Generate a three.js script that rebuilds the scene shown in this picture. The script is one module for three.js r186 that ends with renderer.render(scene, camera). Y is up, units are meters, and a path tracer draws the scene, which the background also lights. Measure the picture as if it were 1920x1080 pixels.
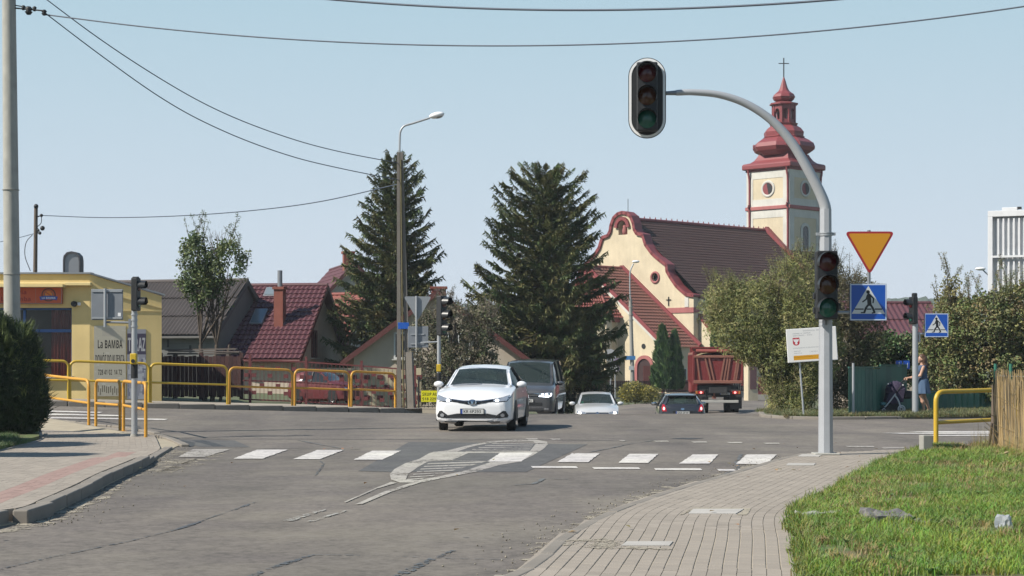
import * as THREE from 'three';
import { mergeGeometries, mergeVertices, toCreasedNormals } from 'three/addons/utils/BufferGeometryUtils.js';
import { RoundedBoxGeometry } from 'three/addons/geometries/RoundedBoxGeometry.js';
import { TessellateModifier } from 'three/addons/modifiers/TessellateModifier.js';
import { MarchingCubes } from 'three/addons/objects/MarchingCubes.js';

// ---------------------------------------------------------------- camera, sky, sun, exposure
const F = 3400, EYE = 1.5, HORIZON = 682;            // focal length in pixels of a 1920 wide picture, eye height, row of the horizon
const scene = new THREE.Scene();
const camera = new THREE.PerspectiveCamera(2 * Math.atan(540 / F) * 180 / Math.PI, 16 / 9, 0.5, 6000);
camera.position.set(0, EYE, 0);
camera.lookAt(0, EYE, -10);
camera.setViewOffset(1920, 1080, 0, -(HORIZON - 540), 1920, 1080);   // lens shifted up, verticals stay upright
camera.updateProjectionMatrix();
const renderer = new THREE.WebGLRenderer({ antialias: true });
renderer.toneMapping = THREE.LinearToneMapping;
renderer.toneMappingExposure = 1.5;
renderer.shadowMap.enabled = true;
const SUN_EL = 42 * Math.PI / 180, SUN_AZ = 24 * Math.PI / 180;      // low from the left, a little behind the camera
const sunDir = new THREE.Vector3(-Math.cos(SUN_EL) * Math.cos(SUN_AZ), Math.sin(SUN_EL), Math.cos(SUN_EL) * Math.sin(SUN_AZ));
const sun = new THREE.DirectionalLight(new THREE.Color(1, 0.94, 0.84), 5);
sun.position.copy(sunDir).multiplyScalar(150).add(new THREE.Vector3(0, 0, -60));
sun.target.position.set(0, 0, -60);
sun.castShadow = true;
Object.assign(sun.shadow.camera, { left: -90, right: 90, top: 90, bottom: -90, near: 1, far: 400 });
sun.shadow.mapSize.set(4096, 4096);
scene.add(sun, sun.target);
{ // clear late-summer sky: pale at the horizon, deeper blue overhead
  const w = 256, h = 256, d = new Float32Array(w * h * 4);
  const stops = [[0, 0.46, 0.495, 0.55], [0.06, 0.416, 0.48, 0.545], [0.2, 0.30, 0.42, 0.492], [0.5, 0.128, 0.232, 0.368], [1, 0.044, 0.104, 0.216]];
  for (let j = 0; j < h; j++) {
    const el = (j + 0.5) / h * Math.PI - Math.PI / 2, s = Math.max(0, Math.sin(el));
    let k = 0; while (k < stops.length - 2 && s > stops[k + 1][0]) k++;
    const a = stops[k], b = stops[k + 1], t = Math.min(1, (s - a[0]) / (b[0] - a[0]));
    for (let i = 0; i < w; i++) for (let c = 0; c < 3; c++) d[(j * w + i) * 4 + c] = el < 0 ? [0.12, 0.11, 0.10][c] : a[c + 1] + (b[c + 1] - a[c + 1]) * t;
    for (let i = 0; i < w; i++) d[(j * w + i) * 4 + 3] = 1;
  }
  const t = new THREE.DataTexture(d, w, h, THREE.RGBAFormat, THREE.FloatType);
  t.mapping = THREE.EquirectangularReflectionMapping; t.magFilter = THREE.LinearFilter; t.needsUpdate = true;
  scene.background = t; scene.environment = t;
}

// ---------------------------------------------------------------- helpers
let seed = 12345;
const rnd = () => { seed |= 0; seed = seed + 0x6D2B79F5 | 0; let t = Math.imul(seed ^ seed >>> 15, 1 | seed); t = t + Math.imul(t ^ t >>> 7, 61 | t) ^ t; return ((t ^ t >>> 14) >>> 0) / 4294967296; };
const rr = (a, b) => a + (b - a) * rnd();
const pick = (a) => a[Math.floor(rnd() * a.length)];
const clamp = (x, a, b) => Math.min(b, Math.max(a, x));
const sstep = (a, b, x) => { const t = clamp((x - a) / (b - a), 0, 1); return t * t * (3 - 2 * t); };
const lerp = (a, b, t) => a + (b - a) * t;
const V = (x, y, z) => new THREE.Vector3(x, y, z);
const wx = (px, D) => (px - 960) * D / F;                             // metres across for a bearing at depth D
const wy = (py, D) => EYE + (HORIZON - py) * D / F;                   // height for an elevation at depth D
const P = (px, py, D) => V(wx(px, D), wy(py, D), -D);
const G = (px, py) => { const D = F * EYE / (py - HORIZON); return [wx(px, D), D]; };   // a point of the level ground: [x, depth]
const hash2 = (x, y, s = 0) => { let h = Math.imul(x, 374761393) + Math.imul(y, 668265263) + Math.imul(s, 974711) | 0; h = Math.imul(h ^ h >>> 13, 1274126177); return ((h ^ h >>> 16) >>> 0) / 4294967296; };
function vnoise(x, y, per = 0, s = 0) {                               // value noise; per > 0 makes it tile
  const x0 = Math.floor(x), y0 = Math.floor(y), fx = x - x0, fy = y - y0, m = (v) => per ? ((v % per) + per) % per : v;
  const u = fx * fx * (3 - 2 * fx), v = fy * fy * (3 - 2 * fy);
  const a = hash2(m(x0), m(y0), s), b = hash2(m(x0 + 1), m(y0), s), c = hash2(m(x0), m(y0 + 1), s), d = hash2(m(x0 + 1), m(y0 + 1), s);
  return a + (b - a) * u + (c - a) * v + (a - b - c + d) * u * v;
}
const fbm = (x, y, per, oct = 4, s = 0) => { let r = 0, a = 0.5, n = 0; for (let i = 0; i < oct; i++) { r += a * vnoise(x * 2 ** i, y * 2 ** i, per ? per * 2 ** i : 0, s + i); n += a; a *= 0.55; } return r / n; };
const BASE = 0.8;                                                     // all base colours below are given for exposure 1.2
const lin = (r, g, b) => new THREE.Color().setRGB(r, g, b);
// height of the ground: level at the crossing, climbing to the left, dropping behind the crest of the side road
function gY(x, D) {
  const rise = 0.035 * clamp(-x - 2, 0, 12) * sstep(40, 51, D) * (1 - 0.6 * sstep(70, 120, D));
  const w = sstep(-7, -2.2, x) * (1 - sstep(8.6, 11.5, x) * (1 - sstep(60, 100, D)));
  const drop = -1.1 * sstep(53.5, 71, D) * Math.max(w, sstep(75, 120, D) * sstep(-22, -8, x));
  return rise + drop;
}
function tex(size, fn, o = {}) {                                      // grey or colour tile computed from fn(u, v) with u, v in 0..1
  const d = new Uint8Array(size * size * 4);
  for (let j = 0; j < size; j++) for (let i = 0; i < size; i++) {
    const c = fn(i / size, j / size), k = (j * size + i) * 4;
    if (Array.isArray(c)) { d[k] = clamp(c[0], 0, 1) * 255; d[k + 1] = clamp(c[1], 0, 1) * 255; d[k + 2] = clamp(c[2], 0, 1) * 255; } else d[k] = d[k + 1] = d[k + 2] = clamp(c, 0, 1) * 255;
    d[k + 3] = 255;
  }
  const t = new THREE.DataTexture(d, size, size); t.wrapS = t.wrapT = THREE.RepeatWrapping; t.magFilter = THREE.LinearFilter; t.minFilter = THREE.LinearMipmapLinearFilter; t.generateMipmaps = true;
  if (o.srgb) t.colorSpace = THREE.SRGBColorSpace;
  const m = o.metres || 1; t.repeat.set(1 / m, 1 / m); t.needsUpdate = true; return t;
}
function canvasTex(w, h, draw) {
  const c = document.createElement('canvas'); c.width = w; c.height = h; const g = c.getContext('2d'); draw(g, w, h);
  const t = new THREE.CanvasTexture(c); t.colorSpace = THREE.SRGBColorSpace; return t;
}
const std = (color, o = {}) => new THREE.MeshStandardMaterial({ color: lin(...color).multiplyScalar(BASE), roughness: 0.8, ...o });
const phys = (color, o = {}) => new THREE.MeshPhysicalMaterial({ color: lin(...color).multiplyScalar(BASE), roughness: 0.5, ...o });

// uv in metres, by the direction each face points
function boxUV(g) {
  g = g.index ? g.toNonIndexed() : g;
  const p = g.attributes.position, uv = new Float32Array(p.count * 2), a = V(), b = V(), c = V(), n = V();
  for (let i = 0; i < p.count; i += 3) {
    a.fromBufferAttribute(p, i); b.fromBufferAttribute(p, i + 1); c.fromBufferAttribute(p, i + 2);
    n.copy(b).sub(a).cross(c.clone().sub(a)); const x = Math.abs(n.x), y = Math.abs(n.y), z = Math.abs(n.z);
    [a, b, c].forEach((v, k) => { const q = (i + k) * 2; if (y >= x && y >= z) { uv[q] = v.x; uv[q + 1] = v.z; } else if (x >= z) { uv[q] = v.z; uv[q + 1] = v.y; } else { uv[q] = v.x; uv[q + 1] = v.y; } });
  }
  g.setAttribute('uv', new THREE.BufferAttribute(uv, 2)); return g;
}
function prep(g) {                                                    // the attributes every merged piece has: position, normal, uv
  g = g.index ? g.toNonIndexed() : g;
  for (const k of Object.keys(g.attributes)) if (!['position', 'normal', 'uv', 'color'].includes(k)) g.deleteAttribute(k);
  if (!g.attributes.normal) g.computeVertexNormals();
  if (!g.attributes.uv) g.setAttribute('uv', new THREE.BufferAttribute(new Float32Array(g.attributes.position.count * 2), 2));
  return g;
}
const merge = (list) => { const a = list.flat().map(prep); return a.length === 1 ? a[0] : mergeGeometries(a); };
const mv = (g, x = 0, y = 0, z = 0, ry = 0, rx = 0, rz = 0) => g.applyMatrix4(new THREE.Matrix4().compose(V(x, y, z), new THREE.Quaternion().setFromEuler(new THREE.Euler(rx, ry, rz, 'YXZ')), V(1, 1, 1)));
const box = (w, h, d, x = 0, y = 0, z = 0, ry = 0, rx = 0, rz = 0) => mv(new THREE.BoxGeometry(w, h, d), x, y, z, ry, rx, rz);
const rbox = (w, h, d, r, x = 0, y = 0, z = 0, ry = 0, rx = 0, rz = 0) => mv(new RoundedBoxGeometry(w, h, d, 2, Math.min(r, w / 2.01, h / 2.01, d / 2.01)), x, y, z, ry, rx, rz);
const cyl = (r0, r1, h, x = 0, y = 0, z = 0, seg = 16, ry = 0, rx = 0, rz = 0) => mv(new THREE.CylinderGeometry(r1, r0, h, seg), x, y, z, ry, rx, rz);
const tube = (pts, r, seg = 10, div = 0) => new THREE.TubeGeometry(new THREE.CatmullRomCurve3(pts.map((p) => p.isVector3 ? p : V(...p)), false, 'catmullrom', 0.5), div || pts.length * 6, r, seg, false);
function rod(a, b, r0, r1 = r0, seg = 8) {                            // straight tapered bar between two points
  a = a.isVector3 ? a : V(...a); b = b.isVector3 ? b : V(...b);
  const d = b.clone().sub(a), g = new THREE.CylinderGeometry(r1, r0, d.length(), seg);
  g.applyQuaternion(new THREE.Quaternion().setFromUnitVectors(V(0, 1, 0), d.clone().normalize())); const m = a.clone().add(b).multiplyScalar(0.5);
  return g.translate(m.x, m.y, m.z);
}
function bar(a, b, w, h) {                                            // straight bar of rectangular section
  a = a.isVector3 ? a : V(...a); b = b.isVector3 ? b : V(...b);
  const d = b.clone().sub(a), g = new THREE.BoxGeometry(w, h, d.length()), m = a.clone().add(b).multiplyScalar(0.5), o = new THREE.Object3D();
  o.position.copy(m); o.lookAt(b); o.updateMatrix(); return g.applyMatrix4(o.matrix);
}
const shapeOf = (pts, holes = []) => { const s = new THREE.Shape(pts.map(([x, y]) => new THREE.Vector2(x, y))); for (const h of holes) s.holes.push(new THREE.Path(h.map(([x, y]) => new THREE.Vector2(x, y)))); return s; };
const ext = (pts, depth, o = {}) => new THREE.ExtrudeGeometry(pts instanceof THREE.Shape ? pts : shapeOf(pts, o.holes), { depth, bevelEnabled: !!o.bevel, bevelThickness: o.bevel || 0, bevelSize: o.bevel || 0, bevelSegments: 2, curveSegments: o.seg || 12, steps: 1 });
function tri(...v) { const g = new THREE.BufferGeometry(); g.setAttribute('position', new THREE.Float32BufferAttribute(v.flat().flatMap((p) => p.isVector3 ? [p.x, p.y, p.z] : p), 3)); g.computeVertexNormals(); return boxUV(g); }
const quad = (a, b, c, d) => tri([a, b, c, a, c, d]);
const taken = {};
const numbered = (n) => { const k = taken[n] = (taken[n] ?? -1) + 1; return k ? `${n}_${String(k).padStart(3, '0')}` : n; };
function mesh(name, geo, mat, parent) {
  const g = Array.isArray(geo) ? merge(geo) : geo, m = new THREE.Mesh(g, mat); m.name = parent ? name : numbered(name); m.castShadow = m.receiveShadow = true; (parent || scene).add(m); return m;
}
const tagAs = (o, label, category, group) => { Object.assign(o.userData, { label, category }); if (group) o.userData.group = group; return o; };
function thing(name, label, category, pos = [0, 0, 0], turn = 0, group) {
  const o = new THREE.Group(); o.name = numbered(name); o.position.set(...pos); o.rotation.y = turn; scene.add(o); return tagAs(o, label, category, group);
}
const structure = (name, geo, mat) => { const m = mesh(name, geo, mat); m.userData.kind = 'structure'; return m; };
const stuff = (o) => { o.userData.kind = 'stuff'; return o; };
function copyOf(src, label, pos, turn = 0, group) { const r = src.clone(); r.name = numbered(src.name.replace(/_\d{3}$/, '')); r.position.set(...pos); r.rotation.y = turn; r.userData = { ...src.userData, label }; if (group) r.userData.group = group; scene.add(r); return r; }
function instances(name, geo, mat, list, parent) {                    // list of [Matrix4, Color]
  const m = new THREE.InstancedMesh(geo, mat, list.length); m.name = parent ? name : numbered(name);
  list.forEach(([mt, c], i) => { m.setMatrixAt(i, mt); if (c) m.setColorAt(i, c); });
  m.castShadow = m.receiveShadow = true; (parent || scene).add(m); return m;
}
const mat4 = (x, y, z, q, s, sy = s, sz = s) => new THREE.Matrix4().compose(V(x, y, z), q, V(s, sy, sz));
const eul = (x, y, z, order = 'YXZ') => new THREE.Quaternion().setFromEuler(new THREE.Euler(x, y, z, order));
function inPoly(x, y, poly) { let c = false; for (let i = 0, j = poly.length - 1; i < poly.length; j = i++) { const [xi, yi] = poly[i], [xj, yj] = poly[j]; if ((yi > y) !== (yj > y) && x < (xj - xi) * (y - yi) / (yj - yi) + xi) c = !c; } return c; }

// ---------------------------------------------------------------- materials
const grainTex = tex(256, (u, v) => 0.86 + 0.14 * fbm(u * 16, v * 16, 16, 4, 3) + 0.06 * (hash2(u * 256 | 0, v * 256 | 0, 8) - 0.5), { metres: 2.2 });
const plasterTex = tex(512, (u, v) => { const s = fbm(u * 5, v * 5, 5, 5, 21), d = fbm(u * 24, v * 3, 3 * 8, 3, 5); return 0.70 + 0.30 * s + 0.12 * (d - 0.5) + 0.05 * (hash2(u * 512 | 0, v * 512 | 0, 2) - 0.5); }, { metres: 5 });
const concreteTex = tex(512, (u, v) => 0.68 + 0.34 * fbm(u * 6, v * 6, 6, 5, 31) + 0.13 * (hash2(u * 512 | 0, v * 512 | 0, 4) - 0.5), { metres: 1.6 });
const woodTex = tex(256, (u, v) => 0.65 + 0.35 * fbm(u * 22, v * 2, 2, 4, 41) + 0.08 * (hash2(u * 256 | 0, v * 256 | 0, 6) - 0.5), { metres: 1.1 });
const bumpTex = tex(256, (u, v) => fbm(u * 30, v * 30, 30, 3, 51), { metres: 1 });
const M = {
  galv: std([0.46, 0.48, 0.50], { roughness: 0.45, metalness: 0.35, map: grainTex }),
  greyPaint: std([0.44, 0.455, 0.48], { roughness: 0.42, metalness: 0.1, map: grainTex }),
  black: std([0.012, 0.013, 0.015], { roughness: 0.55 }),
  blackShine: std([0.01, 0.011, 0.013], { roughness: 0.25 }),
  white: std([0.86, 0.86, 0.86], { roughness: 0.5 }),
  yellow: std([0.62, 0.40, 0.03], { roughness: 0.45, map: grainTex }),
  orangeYellow: std([0.66, 0.33, 0.035], { roughness: 0.5, map: grainTex }),
  signBack: std([0.26, 0.28, 0.31], { roughness: 0.55, metalness: 0.3, map: grainTex }),
  signBlue: std([0.012, 0.10, 0.46], { roughness: 0.35 }),
  concrete: std([0.36, 0.35, 0.32], { roughness: 0.95, map: concreteTex }),
  paleConcrete: std([0.46, 0.45, 0.41], { roughness: 0.95, map: concreteTex }),
  wood: std([0.16, 0.12, 0.09], { roughness: 0.9, map: woodTex }),
  bark: std([0.10, 0.075, 0.055], { roughness: 0.95, map: woodTex }),
  glassDark: phys([0.03, 0.035, 0.04], { roughness: 0.06, specularIntensity: 1 }),
  rubber: std([0.014, 0.014, 0.015], { roughness: 0.85 }),
  plastic: std([0.02, 0.021, 0.023], { roughness: 0.6 }),
  chrome: std([0.7, 0.71, 0.73], { roughness: 0.18, metalness: 1 }),
};

// ================================================================ ground, roads, pavements
const asphaltTex = tex(1024, (u, v) => {
  const i = u * 1024 | 0, j = v * 1024 | 0, st = fbm(u * 7, v * 7, 7, 6, 61), md = fbm(u * 46, v * 46, 46, 3, 62), fl = fbm(u * 150, v * 150, 150, 2, 63), g = hash2(i, j, 9), g2 = hash2(i >> 1, j >> 1, 10);
  const k = 0.62 + 0.36 * st + 0.34 * (md - 0.5) + 0.44 * (fl - 0.5) + 0.20 * (g - 0.5) + 0.14 * (g2 - 0.5) - (g2 > 0.985 ? 0.2 : 0) + (g > 0.993 ? 0.25 : 0);
  return [k, k * (0.975 + 0.03 * (st - 0.5)), k * (0.94 + 0.1 * (0.5 - st))];
}, { metres: 7 });
const asphaltMat = std([0.198, 0.179, 0.16], { roughness: 0.92, map: asphaltTex, vertexColors: true, bumpMap: bumpTex, bumpScale: 0.0015 });
function sheet(xs, ds, y, col) {
  const pos = [], uv = [], c = [], idx = [], n = xs.length;
  for (const D of ds) for (const x of xs) { pos.push(x, y(x, D), -D); uv.push(x, D); const k = col(x, D); c.push(...(Array.isArray(k) ? k : [k, k, k])); }
  for (let j = 0; j < ds.length - 1; j++) for (let i = 0; i < n - 1; i++) { const a = j * n + i, b = a + 1, e = a + n, f = e + 1; idx.push(a, b, f, a, f, e); }
  const g = new THREE.BufferGeometry(); g.setAttribute('position', new THREE.Float32BufferAttribute(pos, 3)); g.setAttribute('uv', new THREE.Float32BufferAttribute(uv, 2)); g.setAttribute('color', new THREE.Float32BufferAttribute(c, 3)); g.setIndex(idx); g.computeVertexNormals(); return g;
}
const span = (a, b, s) => { const r = []; for (let x = a; x < b - 1e-6; x += s) r.push(x); r.push(b); return r; };
// worn, dusty and patched asphalt: blotches and streaks along the way the traffic runs
const wear = (x, D) => { const a = x + 0.09 * D, st = fbm(a * 1.1, D * 0.09, 0, 3, 71), bl = fbm(x * 0.35, D * 0.22, 0, 4, 72), oil = sstep(0.62, 0.74, fbm(x * 1.3 + 40, D * 0.7, 0, 4, 74)), k = 0.60 + 0.50 * st + 0.36 * bl - 0.16 * oil; return [k, k * (0.99 - 0.02 * bl), k * (0.985 - 0.05 * bl)]; };
structure('road', sheet([...span(-70, -14, 4), ...span(-13.5, 14, 0.45), ...span(16, 70, 4)], [...span(-6, 12, 3), ...span(12.5, 57, 0.6)], (x, D) => gY(x, D) - 0.12 * sstep(54.5, 57, D) * (1 - sstep(-3.4, -2.4, x) * (1 - sstep(7.4, 8.4, x))), wear), asphaltMat);
const soilTex = tex(512, (u, v) => { const s = fbm(u * 9, v * 9, 9, 5, 81), g = hash2(u * 512 | 0, v * 512 | 0, 12); const t = sstep(0.4, 0.62, s); return [lerp(0.62, 0.45, t) + 0.2 * (g - 0.5), lerp(0.57, 0.62, t) + 0.2 * (g - 0.5), lerp(0.40, 0.25, t) + 0.12 * (g - 0.5)]; }, { metres: 3 });
const soilMat = std([0.19, 0.19, 0.16], { roughness: 1, map: soilTex, vertexColors: true });
structure('ground', sheet([...span(-2400, -200, 200), ...span(-160, -40, 20), ...span(-34, 34, 2), ...span(50, 170, 20), ...span(200, 2400, 200)], [...span(-60, 40, 10), ...span(44, 130, 2), ...span(140, 300, 20), 400, 600, 900, 1400, 2200], (x, D) => gY(x, D) - 0.06 - (D < 57 ? 0.08 : 0), (x, D) => 0.8 + 0.4 * fbm(x * 0.1, D * 0.1, 0, 3, 5)), soilMat);
function ribbon(path, width, lift, step = 1, cols = 9, colf = wear) {        // strip of constant width draped over the ground
  const c = new THREE.CatmullRomCurve3(path.map(([x, D]) => V(x, 0, -D))), n = Math.ceil(c.getLength() / step), pos = [], uv = [], col = [], idx = [];
  for (let i = 0; i <= n; i++) {
    const p = c.getPointAt(i / n), t = c.getTangentAt(i / n), q = V(-t.z, 0, t.x).normalize();
    for (let k = 0; k < cols; k++) { const o = (k / (cols - 1) - 0.5) * (Array.isArray(width) ? lerp(width[0], width[1], i / n) : width), x = p.x + q.x * o, z = p.z + q.z * o; pos.push(x, gY(x, -z) + lift, z); uv.push(x, -z); col.push(...colf(x, -z)); }
  }
  for (let i = 0; i < n; i++) for (let k = 0; k < cols - 1; k++) { const a = i * cols + k, b = a + 1, e = a + cols, f = e + 1; idx.push(a, b, f, a, f, e); }
  const g = new THREE.BufferGeometry(); g.setAttribute('position', new THREE.Float32BufferAttribute(pos, 3)); g.setAttribute('uv', new THREE.Float32BufferAttribute(uv, 2)); g.setAttribute('color', new THREE.Float32BufferAttribute(col, 3)); g.setIndex(idx); g.computeVertexNormals(); return g;
}
structure('side_road', ribbon([[2.6, 53.2], [3.2, 60], [5, 70], [8.9, 94], [13.6, 115], [20, 140], [44, 190]], [9.4, 7.4], 0.006, 0.8, 19), asphaltMat);
const paleWear = (x, D) => { const k = 1.05 + 0.25 * fbm(x * 0.4, D * 0.3, 0, 3, 9); return [k * 1.05, k, k * 0.95]; };
structure('forecourt', ribbon([[4.6, 84], [7, 100], [9.2, 112], [14, 128]], 5, 0.004, 1, 9, paleWear), asphaltMat);
// ---- flat shapes lying on the level ground, drawn as outlines of [x, depth]
function flat(poly, y, holes = []) { const g = new THREE.ShapeGeometry(shapeOf(poly, holes)); g.rotateX(-Math.PI / 2); g.translate(0, y, 0); const p = g.attributes.position, uv = g.attributes.uv; for (let i = 0; i < p.count; i++) uv.setXY(i, p.getX(i), -p.getZ(i)); return prep(g); }
function slab(poly, y, t) { const g = ext(poly, t); g.rotateX(-Math.PI / 2); g.translate(0, y - t, 0); return boxUV(prep(g)); }
const rough = (poly, a, step = 0.12) => { const o = []; for (let i = 0; i < poly.length; i++) { const [x0, y0] = poly[i], [x1, y1] = poly[(i + 1) % poly.length], l = Math.hypot(x1 - x0, y1 - y0), n = Math.max(1, Math.round(l / step)); for (let k = 0; k < n; k++) { const t = k / n, e = k ? a * (rnd() - 0.5) * 2 : 0; o.push([lerp(x0, x1, t) - (y1 - y0) / l * e, lerp(y0, y1, t) + (x1 - x0) / l * e]); } } return o; };
const line2 = (pts, w) => { const l = [], r = []; pts.forEach(([x, y], i) => { const a = pts[Math.max(0, i - 1)], b = pts[Math.min(pts.length - 1, i + 1)], d = Math.hypot(b[0] - a[0], b[1] - a[1]), nx = -(b[1] - a[1]) / d * w / 2, ny = (b[0] - a[0]) / d * w / 2; l.push([x + nx, y + ny]); r.unshift([x - nx, y - ny]); }); return [...l, ...r]; };
const gp = (list) => list.map(([x, y]) => G(x, y));

// ---- road paint and repairs
const alphaWorn = tex(1024, (u, v) => { const a = fbm(u * 90, v * 90, 90, 4, 91), b = fbm(u * 6, v * 6, 6, 3, 92); return (a * 0.75 + b * 0.5) > 0.50 ? 1 : 0; }, { metres: 3 });
const alphaFaint = tex(512, (u, v) => { const a = fbm(u * 100, v * 100, 100, 3, 93), b = fbm(u * 7, v * 7, 7, 3, 94); return (a * 0.8 + b * 0.45) > 0.60 ? 1 : 0; }, { metres: 3 });
const paintMat = std([0.76, 0.735, 0.71], { roughness: 0.8, map: asphaltTex });
const paintWorn = std([0.48, 0.455, 0.42], { roughness: 0.85, map: asphaltTex, alphaMap: alphaWorn, alphaTest: 0.5 });
const paintFaint = std([0.42, 0.41, 0.39], { roughness: 0.85, map: asphaltTex, alphaMap: alphaFaint, alphaTest: 0.5 });
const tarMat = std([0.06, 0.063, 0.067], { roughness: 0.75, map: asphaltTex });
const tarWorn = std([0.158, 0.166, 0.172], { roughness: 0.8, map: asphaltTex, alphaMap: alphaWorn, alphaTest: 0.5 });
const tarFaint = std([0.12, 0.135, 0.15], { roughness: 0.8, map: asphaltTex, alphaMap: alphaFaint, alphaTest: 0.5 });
const patchMat = std([0.125, 0.124, 0.124], { roughness: 0.9, map: asphaltTex });
const z5 = (l) => gp(l.map(([x, y]) => [520 + x / 3, 780 + y / 3]));
structure('asphalt_patch', flat(z5([[740, 147], [1140, 151], [1745, 160], [1400, 316], [1180, 316], [640, 316], [455, 311]]), 0.004), patchMat);
structure('asphalt_patch', flat(gp([[372, 838], [470, 839], [440, 826], [330, 824]]), 0.004), patchMat);
const zebra = structure('zebra_crossing', flat(gp([[482, 844], [540, 844], [492, 861], [438, 861]]), 0.008), paintMat);
zebra.geometry.dispose();
const stripes = [[[362, 843], [433, 843], [383, 858], [333, 858]], [[482, 844], [540, 844], [492, 861], [438, 861]], [[595, 844.5], [645, 844.5], [600, 862], [550, 862]], [[697, 846], [752, 846], [717, 863], [663, 863]], [[812, 848], [872, 848], [847, 864], [785, 864]], [[938, 850], [1000, 850], [977, 866.5], [915, 866.5]], [[1072, 851], [1125, 851], [1103, 867.5], [1045, 867.5]], [[1180, 852], [1235, 852], [1215, 869], [1159, 869]], [[1300, 853], [1347, 853], [1330, 870.5], [1273, 870.5]], [[1400, 853], [1457, 853], [1437, 871], [1380, 871]]];
scene.remove(zebra); taken.zebra_crossing = undefined; delete taken.zebra_crossing;
const crossing = new THREE.Group(); crossing.name = 'zebra_crossing'; crossing.userData.kind = 'structure'; scene.add(crossing);
stripes.forEach((s, i) => mesh('painted_stripe', flat(rough(gp(s), 0.012), 0.010), i === 0 || i === 4 ? paintWorn : paintMat, crossing));
const stopLine = new THREE.Group(); stopLine.name = 'stop_line'; stopLine.userData.kind = 'structure'; scene.add(stopLine);
[[995, 1080, 876.5], [1110, 1197, 878.5], [1226, 1313, 880.5], [1344, 1376, 882], [1383, 1404, 882]].forEach(([a, b, y]) => mesh('painted_dash', flat(gp([[a, y - 1.6], [b, y - 1.4], [b + 4, y + 1.8], [a + 4, y + 1.6]]), 0.008), paintMat, stopLine));
const edgeLine = new THREE.Group(); edgeLine.name = 'edge_line'; edgeLine.userData.kind = 'structure'; scene.add(edgeLine);
[[1160, 1173, 827], [1225, 1255, 828], [1295, 1327, 829.5], [1362, 1393, 830.5], [1430, 1463, 832], [1585, 1640, 838], [1652, 1700, 840.5], [1712, 1760, 843], [985, 1010, 823.7], [1030, 1052, 824.2]].forEach(([a, b, y]) => mesh('painted_dash', flat(gp([[a, y - 1], [b - 3, y - 1.2], [b, y + 1], [a + 6, y + 1.2]]), 0.008), paintWorn, edgeLine));
{ // hatched lens-shaped traffic island marking with its double line
  const isl = new THREE.Group(); isl.name = 'hatched_road_marking'; isl.userData.kind = 'structure'; scene.add(isl);
  const outer = z5([[632, 330], [660, 300], [720, 268], [800, 243], [860, 208], [960, 195], [1060, 170], [1180, 146], [1330, 135], [1470, 138], [1516, 146], [1522, 160], [1500, 185], [1440, 222], [1370, 258], [1250, 278], [1120, 315], [900, 358], [800, 378], [690, 377], [640, 360]]);
  const in1 = z5([[735, 330], [790, 290], [850, 257], [1000, 252], [1190, 258], [1195, 264], [1060, 308], [900, 345], [800, 362], [722, 362]]);
  const in2 = z5([[985, 250], [1075, 210], [1255, 210], [1180, 256]]);
  const in3 = z5([[1010, 203], [1090, 175], [1180, 156], [1300, 146], [1440, 145], [1452, 160], [1420, 200], [1200, 206]]);
  mesh('border_line', flat(outer, 0.007, [in1, in2, in3]), paintWorn, isl);
  for (let k = 0; k < 7; k++) { const y = 266 + k * 15, t = k / 6; mesh('hatch_line', flat(z5([[lerp(850, 725, t), y + 2], [lerp(1180, 830, t), y - 6 - 4 * (1 - t)], [lerp(1150, 820, t), y - 1], [lerp(840, 725, t), y + 7]]), 0.006), paintWorn, isl); }
  for (let k = 0; k < 5; k++) { const y = 152 + k * 11, t = k / 4; mesh('hatch_line', flat(z5([[lerp(1210, 1060, t), y + 3], [lerp(1445, 1420, t), y], [lerp(1445, 1415, t), y + 3.4], [lerp(1200, 1060, t), y + 7]]), 0.006), paintWorn, isl); }
  mesh('centre_line', flat(z5([[640, 374], [560, 405], [375, 487], [385, 490], [560, 412], [672, 379]]), 0.008), paintWorn, isl);
  mesh('centre_line', flat(z5([[745, 382], [600, 428], [440, 500], [478, 499], [640, 430], [815, 374]]), 0.008), paintWorn, isl);
  mesh('centre_line', flat(z5([[270, 528], [160, 553], [30, 592], [90, 595], [150, 572], [275, 533]]), 0.008), paintFaint, isl);
  mesh('centre_line', flat(z5([[380, 535], [280, 562], [165, 597], [205, 597], [310, 563], [400, 535]]), 0.008), paintFaint, isl);
}
{ const zl = new THREE.Group(); zl.name = 'zebra_crossing_001'; zl.userData.kind = 'structure'; scene.add(zl);
  for (const [a, b, y] of [[70, 190, 47.2], [75, 312, 45.1], [84, 230, 46.2]]) mesh('painted_stripe', ribbon([[wx(a, y), y], [wx((a + b) / 2, y), y + 0.02], [wx(b, y), y]], 0.42, 0.012, 0.4, 3, () => [1, 1, 1]), paintMat, zl);
  const zr = new THREE.Group(); zr.name = 'zebra_crossing_002'; zr.userData.kind = 'structure'; scene.add(zr);
  for (const [a, b, y] of [[1652, 1860, 813], [1700, 1866, 810.2], [1720, 1860, 817]]) mesh('painted_stripe', flat(gp([[a, y - 0.5], [b, y - 1.4], [b, y + 1.1], [a + 40, y + 1.2]]), 0.01), paintMat, zr);
}
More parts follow.
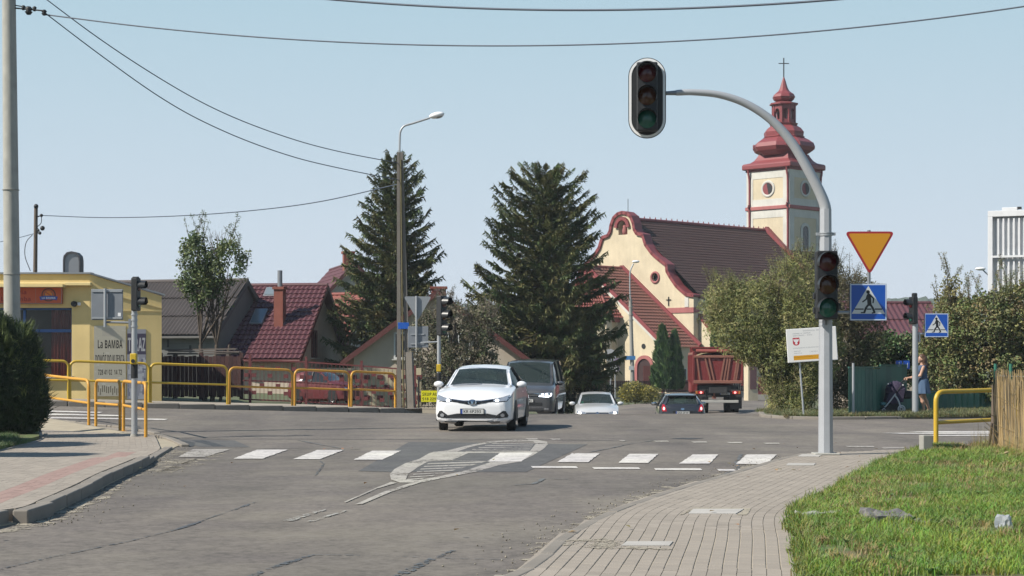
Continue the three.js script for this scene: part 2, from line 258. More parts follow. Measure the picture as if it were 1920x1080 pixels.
{ const j = new THREE.Group(); j.name = 'tar_joint'; j.userData.kind = 'structure'; scene.add(j);
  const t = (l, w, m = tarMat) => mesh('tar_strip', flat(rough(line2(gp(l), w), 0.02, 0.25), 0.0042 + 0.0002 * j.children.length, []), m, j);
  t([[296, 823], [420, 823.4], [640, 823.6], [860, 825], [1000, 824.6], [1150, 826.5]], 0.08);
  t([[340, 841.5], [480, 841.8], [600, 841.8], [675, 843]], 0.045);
  t([[330, 826], [352, 831], [345, 838]], 0.3); t([[370, 826], [412, 837]], 0.25);
  t([[1275, 823.5], [1302, 821.8]], 0.5);
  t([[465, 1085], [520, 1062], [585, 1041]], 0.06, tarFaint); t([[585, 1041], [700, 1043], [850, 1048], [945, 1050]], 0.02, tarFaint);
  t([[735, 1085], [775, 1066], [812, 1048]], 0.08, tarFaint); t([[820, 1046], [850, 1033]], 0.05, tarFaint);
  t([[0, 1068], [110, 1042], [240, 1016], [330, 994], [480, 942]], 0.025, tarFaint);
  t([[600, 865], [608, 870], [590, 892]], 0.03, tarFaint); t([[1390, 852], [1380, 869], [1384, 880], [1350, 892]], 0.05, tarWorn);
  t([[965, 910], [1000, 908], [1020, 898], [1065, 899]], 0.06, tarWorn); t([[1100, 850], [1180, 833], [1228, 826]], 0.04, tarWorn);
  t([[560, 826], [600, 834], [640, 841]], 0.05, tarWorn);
}
// ---- sand blown along the road edges: thin drifts with a broken outline
const sandAlpha = tex(512, (u, v) => { const a = fbm(u * 90, v * 90, 90, 3, 95), b = fbm(u * 11, v * 11, 11, 3, 96); return a * 0.6 + b * 0.6 > 0.61 ? 1 : 0; }, { metres: 2 });
const sandMat = std([0.39, 0.345, 0.27], { roughness: 1, map: concreteTex, alphaMap: sandAlpha, alphaTest: 0.5 });
const sandFull = std([0.42, 0.37, 0.285], { roughness: 1, map: concreteTex, alphaMap: alphaWorn, alphaTest: 0.5 });
const drift = (l, a, m = sandMat, y = 0.005) => { const s = mesh('sand_drift', flat(rough(gp(l), a, 0.1), y), m); s.userData.kind = 'stuff'; return tagAs(s, 'pale sand drifted along the edge of the asphalt', 'sand'); };
drift([[935, 1085], [1020, 1025], [1090, 975], [1180, 937], [1290, 903], [1400, 872], [1470, 856], [1475, 862], [1400, 884], [1300, 914], [1210, 944], [1130, 976], [1050, 1022], [985, 1085]], 0.12);
drift([[995, 1085], [1040, 1050], [1085, 1003], [1140, 968], [1133, 975], [1060, 1018], [975, 1085]], 0.1, sandFull, 0.016);
drift([[0, 1000], [90, 985], [180, 945], [240, 905], [300, 866], [360, 846], [330, 842], [296, 859], [280, 874], [207, 909], [167, 932], [113, 959], [67, 979], [0, 989]], 0.08);
drift([[295, 866], [400, 852], [420, 850], [340, 880], [280, 890]], 0.2);

// ---- pavements
const bedMat = std([0.44, 0.38, 0.28], { roughness: 1, map: concreteTex });
const paverMat = std([0.385, 0.332, 0.275], { roughness: 0.9, map: concreteTex, vertexColors: true });
const paverTones = [0, 1, 2, 3].map((k) => std([0.385 * (0.96 + 0.027 * k), 0.332 * (0.96 + 0.027 * k), 0.275 * (0.96 + 0.025 * k)], { roughness: 0.9, map: concreteTex }));
const kerbMat = std([0.27, 0.24, 0.205], { roughness: 0.95, map: concreteTex });
function along(path, off) {                                            // path moved sideways (to the left of its run for off > 0), as even steps
  const c = new THREE.CatmullRomCurve3(path.map(([x, D]) => V(x, 0, D)), false, 'centripetal'), n = Math.ceil(c.getLength() / 0.1), pts = [];
  for (let i = 0; i <= n; i++) { const p = c.getPointAt(i / n), t = c.getTangentAt(i / n); pts.push([p.x - t.z * off, p.z + t.x * off]); }
  return pts;
}
function walk(pts, step, start, fn) { let need = start, i = 0; let [x, y] = pts[0]; while (i < pts.length - 1) { const [bx, by] = pts[i + 1], l = Math.hypot(bx - x, by - y); if (l < need) { need -= l; x = bx; y = by; i++; } else { const t = need / l; x = lerp(x, bx, t); y = lerp(y, by, t); fn(x, y, Math.atan2(bx - pts[i][0], by - pts[i][1])); need = step; } } }
function kerbRow(name, label, path, top, wide, base, mats = kerbMat, side = -1) {
  const k = new THREE.Group(); k.name = numbered(name); k.userData = { kind: 'structure', label }; scene.add(k);
  const pts = along(path, side * wide / 2);
  walk(pts, 1.0, 0.5, (x, D, a) => { const m = mesh('kerb_stone', kerbGeo(wide, top(D) - base), mats, k); m.position.set(x, (top(D) + base) / 2 + rr(-0.004, 0.004), -D); m.rotation.y = -a + Math.PI + rr(-0.006, 0.006); });
  return k;
}
const kerbCache = {};
const kerbGeo = (w, h) => kerbCache[`${w},${h.toFixed(2)}`] ??= boxUV(prep(rbox(w, +h.toFixed(2), 0.985, 0.018)));
// right-hand pavement: courses run along its edge by the lawn
const edgeIn = [[1.55, 5], [1.75, 10], ...gp([[1520, 1080], [1505, 1020], [1494, 985], [1500, 968], [1560, 930], [1640, 885], [1690, 865], [1738, 849]])];
const edgeOut = [...gp([[1500, 856], [1467, 863], [1387, 887], [1297, 913], [1213, 940], [1133, 970], [1053, 1013], [967, 1080]]), [-0.75, 10], [-1.0, 5]];
const walkPoly = [...edgeIn, G(1726, 845), ...gp([[1600, 852]]), ...edgeOut];
structure('pavement_bed', slab(walkPoly, 0.040, 0.1), bedMat);
const pave = new THREE.Group(); pave.name = 'pavement'; pave.userData.kind = 'structure'; scene.add(pave);
{
  const geo = boxUV(prep(rbox(0.098, 0.06, 0.2005, 0.006))), cheap = boxUV(prep(box(0.098, 0.06, 0.2005))), all = [];
  for (let k = 0; k < 62; k++) walk(along(edgeIn, (k + 0.5) * 0.103), 0.203, (k % 2) * 0.1 + 0.02, (x, D, a) => { if (D > 11 && inPoly(x, D, walkPoly)) all.push([x, 0.016 + rr(-0.0008, 0.0008), D, a, rr(0.94, 1.06)]); });
  const ok = (q) => Math.abs(q[0] * F / q[2]) < 940 && q[2] > 12.85;
  all.sort((p, q) => (ok(q) - ok(p)) || p[2] - q[2]);
  const rest = [];
  all.forEach(([x, y, D, a, t], i) => {
    if (i < 300) { const m = mesh('paving_brick', geo, paverTones[clamp(Math.floor((t - 0.94) * 33), 0, 3)], pave); m.position.set(x, y, -D); m.rotation.y = -a; }
    else { const g = mv(cheap.clone(), x, y, -D, -a), n = g.attributes.position.count, c = new Float32Array(n * 3); for (let k = 0; k < n; k++) { c[k * 3] = t; c[k * 3 + 1] = t; c[k * 3 + 2] = t; } g.setAttribute('color', new THREE.BufferAttribute(c, 3)); const uv = g.attributes.uv; for (let k = 0; k < n; k++) uv.setXY(k, uv.getX(k) + x, uv.getY(k) + D); rest.push(g); }
  });
  stuff(mesh('paving_bricks', rest, paverMat, pave));
}
kerbRow('kerb', 'low dropped kerb along the pavement by the lawn', [...edgeOut].reverse().filter(([, D]) => D > 9), () => 0.05, 0.12, -0.08);
// light slabs let into the paving and the sand swept over them
for (const l of [[[1300, 964], [1395, 964], [1380, 973], [1290, 973]], [[1175, 1027], [1262, 1027], [1255, 1035], [1165, 1035]], [[1478, 875], [1530, 875], [1526, 879], [1474, 879]], [[1505, 857], [1545, 857], [1535, 862], [1495, 862]]])
  structure('cover_slab', slab(gp(l), 0.054, 0.05), std([0.52, 0.49, 0.45], { roughness: 0.9, map: concreteTex }));
drift([[1060, 1024], [1130, 1019], [1170, 1026], [1165, 1034], [1275, 1042], [1120, 1041], [1045, 1034]], 0.05, sandMat, 0.0505);
drift([[1275, 975], [1300, 961], [1408, 962], [1400, 975], [1382, 975], [1396, 965], [1302, 965]], 0.02, sandFull, 0.0505);
// left-hand pavement behind its high kerb
const kerbL = [[-4.8, 6], [-4.75, 12], ...gp([[0, 987], [67, 977], [113, 957], [167, 930], [207, 907], [280, 872], [295, 860], [327, 840]])];
const hL = (D) => lerp(0.125, 0.035, sstep(26.2, 28.6, D));
const railPath = [[-13.2, 46.4], [-11.6, 44.5], [-9.68, 41.6], [-8.5, 39.4], [-7.35, 36]];
const cornerL = [[-6.1, 33.4], [-6.6, 35.2], [-7.1, 36.3]];
const vergeL = [[-8.1, 6], [-8.2, 16], [-8.35, 25], [-8.6, 30.4], [-9.1, 34.9], [-10.4, 39.8], [-12.8, 44.6]];
const pavePolyL = [...kerbL, ...cornerL, ...[...railPath].reverse().slice(1).map(([x, D]) => [x + 0.25, D + 0.3]), ...[...vergeL].reverse()];
{
  const g = slab(pavePolyL, 0, 0.1), p = g.attributes.position; for (let i = 0; i < p.count; i++) if (p.getY(i) > -0.05) p.setY(i, 0.012 + Math.max(0, gY(p.getX(i), -p.getZ(i)))); g.computeVertexNormals();
  structure('pavement_bed', g, bedMat);
  const pv = new THREE.Group(); pv.name = 'pavement_001'; pv.userData.kind = 'structure'; scene.add(pv);
  const cheap = boxUV(prep(box(0.1012, 0.12, 0.2012))), grey = [], red = [];
  const guide = [...kerbL.slice(0, 9), ...gp([[318, 846]]), [-6.3, 33.2], [-6.9, 36], [-7.8, 40], [-9, 44]];
  for (let k = 0; k < 52; k++) walk(along(guide, 0.17 + (k + 0.5) * 0.103), 0.203, (k % 2) * 0.1, (x, D, a) => {
    if (D < 15 || !inPoly(x, D, pavePolyL)) return;
    const t = rr(0.93, 1.07), g = mv(cheap.clone(), x, hL(D) + gY(x, D) - 0.057 + rr(-0.001, 0.001), -D, -a), n = g.attributes.position.count, c = new Float32Array(n * 3).fill(t), uv = g.attributes.uv;
    for (let q = 0; q < n; q++) uv.setXY(q, uv.getX(q) + x, uv.getY(q) + D); g.setAttribute('color', new THREE.BufferAttribute(c, 3)); (k >= 3 && k <= 5 && D < 30 ? red : grey).push(g);
  });
  stuff(mesh('paving_bricks', grey, paverMat, pv)); stuff(mesh('red_paving_bricks', red, std([0.40, 0.265, 0.225], { roughness: 0.9, map: concreteTex, vertexColors: true }), pv));
}
kerbRow('kerb', 'high concrete kerb of the pavement beside the green bush', kerbL, (D) => hL(D) + 0.006, 0.15, -0.1, kerbMat, 1);
kerbRow('kerb', 'kerb under the orange railing at the corner', [[-5.95, 32.6], [-6.5, 34.6], [-7.0, 36.2], [-8.2, 39.6], [-9.4, 41.9], [-11.3, 44.8]], (D) => 0.05 + 0.03 * sstep(36, 38, D) + gY(-9, D) * 0.5, 0.15, -0.1);
// far pavement in front of the yellow building and the gardens
const farKerb = [[-30, 47.4], [-15, 49], [-9.7, 50.2], [-7, 51.4], [-3.6, 53.4], [-2.6, 55]];
{ const g = ribbon(farKerb.map(([x, D]) => [x - 0.35, D + 1.25]), 2.4, 0.13, 0.5, 7, paleWear); structure('pavement_002', g, std([0.33, 0.30, 0.255], { roughness: 0.95, map: concreteTex, vertexColors: true })); taken.pavement = 2; }
{ const k = new THREE.Group(); k.name = numbered('kerb'); k.userData = { kind: 'structure', label: 'kerb along the far pavement under the yellow railings' }; scene.add(k); walk(along(farKerb, -0.0), 1, 0.5, (x, D, a) => { const m = mesh('kerb_stone', kerbGeo(0.15, 0.24), kerbMat, k); m.position.set(x, gY(x, D) + 0.02, -D); m.rotation.y = -a; }); }
const farKerbR = [[7.4, 54], [7.2, 50.2], [8.2, 48.7], [11, 49.4], [16, 51.5], [30, 56]];
{ const k = new THREE.Group(); k.name = numbered('kerb'); k.userData = { kind: 'structure', label: 'kerb behind which the pram stands' }; scene.add(k); walk(along(farKerbR, 0), 1, 0.5, (x, D, a) => { const m = mesh('kerb_stone', kerbGeo(0.15, 0.2), kerbMat, k); m.position.set(x, gY(x, D) - 0.02, -D); m.rotation.y = -a; }); }
{ const poly = [...farKerbR, [34, 62], [13, 56.5], [8.4, 54.4]]; structure('verge', slab(poly, 0.07, 0.1), soilMat.clone()); }

// ---- lawns
const turfMat = std([0.20, 0.215, 0.13], { roughness: 1, map: soilTex });
const lawnL = (v) => { const n = edgeIn.length - 1, t = v * n, i = Math.min(n - 1, Math.floor(t)); return [lerp(edgeIn[i][0], edgeIn[i + 1][0], t - i), lerp(edgeIn[i][1], edgeIn[i + 1][1], t - i)]; };
const bump = (x, D) => 0.045 + 0.09 * fbm(x * 0.5, D * 0.35, 0, 3, 15) * sstep(0, 0.8, x - lerp(1.9, 6.2, sstep(12, 30, D)));
const lawnAt = (u, v) => { const [lx, lD] = lawnL(v), rx = lerp(18, 24, v), rD = lerp(6, 41, v), w = u * u; return [lerp(lx, rx, w), lerp(lD, rD, w)]; };
{
  const nu = 40, nv = 90, pos = [], uv = [], idx = [];
  for (let j = 0; j <= nv; j++) for (let i = 0; i <= nu; i++) { const [x, D] = lawnAt(i / nu, j / nv); pos.push(x, bump(x, D), -D); uv.push(x, D); }
  for (let j = 0; j < nv; j++) for (let i = 0; i < nu; i++) { const a = j * (nu + 1) + i, b = a + 1, e = a + nu + 1; idx.push(a, b, e + 1, a, e + 1, e); }
  const g = new THREE.BufferGeometry(); g.setAttribute('position', new THREE.Float32BufferAttribute(pos, 3)); g.setAttribute('uv', new THREE.Float32BufferAttribute(uv, 2)); g.setIndex(idx); g.computeVertexNormals();
  structure('lawn', g, turfMat);
}
structure('verge', slab([...vergeL, [-16, 46], [-30, 44], [-30, 6]], 0.11, 0.2), turfMat);
kerbRow('edging', 'thin concrete edging between the pavement and the bush', vergeL.map(([x, D]) => [x - 0.02, D]), (D) => hL(D) + Math.max(0, gY(-9, D)) + 0.02, 0.08, 0);
// blades: curved tufts, scattered thickly where the lawn is seen
const leafMat = (c, o = {}) => phys(c, { roughness: 0.75, side: THREE.DoubleSide, transmission: 0.35, thickness: 0, ...o });
function tuft(n, h, spread, wide) {
  const t = [];
  for (let i = 0; i < n; i++) {
    const a = rr(0, 6.28), r = rr(0, spread), x = Math.cos(a) * r, z = Math.sin(a) * r, b = rr(0, 6.28), l = rr(0.25, 0.9) * h, H = h * rr(0.5, 1), w = wide * rr(0.7, 1.3), dx = Math.cos(b), dz = Math.sin(b), px = -dz * w, pz = dx * w;
    const m = [x + dx * l * 0.35, H * 0.62, z + dz * l * 0.35], e = [x + dx * l, H * rr(0.75, 1), z + dz * l];
    t.push([x - px, -0.01, z - pz], [x + px, -0.01, z + pz], [m[0] + px * 0.8, m[1], m[2] + pz * 0.8], [x - px, -0.01, z - pz], [m[0] + px * 0.8, m[1], m[2] + pz * 0.8], [m[0] - px * 0.8, m[1], m[2] - pz * 0.8], [m[0] - px * 0.8, m[1], m[2] - pz * 0.8], [m[0] + px * 0.8, m[1], m[2] + pz * 0.8], e);
  }
  return tri(t);
}
{
  const list = [], dry = [], weeds = [];
  for (let i = 0; i < 90000; i++) {
    const v = Math.pow(rnd(), 0.8), u = Math.pow(rnd(), 0.62) * 0.72, [x, D] = lawnAt(u, v); if (D < 12 || x * F / D > 1010) continue;
    const hol = ((x - 3.35) / 0.5) ** 2 + ((D - 15.5) / 1.0) ** 2; if (hol < 1 && rnd() < 0.85 * (1 - hol * 0.5)) continue;
    const k = fbm(x * 0.9, D * 0.5, 0, 3, 33), bare = fbm(x * 1.7 + 5, D * 0.9, 0, 3, 34); if (bare > 0.66 && rnd() < 0.9) continue;
    const s = rr(0.6, 1.25) * (0.8 + 0.5 * k) * (D > 24 ? 1.25 : 1), q = eul(rr(-0.2, 0.2), rr(0, 6.28), rr(-0.2, 0.2)), y = bump(x, D);
    if (rnd() < 0.05 + 0.3 * sstep(0.52, 0.68, fbm(x * 0.6 + 3, D * 0.3, 0, 3, 36)) + 0.45 * sstep(0.5, 0.7, bare) + 0.35 * sstep(6.5, 8, x - 0.04 * (30 - D)) * (D > 20 ? 1 : 0)) dry.push([mat4(x, y, -D, q, s), lin(rr(0.24, 0.4), rr(0.2, 0.3), rr(0.07, 0.13))]);
    else list.push([mat4(x, y, -D, q, s), lin(rr(0.12, 0.25) * (0.7 + 0.8 * k), rr(0.22, 0.38) * (0.8 + 0.5 * k), rr(0.012, 0.038))]);
    if (rnd() < 0.02 && D < 26) weeds.push([mat4(x, y + 0.02, -D, q, rr(0.35, 0.7)), lin(rr(0.07, 0.13), rr(0.16, 0.24), 0.04)]);
  }
  for (let i = 0; i < 2600; i++) { const [ex, eD] = lawnL(Math.pow(rnd(), 0.8)); if (eD < 12 || fbm(eD * 1.4, 3, 0, 3, 37) < 0.42) continue; list.push([mat4(ex + rr(-0.13, 0.06) * rnd(), 0.048, -eD - rr(-0.05, 0.05), eul(rr(-0.3, 0.3), rr(0, 6.28), rr(0, 0.6)), rr(0.6, 1.5)), lin(rr(0.12, 0.28), rr(0.2, 0.34), 0.03)]); }
  for (let i = 0; i < 9000; i++) { const x = rr(-13, -8.2), D = rr(28, 44); if (x > -8.6 - Math.max(0, D - 32) * 0.33) continue; list.push([mat4(x, 0.1, -D, eul(0, rr(0, 6.28), 0), rr(0.6, 1.4)), lin(rr(0.06, 0.11), rr(0.12, 0.18), 0.03)]); }
  for (let i = 0; i < 9000; i++) { const x = rr(7.4, 20), D = 49.2 + Math.pow(rnd(), 1.6) * 6 + Math.max(0, x - 11) * 0.42; list.push([mat4(x, 0.06, -D, eul(0, rr(0, 6.28), 0), rr(0.8, 2.2)), lin(rr(0.10, 0.22), rr(0.14, 0.2), 0.05)]); }
  const t0 = instances('grass', tuft(9, 0.085, 0.05, 0.0035), leafMat([1, 1, 1]), list); stuff(t0); tagAs(t0, 'green grass of the lawns and verges', 'grass');
  const t1 = instances('dry_grass', tuft(8, 0.09, 0.05, 0.0032), leafMat([1, 1, 1], { transmission: 0.2 }), dry); stuff(t1); tagAs(t1, 'dry yellow grass among the lawn', 'grass');
  const wd = []; for (let i = 0; i < 9; i++) { const a = i * 0.7 + rr(-0.2, 0.2), l = rr(0.05, 0.09); wd.push(mv(tri([[0, 0, 0], [0.018, 0.02, l * 0.5], [0, 0.025, l], [0, 0, 0], [0, 0.025, l], [-0.018, 0.02, l * 0.5]]), 0, rr(0, 0.02), 0, a, -rr(0, 0.5))); }
  const t2 = instances('weeds', merge(wd), leafMat([1, 1, 1]), weeds); stuff(t2); tagAs(t2, 'broad-leaved weeds growing in the lawn', 'weeds');
  // fallen leaves, grit and pebbles at the edges of road and pavement
  const grit = []; const gg = new THREE.IcosahedronGeometry(0.012, 0);
  for (let i = 0; i < 700; i++) { const left = rnd() < 0.4, t = rnd(); let x, D; if (left) { const p = kerbL[2 + Math.floor(t * 7)], q = kerbL[3 + Math.floor(t * 7)] || p, w = rnd(); x = lerp(p[0], q[0], w) + Math.abs(rr(-1, 1) * rr(0, 1)) * 0.9; D = lerp(p[1], q[1], w); } else { const e = Math.floor(t * 7), p = edgeOut[e], q = edgeOut[e + 1], w = rnd(); x = lerp(p[0], q[0], w) - Math.abs(rr(-1, 1) * rr(0, 1)) * 0.8; D = lerp(p[1], q[1], w); } const k = rr(0.12, 0.36); grit.push([mat4(x, 0.008, -D, eul(rr(0, 6), rr(0, 6), 0), rr(0.2, 0.9)), lin(k, k * 0.9, k * 0.72)]); }
  const t3 = instances('grit', gg, std([1, 1, 1], { roughness: 1 }), grit); stuff(t3); tagAs(t3, 'loose grit along both edges of the road', 'grit');
  const lv = []; const lg = tri([[0, 0, 0], [0.03, 0.01, 0.03], [0, 0.004, 0.08], [0, 0, 0], [0, 0.004, 0.08], [-0.03, 0.012, 0.04]]);
  for (let i = 0; i < 160; i++) { const x = rr(-5.5, 8), D = rr(13, 33); if (x > lerp(0, 4, (D - 13) / 20) || rnd() < 0.15) lv.push([mat4(x, bump(x, D) + 0.02, -D, eul(rr(-0.4, 0.4), rr(0, 6), 0), rr(0.5, 1.1)), lin(rr(0.2, 0.4), rr(0.13, 0.24), 0.06)]); }
  const t4 = instances('fallen_leaves', lg, leafMat([1, 1, 1]), lv); stuff(t4); tagAs(t4, 'dry fallen leaves scattered over lawn and paving', 'leaves');
}
{ // small things lying in the lawn
  const c = thing('concrete_lump', 'broken grey concrete lump half buried in the lawn', 'concrete', [wx(1662, 16.4), 0.0, -16.4], 0.15);
  const rock = (w, h, d, s) => { const g = mergeVertices(new THREE.BoxGeometry(w, h, d, 7, 4, 5).deleteAttribute('normal').deleteAttribute('uv')), p = g.attributes.position; for (let i = 0; i < p.count; i++) { const x = p.getX(i), y = p.getY(i), z = p.getZ(i); p.setXYZ(i, x + (vnoise(x * 22, y * 22 + z * 31, 0, s) - 0.5) * 0.045, y + (vnoise(x * 20 + 7, z * 24, 0, s) - 0.5) * 0.05, z + (vnoise(x * 21, y * 20, 0, s + 1) - 0.5) * 0.04); } const q = g.toNonIndexed(); q.computeVertexNormals(); return boxUV(q); };
  const dk = std([0.21, 0.2, 0.195], { roughness: 1, map: concreteTex }); mesh('lump', mv(rock(0.42, 0.2, 0.3, 3), 0, 0.055, 0, 0, 0.12, -0.08), dk, c); mesh('lump', mv(rock(0.16, 0.13, 0.2, 5), 0.27, 0.04, 0.3), dk, c);
  const c2 = thing('concrete_lump', 'pale crumbled stone at the corner of lawn and paving', 'concrete', [wx(1530, 17.0), 0.02, -17.0], 0.4); mesh('lump', mv(rock(0.34, 0.08, 0.2, 8), 0, 0.05, 0), M.paleConcrete, c2); mesh('lump', mv(rock(0.16, 0.07, 0.14, 9), 0.24, 0.04, 0.03), M.paleConcrete, c2);
  const b = thing('plastic_bag', 'crumpled translucent plastic bag lying in the lawn', 'bag', [wx(1885, 15.3), 0.08, -15.3]);
  const pg = mergeVertices(new THREE.IcosahedronGeometry(0.11, 3).deleteAttribute('normal').deleteAttribute('uv')), pp = pg.attributes.position; for (let i = 0; i < pp.count; i++) { const x = pp.getX(i), y = pp.getY(i), z = pp.getZ(i), k = 0.55 + 0.9 * Math.abs(vnoise(x * 28 + 9, y * 22 + z * 25, 0, 2) - 0.2); pp.setXYZ(i, x * k * 0.75, y * k * 1.15 + 0.05, z * k * 0.6); } const pq = pg.toNonIndexed(); pq.computeVertexNormals();
  mesh('film', pq, phys([0.6, 0.63, 0.66], { roughness: 0.25, transmission: 0.5, thickness: 0, side: THREE.DoubleSide }), b);
  const d = thing('dry_leaf', 'large curled brown leaf on the grass by the reed fence', 'leaf', [wx(1868, 27), 0.14, -27], 0.3);
  mesh('blade', tube([[-0.24, 0.03, 0], [-0.1, 0.0, 0.01], [0.08, 0.015, 0], [0.2, 0.07, 0]], 0.025, 6), std([0.36, 0.27, 0.15], { roughness: 0.9 }), d).scale.y = 0.6;
  const st = thing('concrete_post', 'short grey concrete post standing in grass beside yellow rail', 'post', [wx(1736, 29), 0, -29], 0.25);
  mesh('shaft', boxUV(prep(rbox(0.17, 0.36, 0.16, 0.015, 0, 0.18, 0))), M.concrete, st);
  const gq = thing('grass_tuft', 'single tall tuft of grass growing from the paving edge', 'grass', [wx(1692, 27.6), 0.04, -27.6]); mesh('blades', tuft(26, 0.16, 0.05, 0.004), leafMat([0.09, 0.15, 0.03]), gq);
}

// ================================================================ buildings
const wallMat = (c, o = {}) => std(c, { roughness: 0.95, map: plasterTex, ...o });
const B = {
  ochre: wallMat([0.84, 0.645, 0.29]), ochreTrim: wallMat([0.88, 0.70, 0.33]), cream: wallMat([0.62, 0.535, 0.36]), whiteWall: wallMat([0.62, 0.60, 0.55]), greyWall: wallMat([0.17, 0.17, 0.165]), beige: wallMat([0.60, 0.51, 0.41]), sand: wallMat([0.46, 0.40, 0.30]),
  churchCream: wallMat([0.70, 0.60, 0.43]), churchWhite: wallMat([0.68, 0.665, 0.61]), churchRed: std([0.245, 0.05, 0.055], { roughness: 0.5, map: grainTex }), churchBand: wallMat([0.42, 0.15, 0.145]),
  tileRed: std([0.112, 0.038, 0.046], { roughness: 0.55, map: grainTex }), tileOrange: std([0.27, 0.07, 0.052], { roughness: 0.7, map: plasterTex }), tileBrown: std([0.066, 0.031, 0.027], { roughness: 0.8, map: plasterTex }), tilePorch: std([0.20, 0.078, 0.055], { roughness: 0.8, map: plasterTex }),
  fibre: std([0.125, 0.105, 0.1], { roughness: 0.9, map: plasterTex }), brick: std([0.27, 0.085, 0.06], { roughness: 0.9, map: concreteTex }), trimDark: std([0.13, 0.035, 0.03], { roughness: 0.6, map: woodTex }), zinc: std([0.33, 0.34, 0.36], { roughness: 0.4, metalness: 0.6 }),
  fenceBrown: std([0.085, 0.035, 0.03], { roughness: 0.8, map: woodTex }), fenceRed: std([0.16, 0.035, 0.035], { roughness: 0.6, map: grainTex }), frameWhite: std([0.6, 0.6, 0.58], { roughness: 0.5 }), blue: std([0.03, 0.10, 0.30], { roughness: 0.45 }),
};
// roof slope from two eave corners and two ridge corners, with a rolled tile profile in its surface
function tiled(a, b, c, d, tw, th, amp, seg = 4) {
  [a, b, c, d] = [a, b, c, d].map((p) => p.isVector3 ? p : V(...p));
  const n = b.clone().sub(a).cross(d.clone().sub(a)).normalize(), W = Math.max(a.distanceTo(b), d.distanceTo(c)), L = (a.distanceTo(d) + b.distanceTo(c)) / 2, nx = Math.max(2, Math.round(W / tw) * seg), ny = Math.max(1, Math.round(L / th)), pos = [], idx = [], uv = [];
  for (let j = 0; j < ny; j++) for (const e of [0, 1]) { const t = (j + e) / ny; for (let i = 0; i <= nx; i++) { const u = i / nx, l = a.clone().lerp(d, t), r = b.clone().lerp(c, t), p = l.lerp(r, u), h = amp * (0.5 + 0.5 * Math.cos(i / seg * 2 * Math.PI)) + (e ? 0 : amp * 0.9); p.addScaledVector(n, h); pos.push(p.x, p.y, p.z); uv.push(u * W, t * L); } }
  const k = nx + 1; for (let j = 0; j < ny * 2 - 1; j++) for (let i = 0; i < nx; i++) { const q = j * k + i; idx.push(q, q + 1, q + k + 1, q, q + k + 1, q + k); }
  const g = new THREE.BufferGeometry(); g.setAttribute('position', new THREE.Float32BufferAttribute(pos, 3)); g.setAttribute('uv', new THREE.Float32BufferAttribute(uv, 2)); g.setIndex(idx); const f = g.toNonIndexed(); f.computeVertexNormals(); return f;
}
const solid = (g) => boxUV(prep(g));
const boxPale = boxUV(prep(new THREE.BoxGeometry(0.1, 0.9, 0.05)));
function gableHouse(name, label, o) {
  const t = thing(name, label, 'house', o.pos, o.yaw, o.group), hl = o.L / 2, hw = o.W / 2, ov = o.over ?? 0.35, ve = o.verge ?? 0.3, k = (o.ridge - o.eave) / hw, th = 0.12, base = o.base ?? -1;
  const w = ext([[-hw, base], [hw, base], [hw, o.eave], [0, o.ridge - 0.02], [-hw, o.eave]], o.L); w.rotateY(Math.PI / 2); w.translate(-hl, 0, 0); mesh('wall', solid(w), o.wall, t);
  const ye = o.eave - ov * k, R = new THREE.Group(); R.name = 'roof'; t.add(R);
  for (const s of [1, -1]) {
    const z = s * (hw + ov), a = [-s * (hl + ve), ye + th, z], b = [s * (hl + ve), ye + th, z], c = [s * (hl + ve), o.ridge + th, 0], d = [-s * (hl + ve), o.ridge + th, 0];
    mesh('roof_slope', tiled(a, b, c, d, o.tw ?? 0.3, o.th ?? 0.36, o.amp ?? 0.035), o.roof, R);
    const q = ext([[0, o.ridge], [0, o.ridge + th], [z, ye + th], [z, ye]], o.L + 2 * ve); q.rotateY(-Math.PI / 2); q.scale(-1, 1, 1); q.translate(-hl - ve, 0, 0); const q2 = solid(q); q2.computeVertexNormals(); mesh('roof_deck', q2, o.trim ?? B.trimDark, R);
    for (const e of [1, -1]) mesh('verge_board', solid(bar([e * (hl + ve + 0.015), o.ridge + 0.05, 0], [e * (hl + ve + 0.015), ye + 0.05, z], 0.04, 0.2)), o.trim ?? B.trimDark, R);
    mesh('gutter', solid(rod([-hl - ve, ye + 0.04, z + s * 0.06], [hl + ve, ye + 0.04, z + s * 0.06], 0.065)), o.gutter ?? o.trim ?? B.trimDark, R);
  }
  mesh('ridge_cap', solid(rod([-hl - ve, o.ridge + th + 0.03, 0], [hl + ve, o.ridge + th + 0.03, 0], 0.1)), o.roof, R);
  t.userData.slope = undefined; delete t.userData.slope;
  t.on = (x, u) => [x, lerp(o.eave, o.ridge, u) + th + 0.04, hw * (1 - u)]; t.roofGroup = R; t.pitch = Math.atan(k);
  return t;
}
function windowPart(parent, w, h, x, y, z, turn = 0, o = {}) {
  const f = new THREE.Group(); f.name = o.name || 'window'; f.position.set(x, y, z); f.rotation.y = turn; parent.add(f); const t = o.t || 0.07;
  mesh('frame', solid(ext([[-w / 2, -h / 2], [w / 2, -h / 2], [w / 2, h / 2], [-w / 2, h / 2]], 0.08, { holes: [[[-w / 2 + t, -h / 2 + t], [w / 2 - t, -h / 2 + t], [w / 2 - t, h / 2 - t], [-w / 2 + t, h / 2 - t]]] }).translate(0, 0, -0.02)), o.frame || B.frameWhite, f);
  mesh('pane', solid(box(w - 2 * t + 0.02, h - 2 * t + 0.02, 0.02, 0, 0, 0.0)), M.glassDark, f);
  if (o.bars) mesh('glazing_bar', solid(box(0.05, h - t, 0.05, 0, 0, 0.02)), o.frame || B.frameWhite, f);
  if (o.sill) mesh('sill', solid(box(w + 0.16, 0.05, 0.18, 0, -h / 2 - 0.03, 0.07)), o.sill, f);
  return f;
}
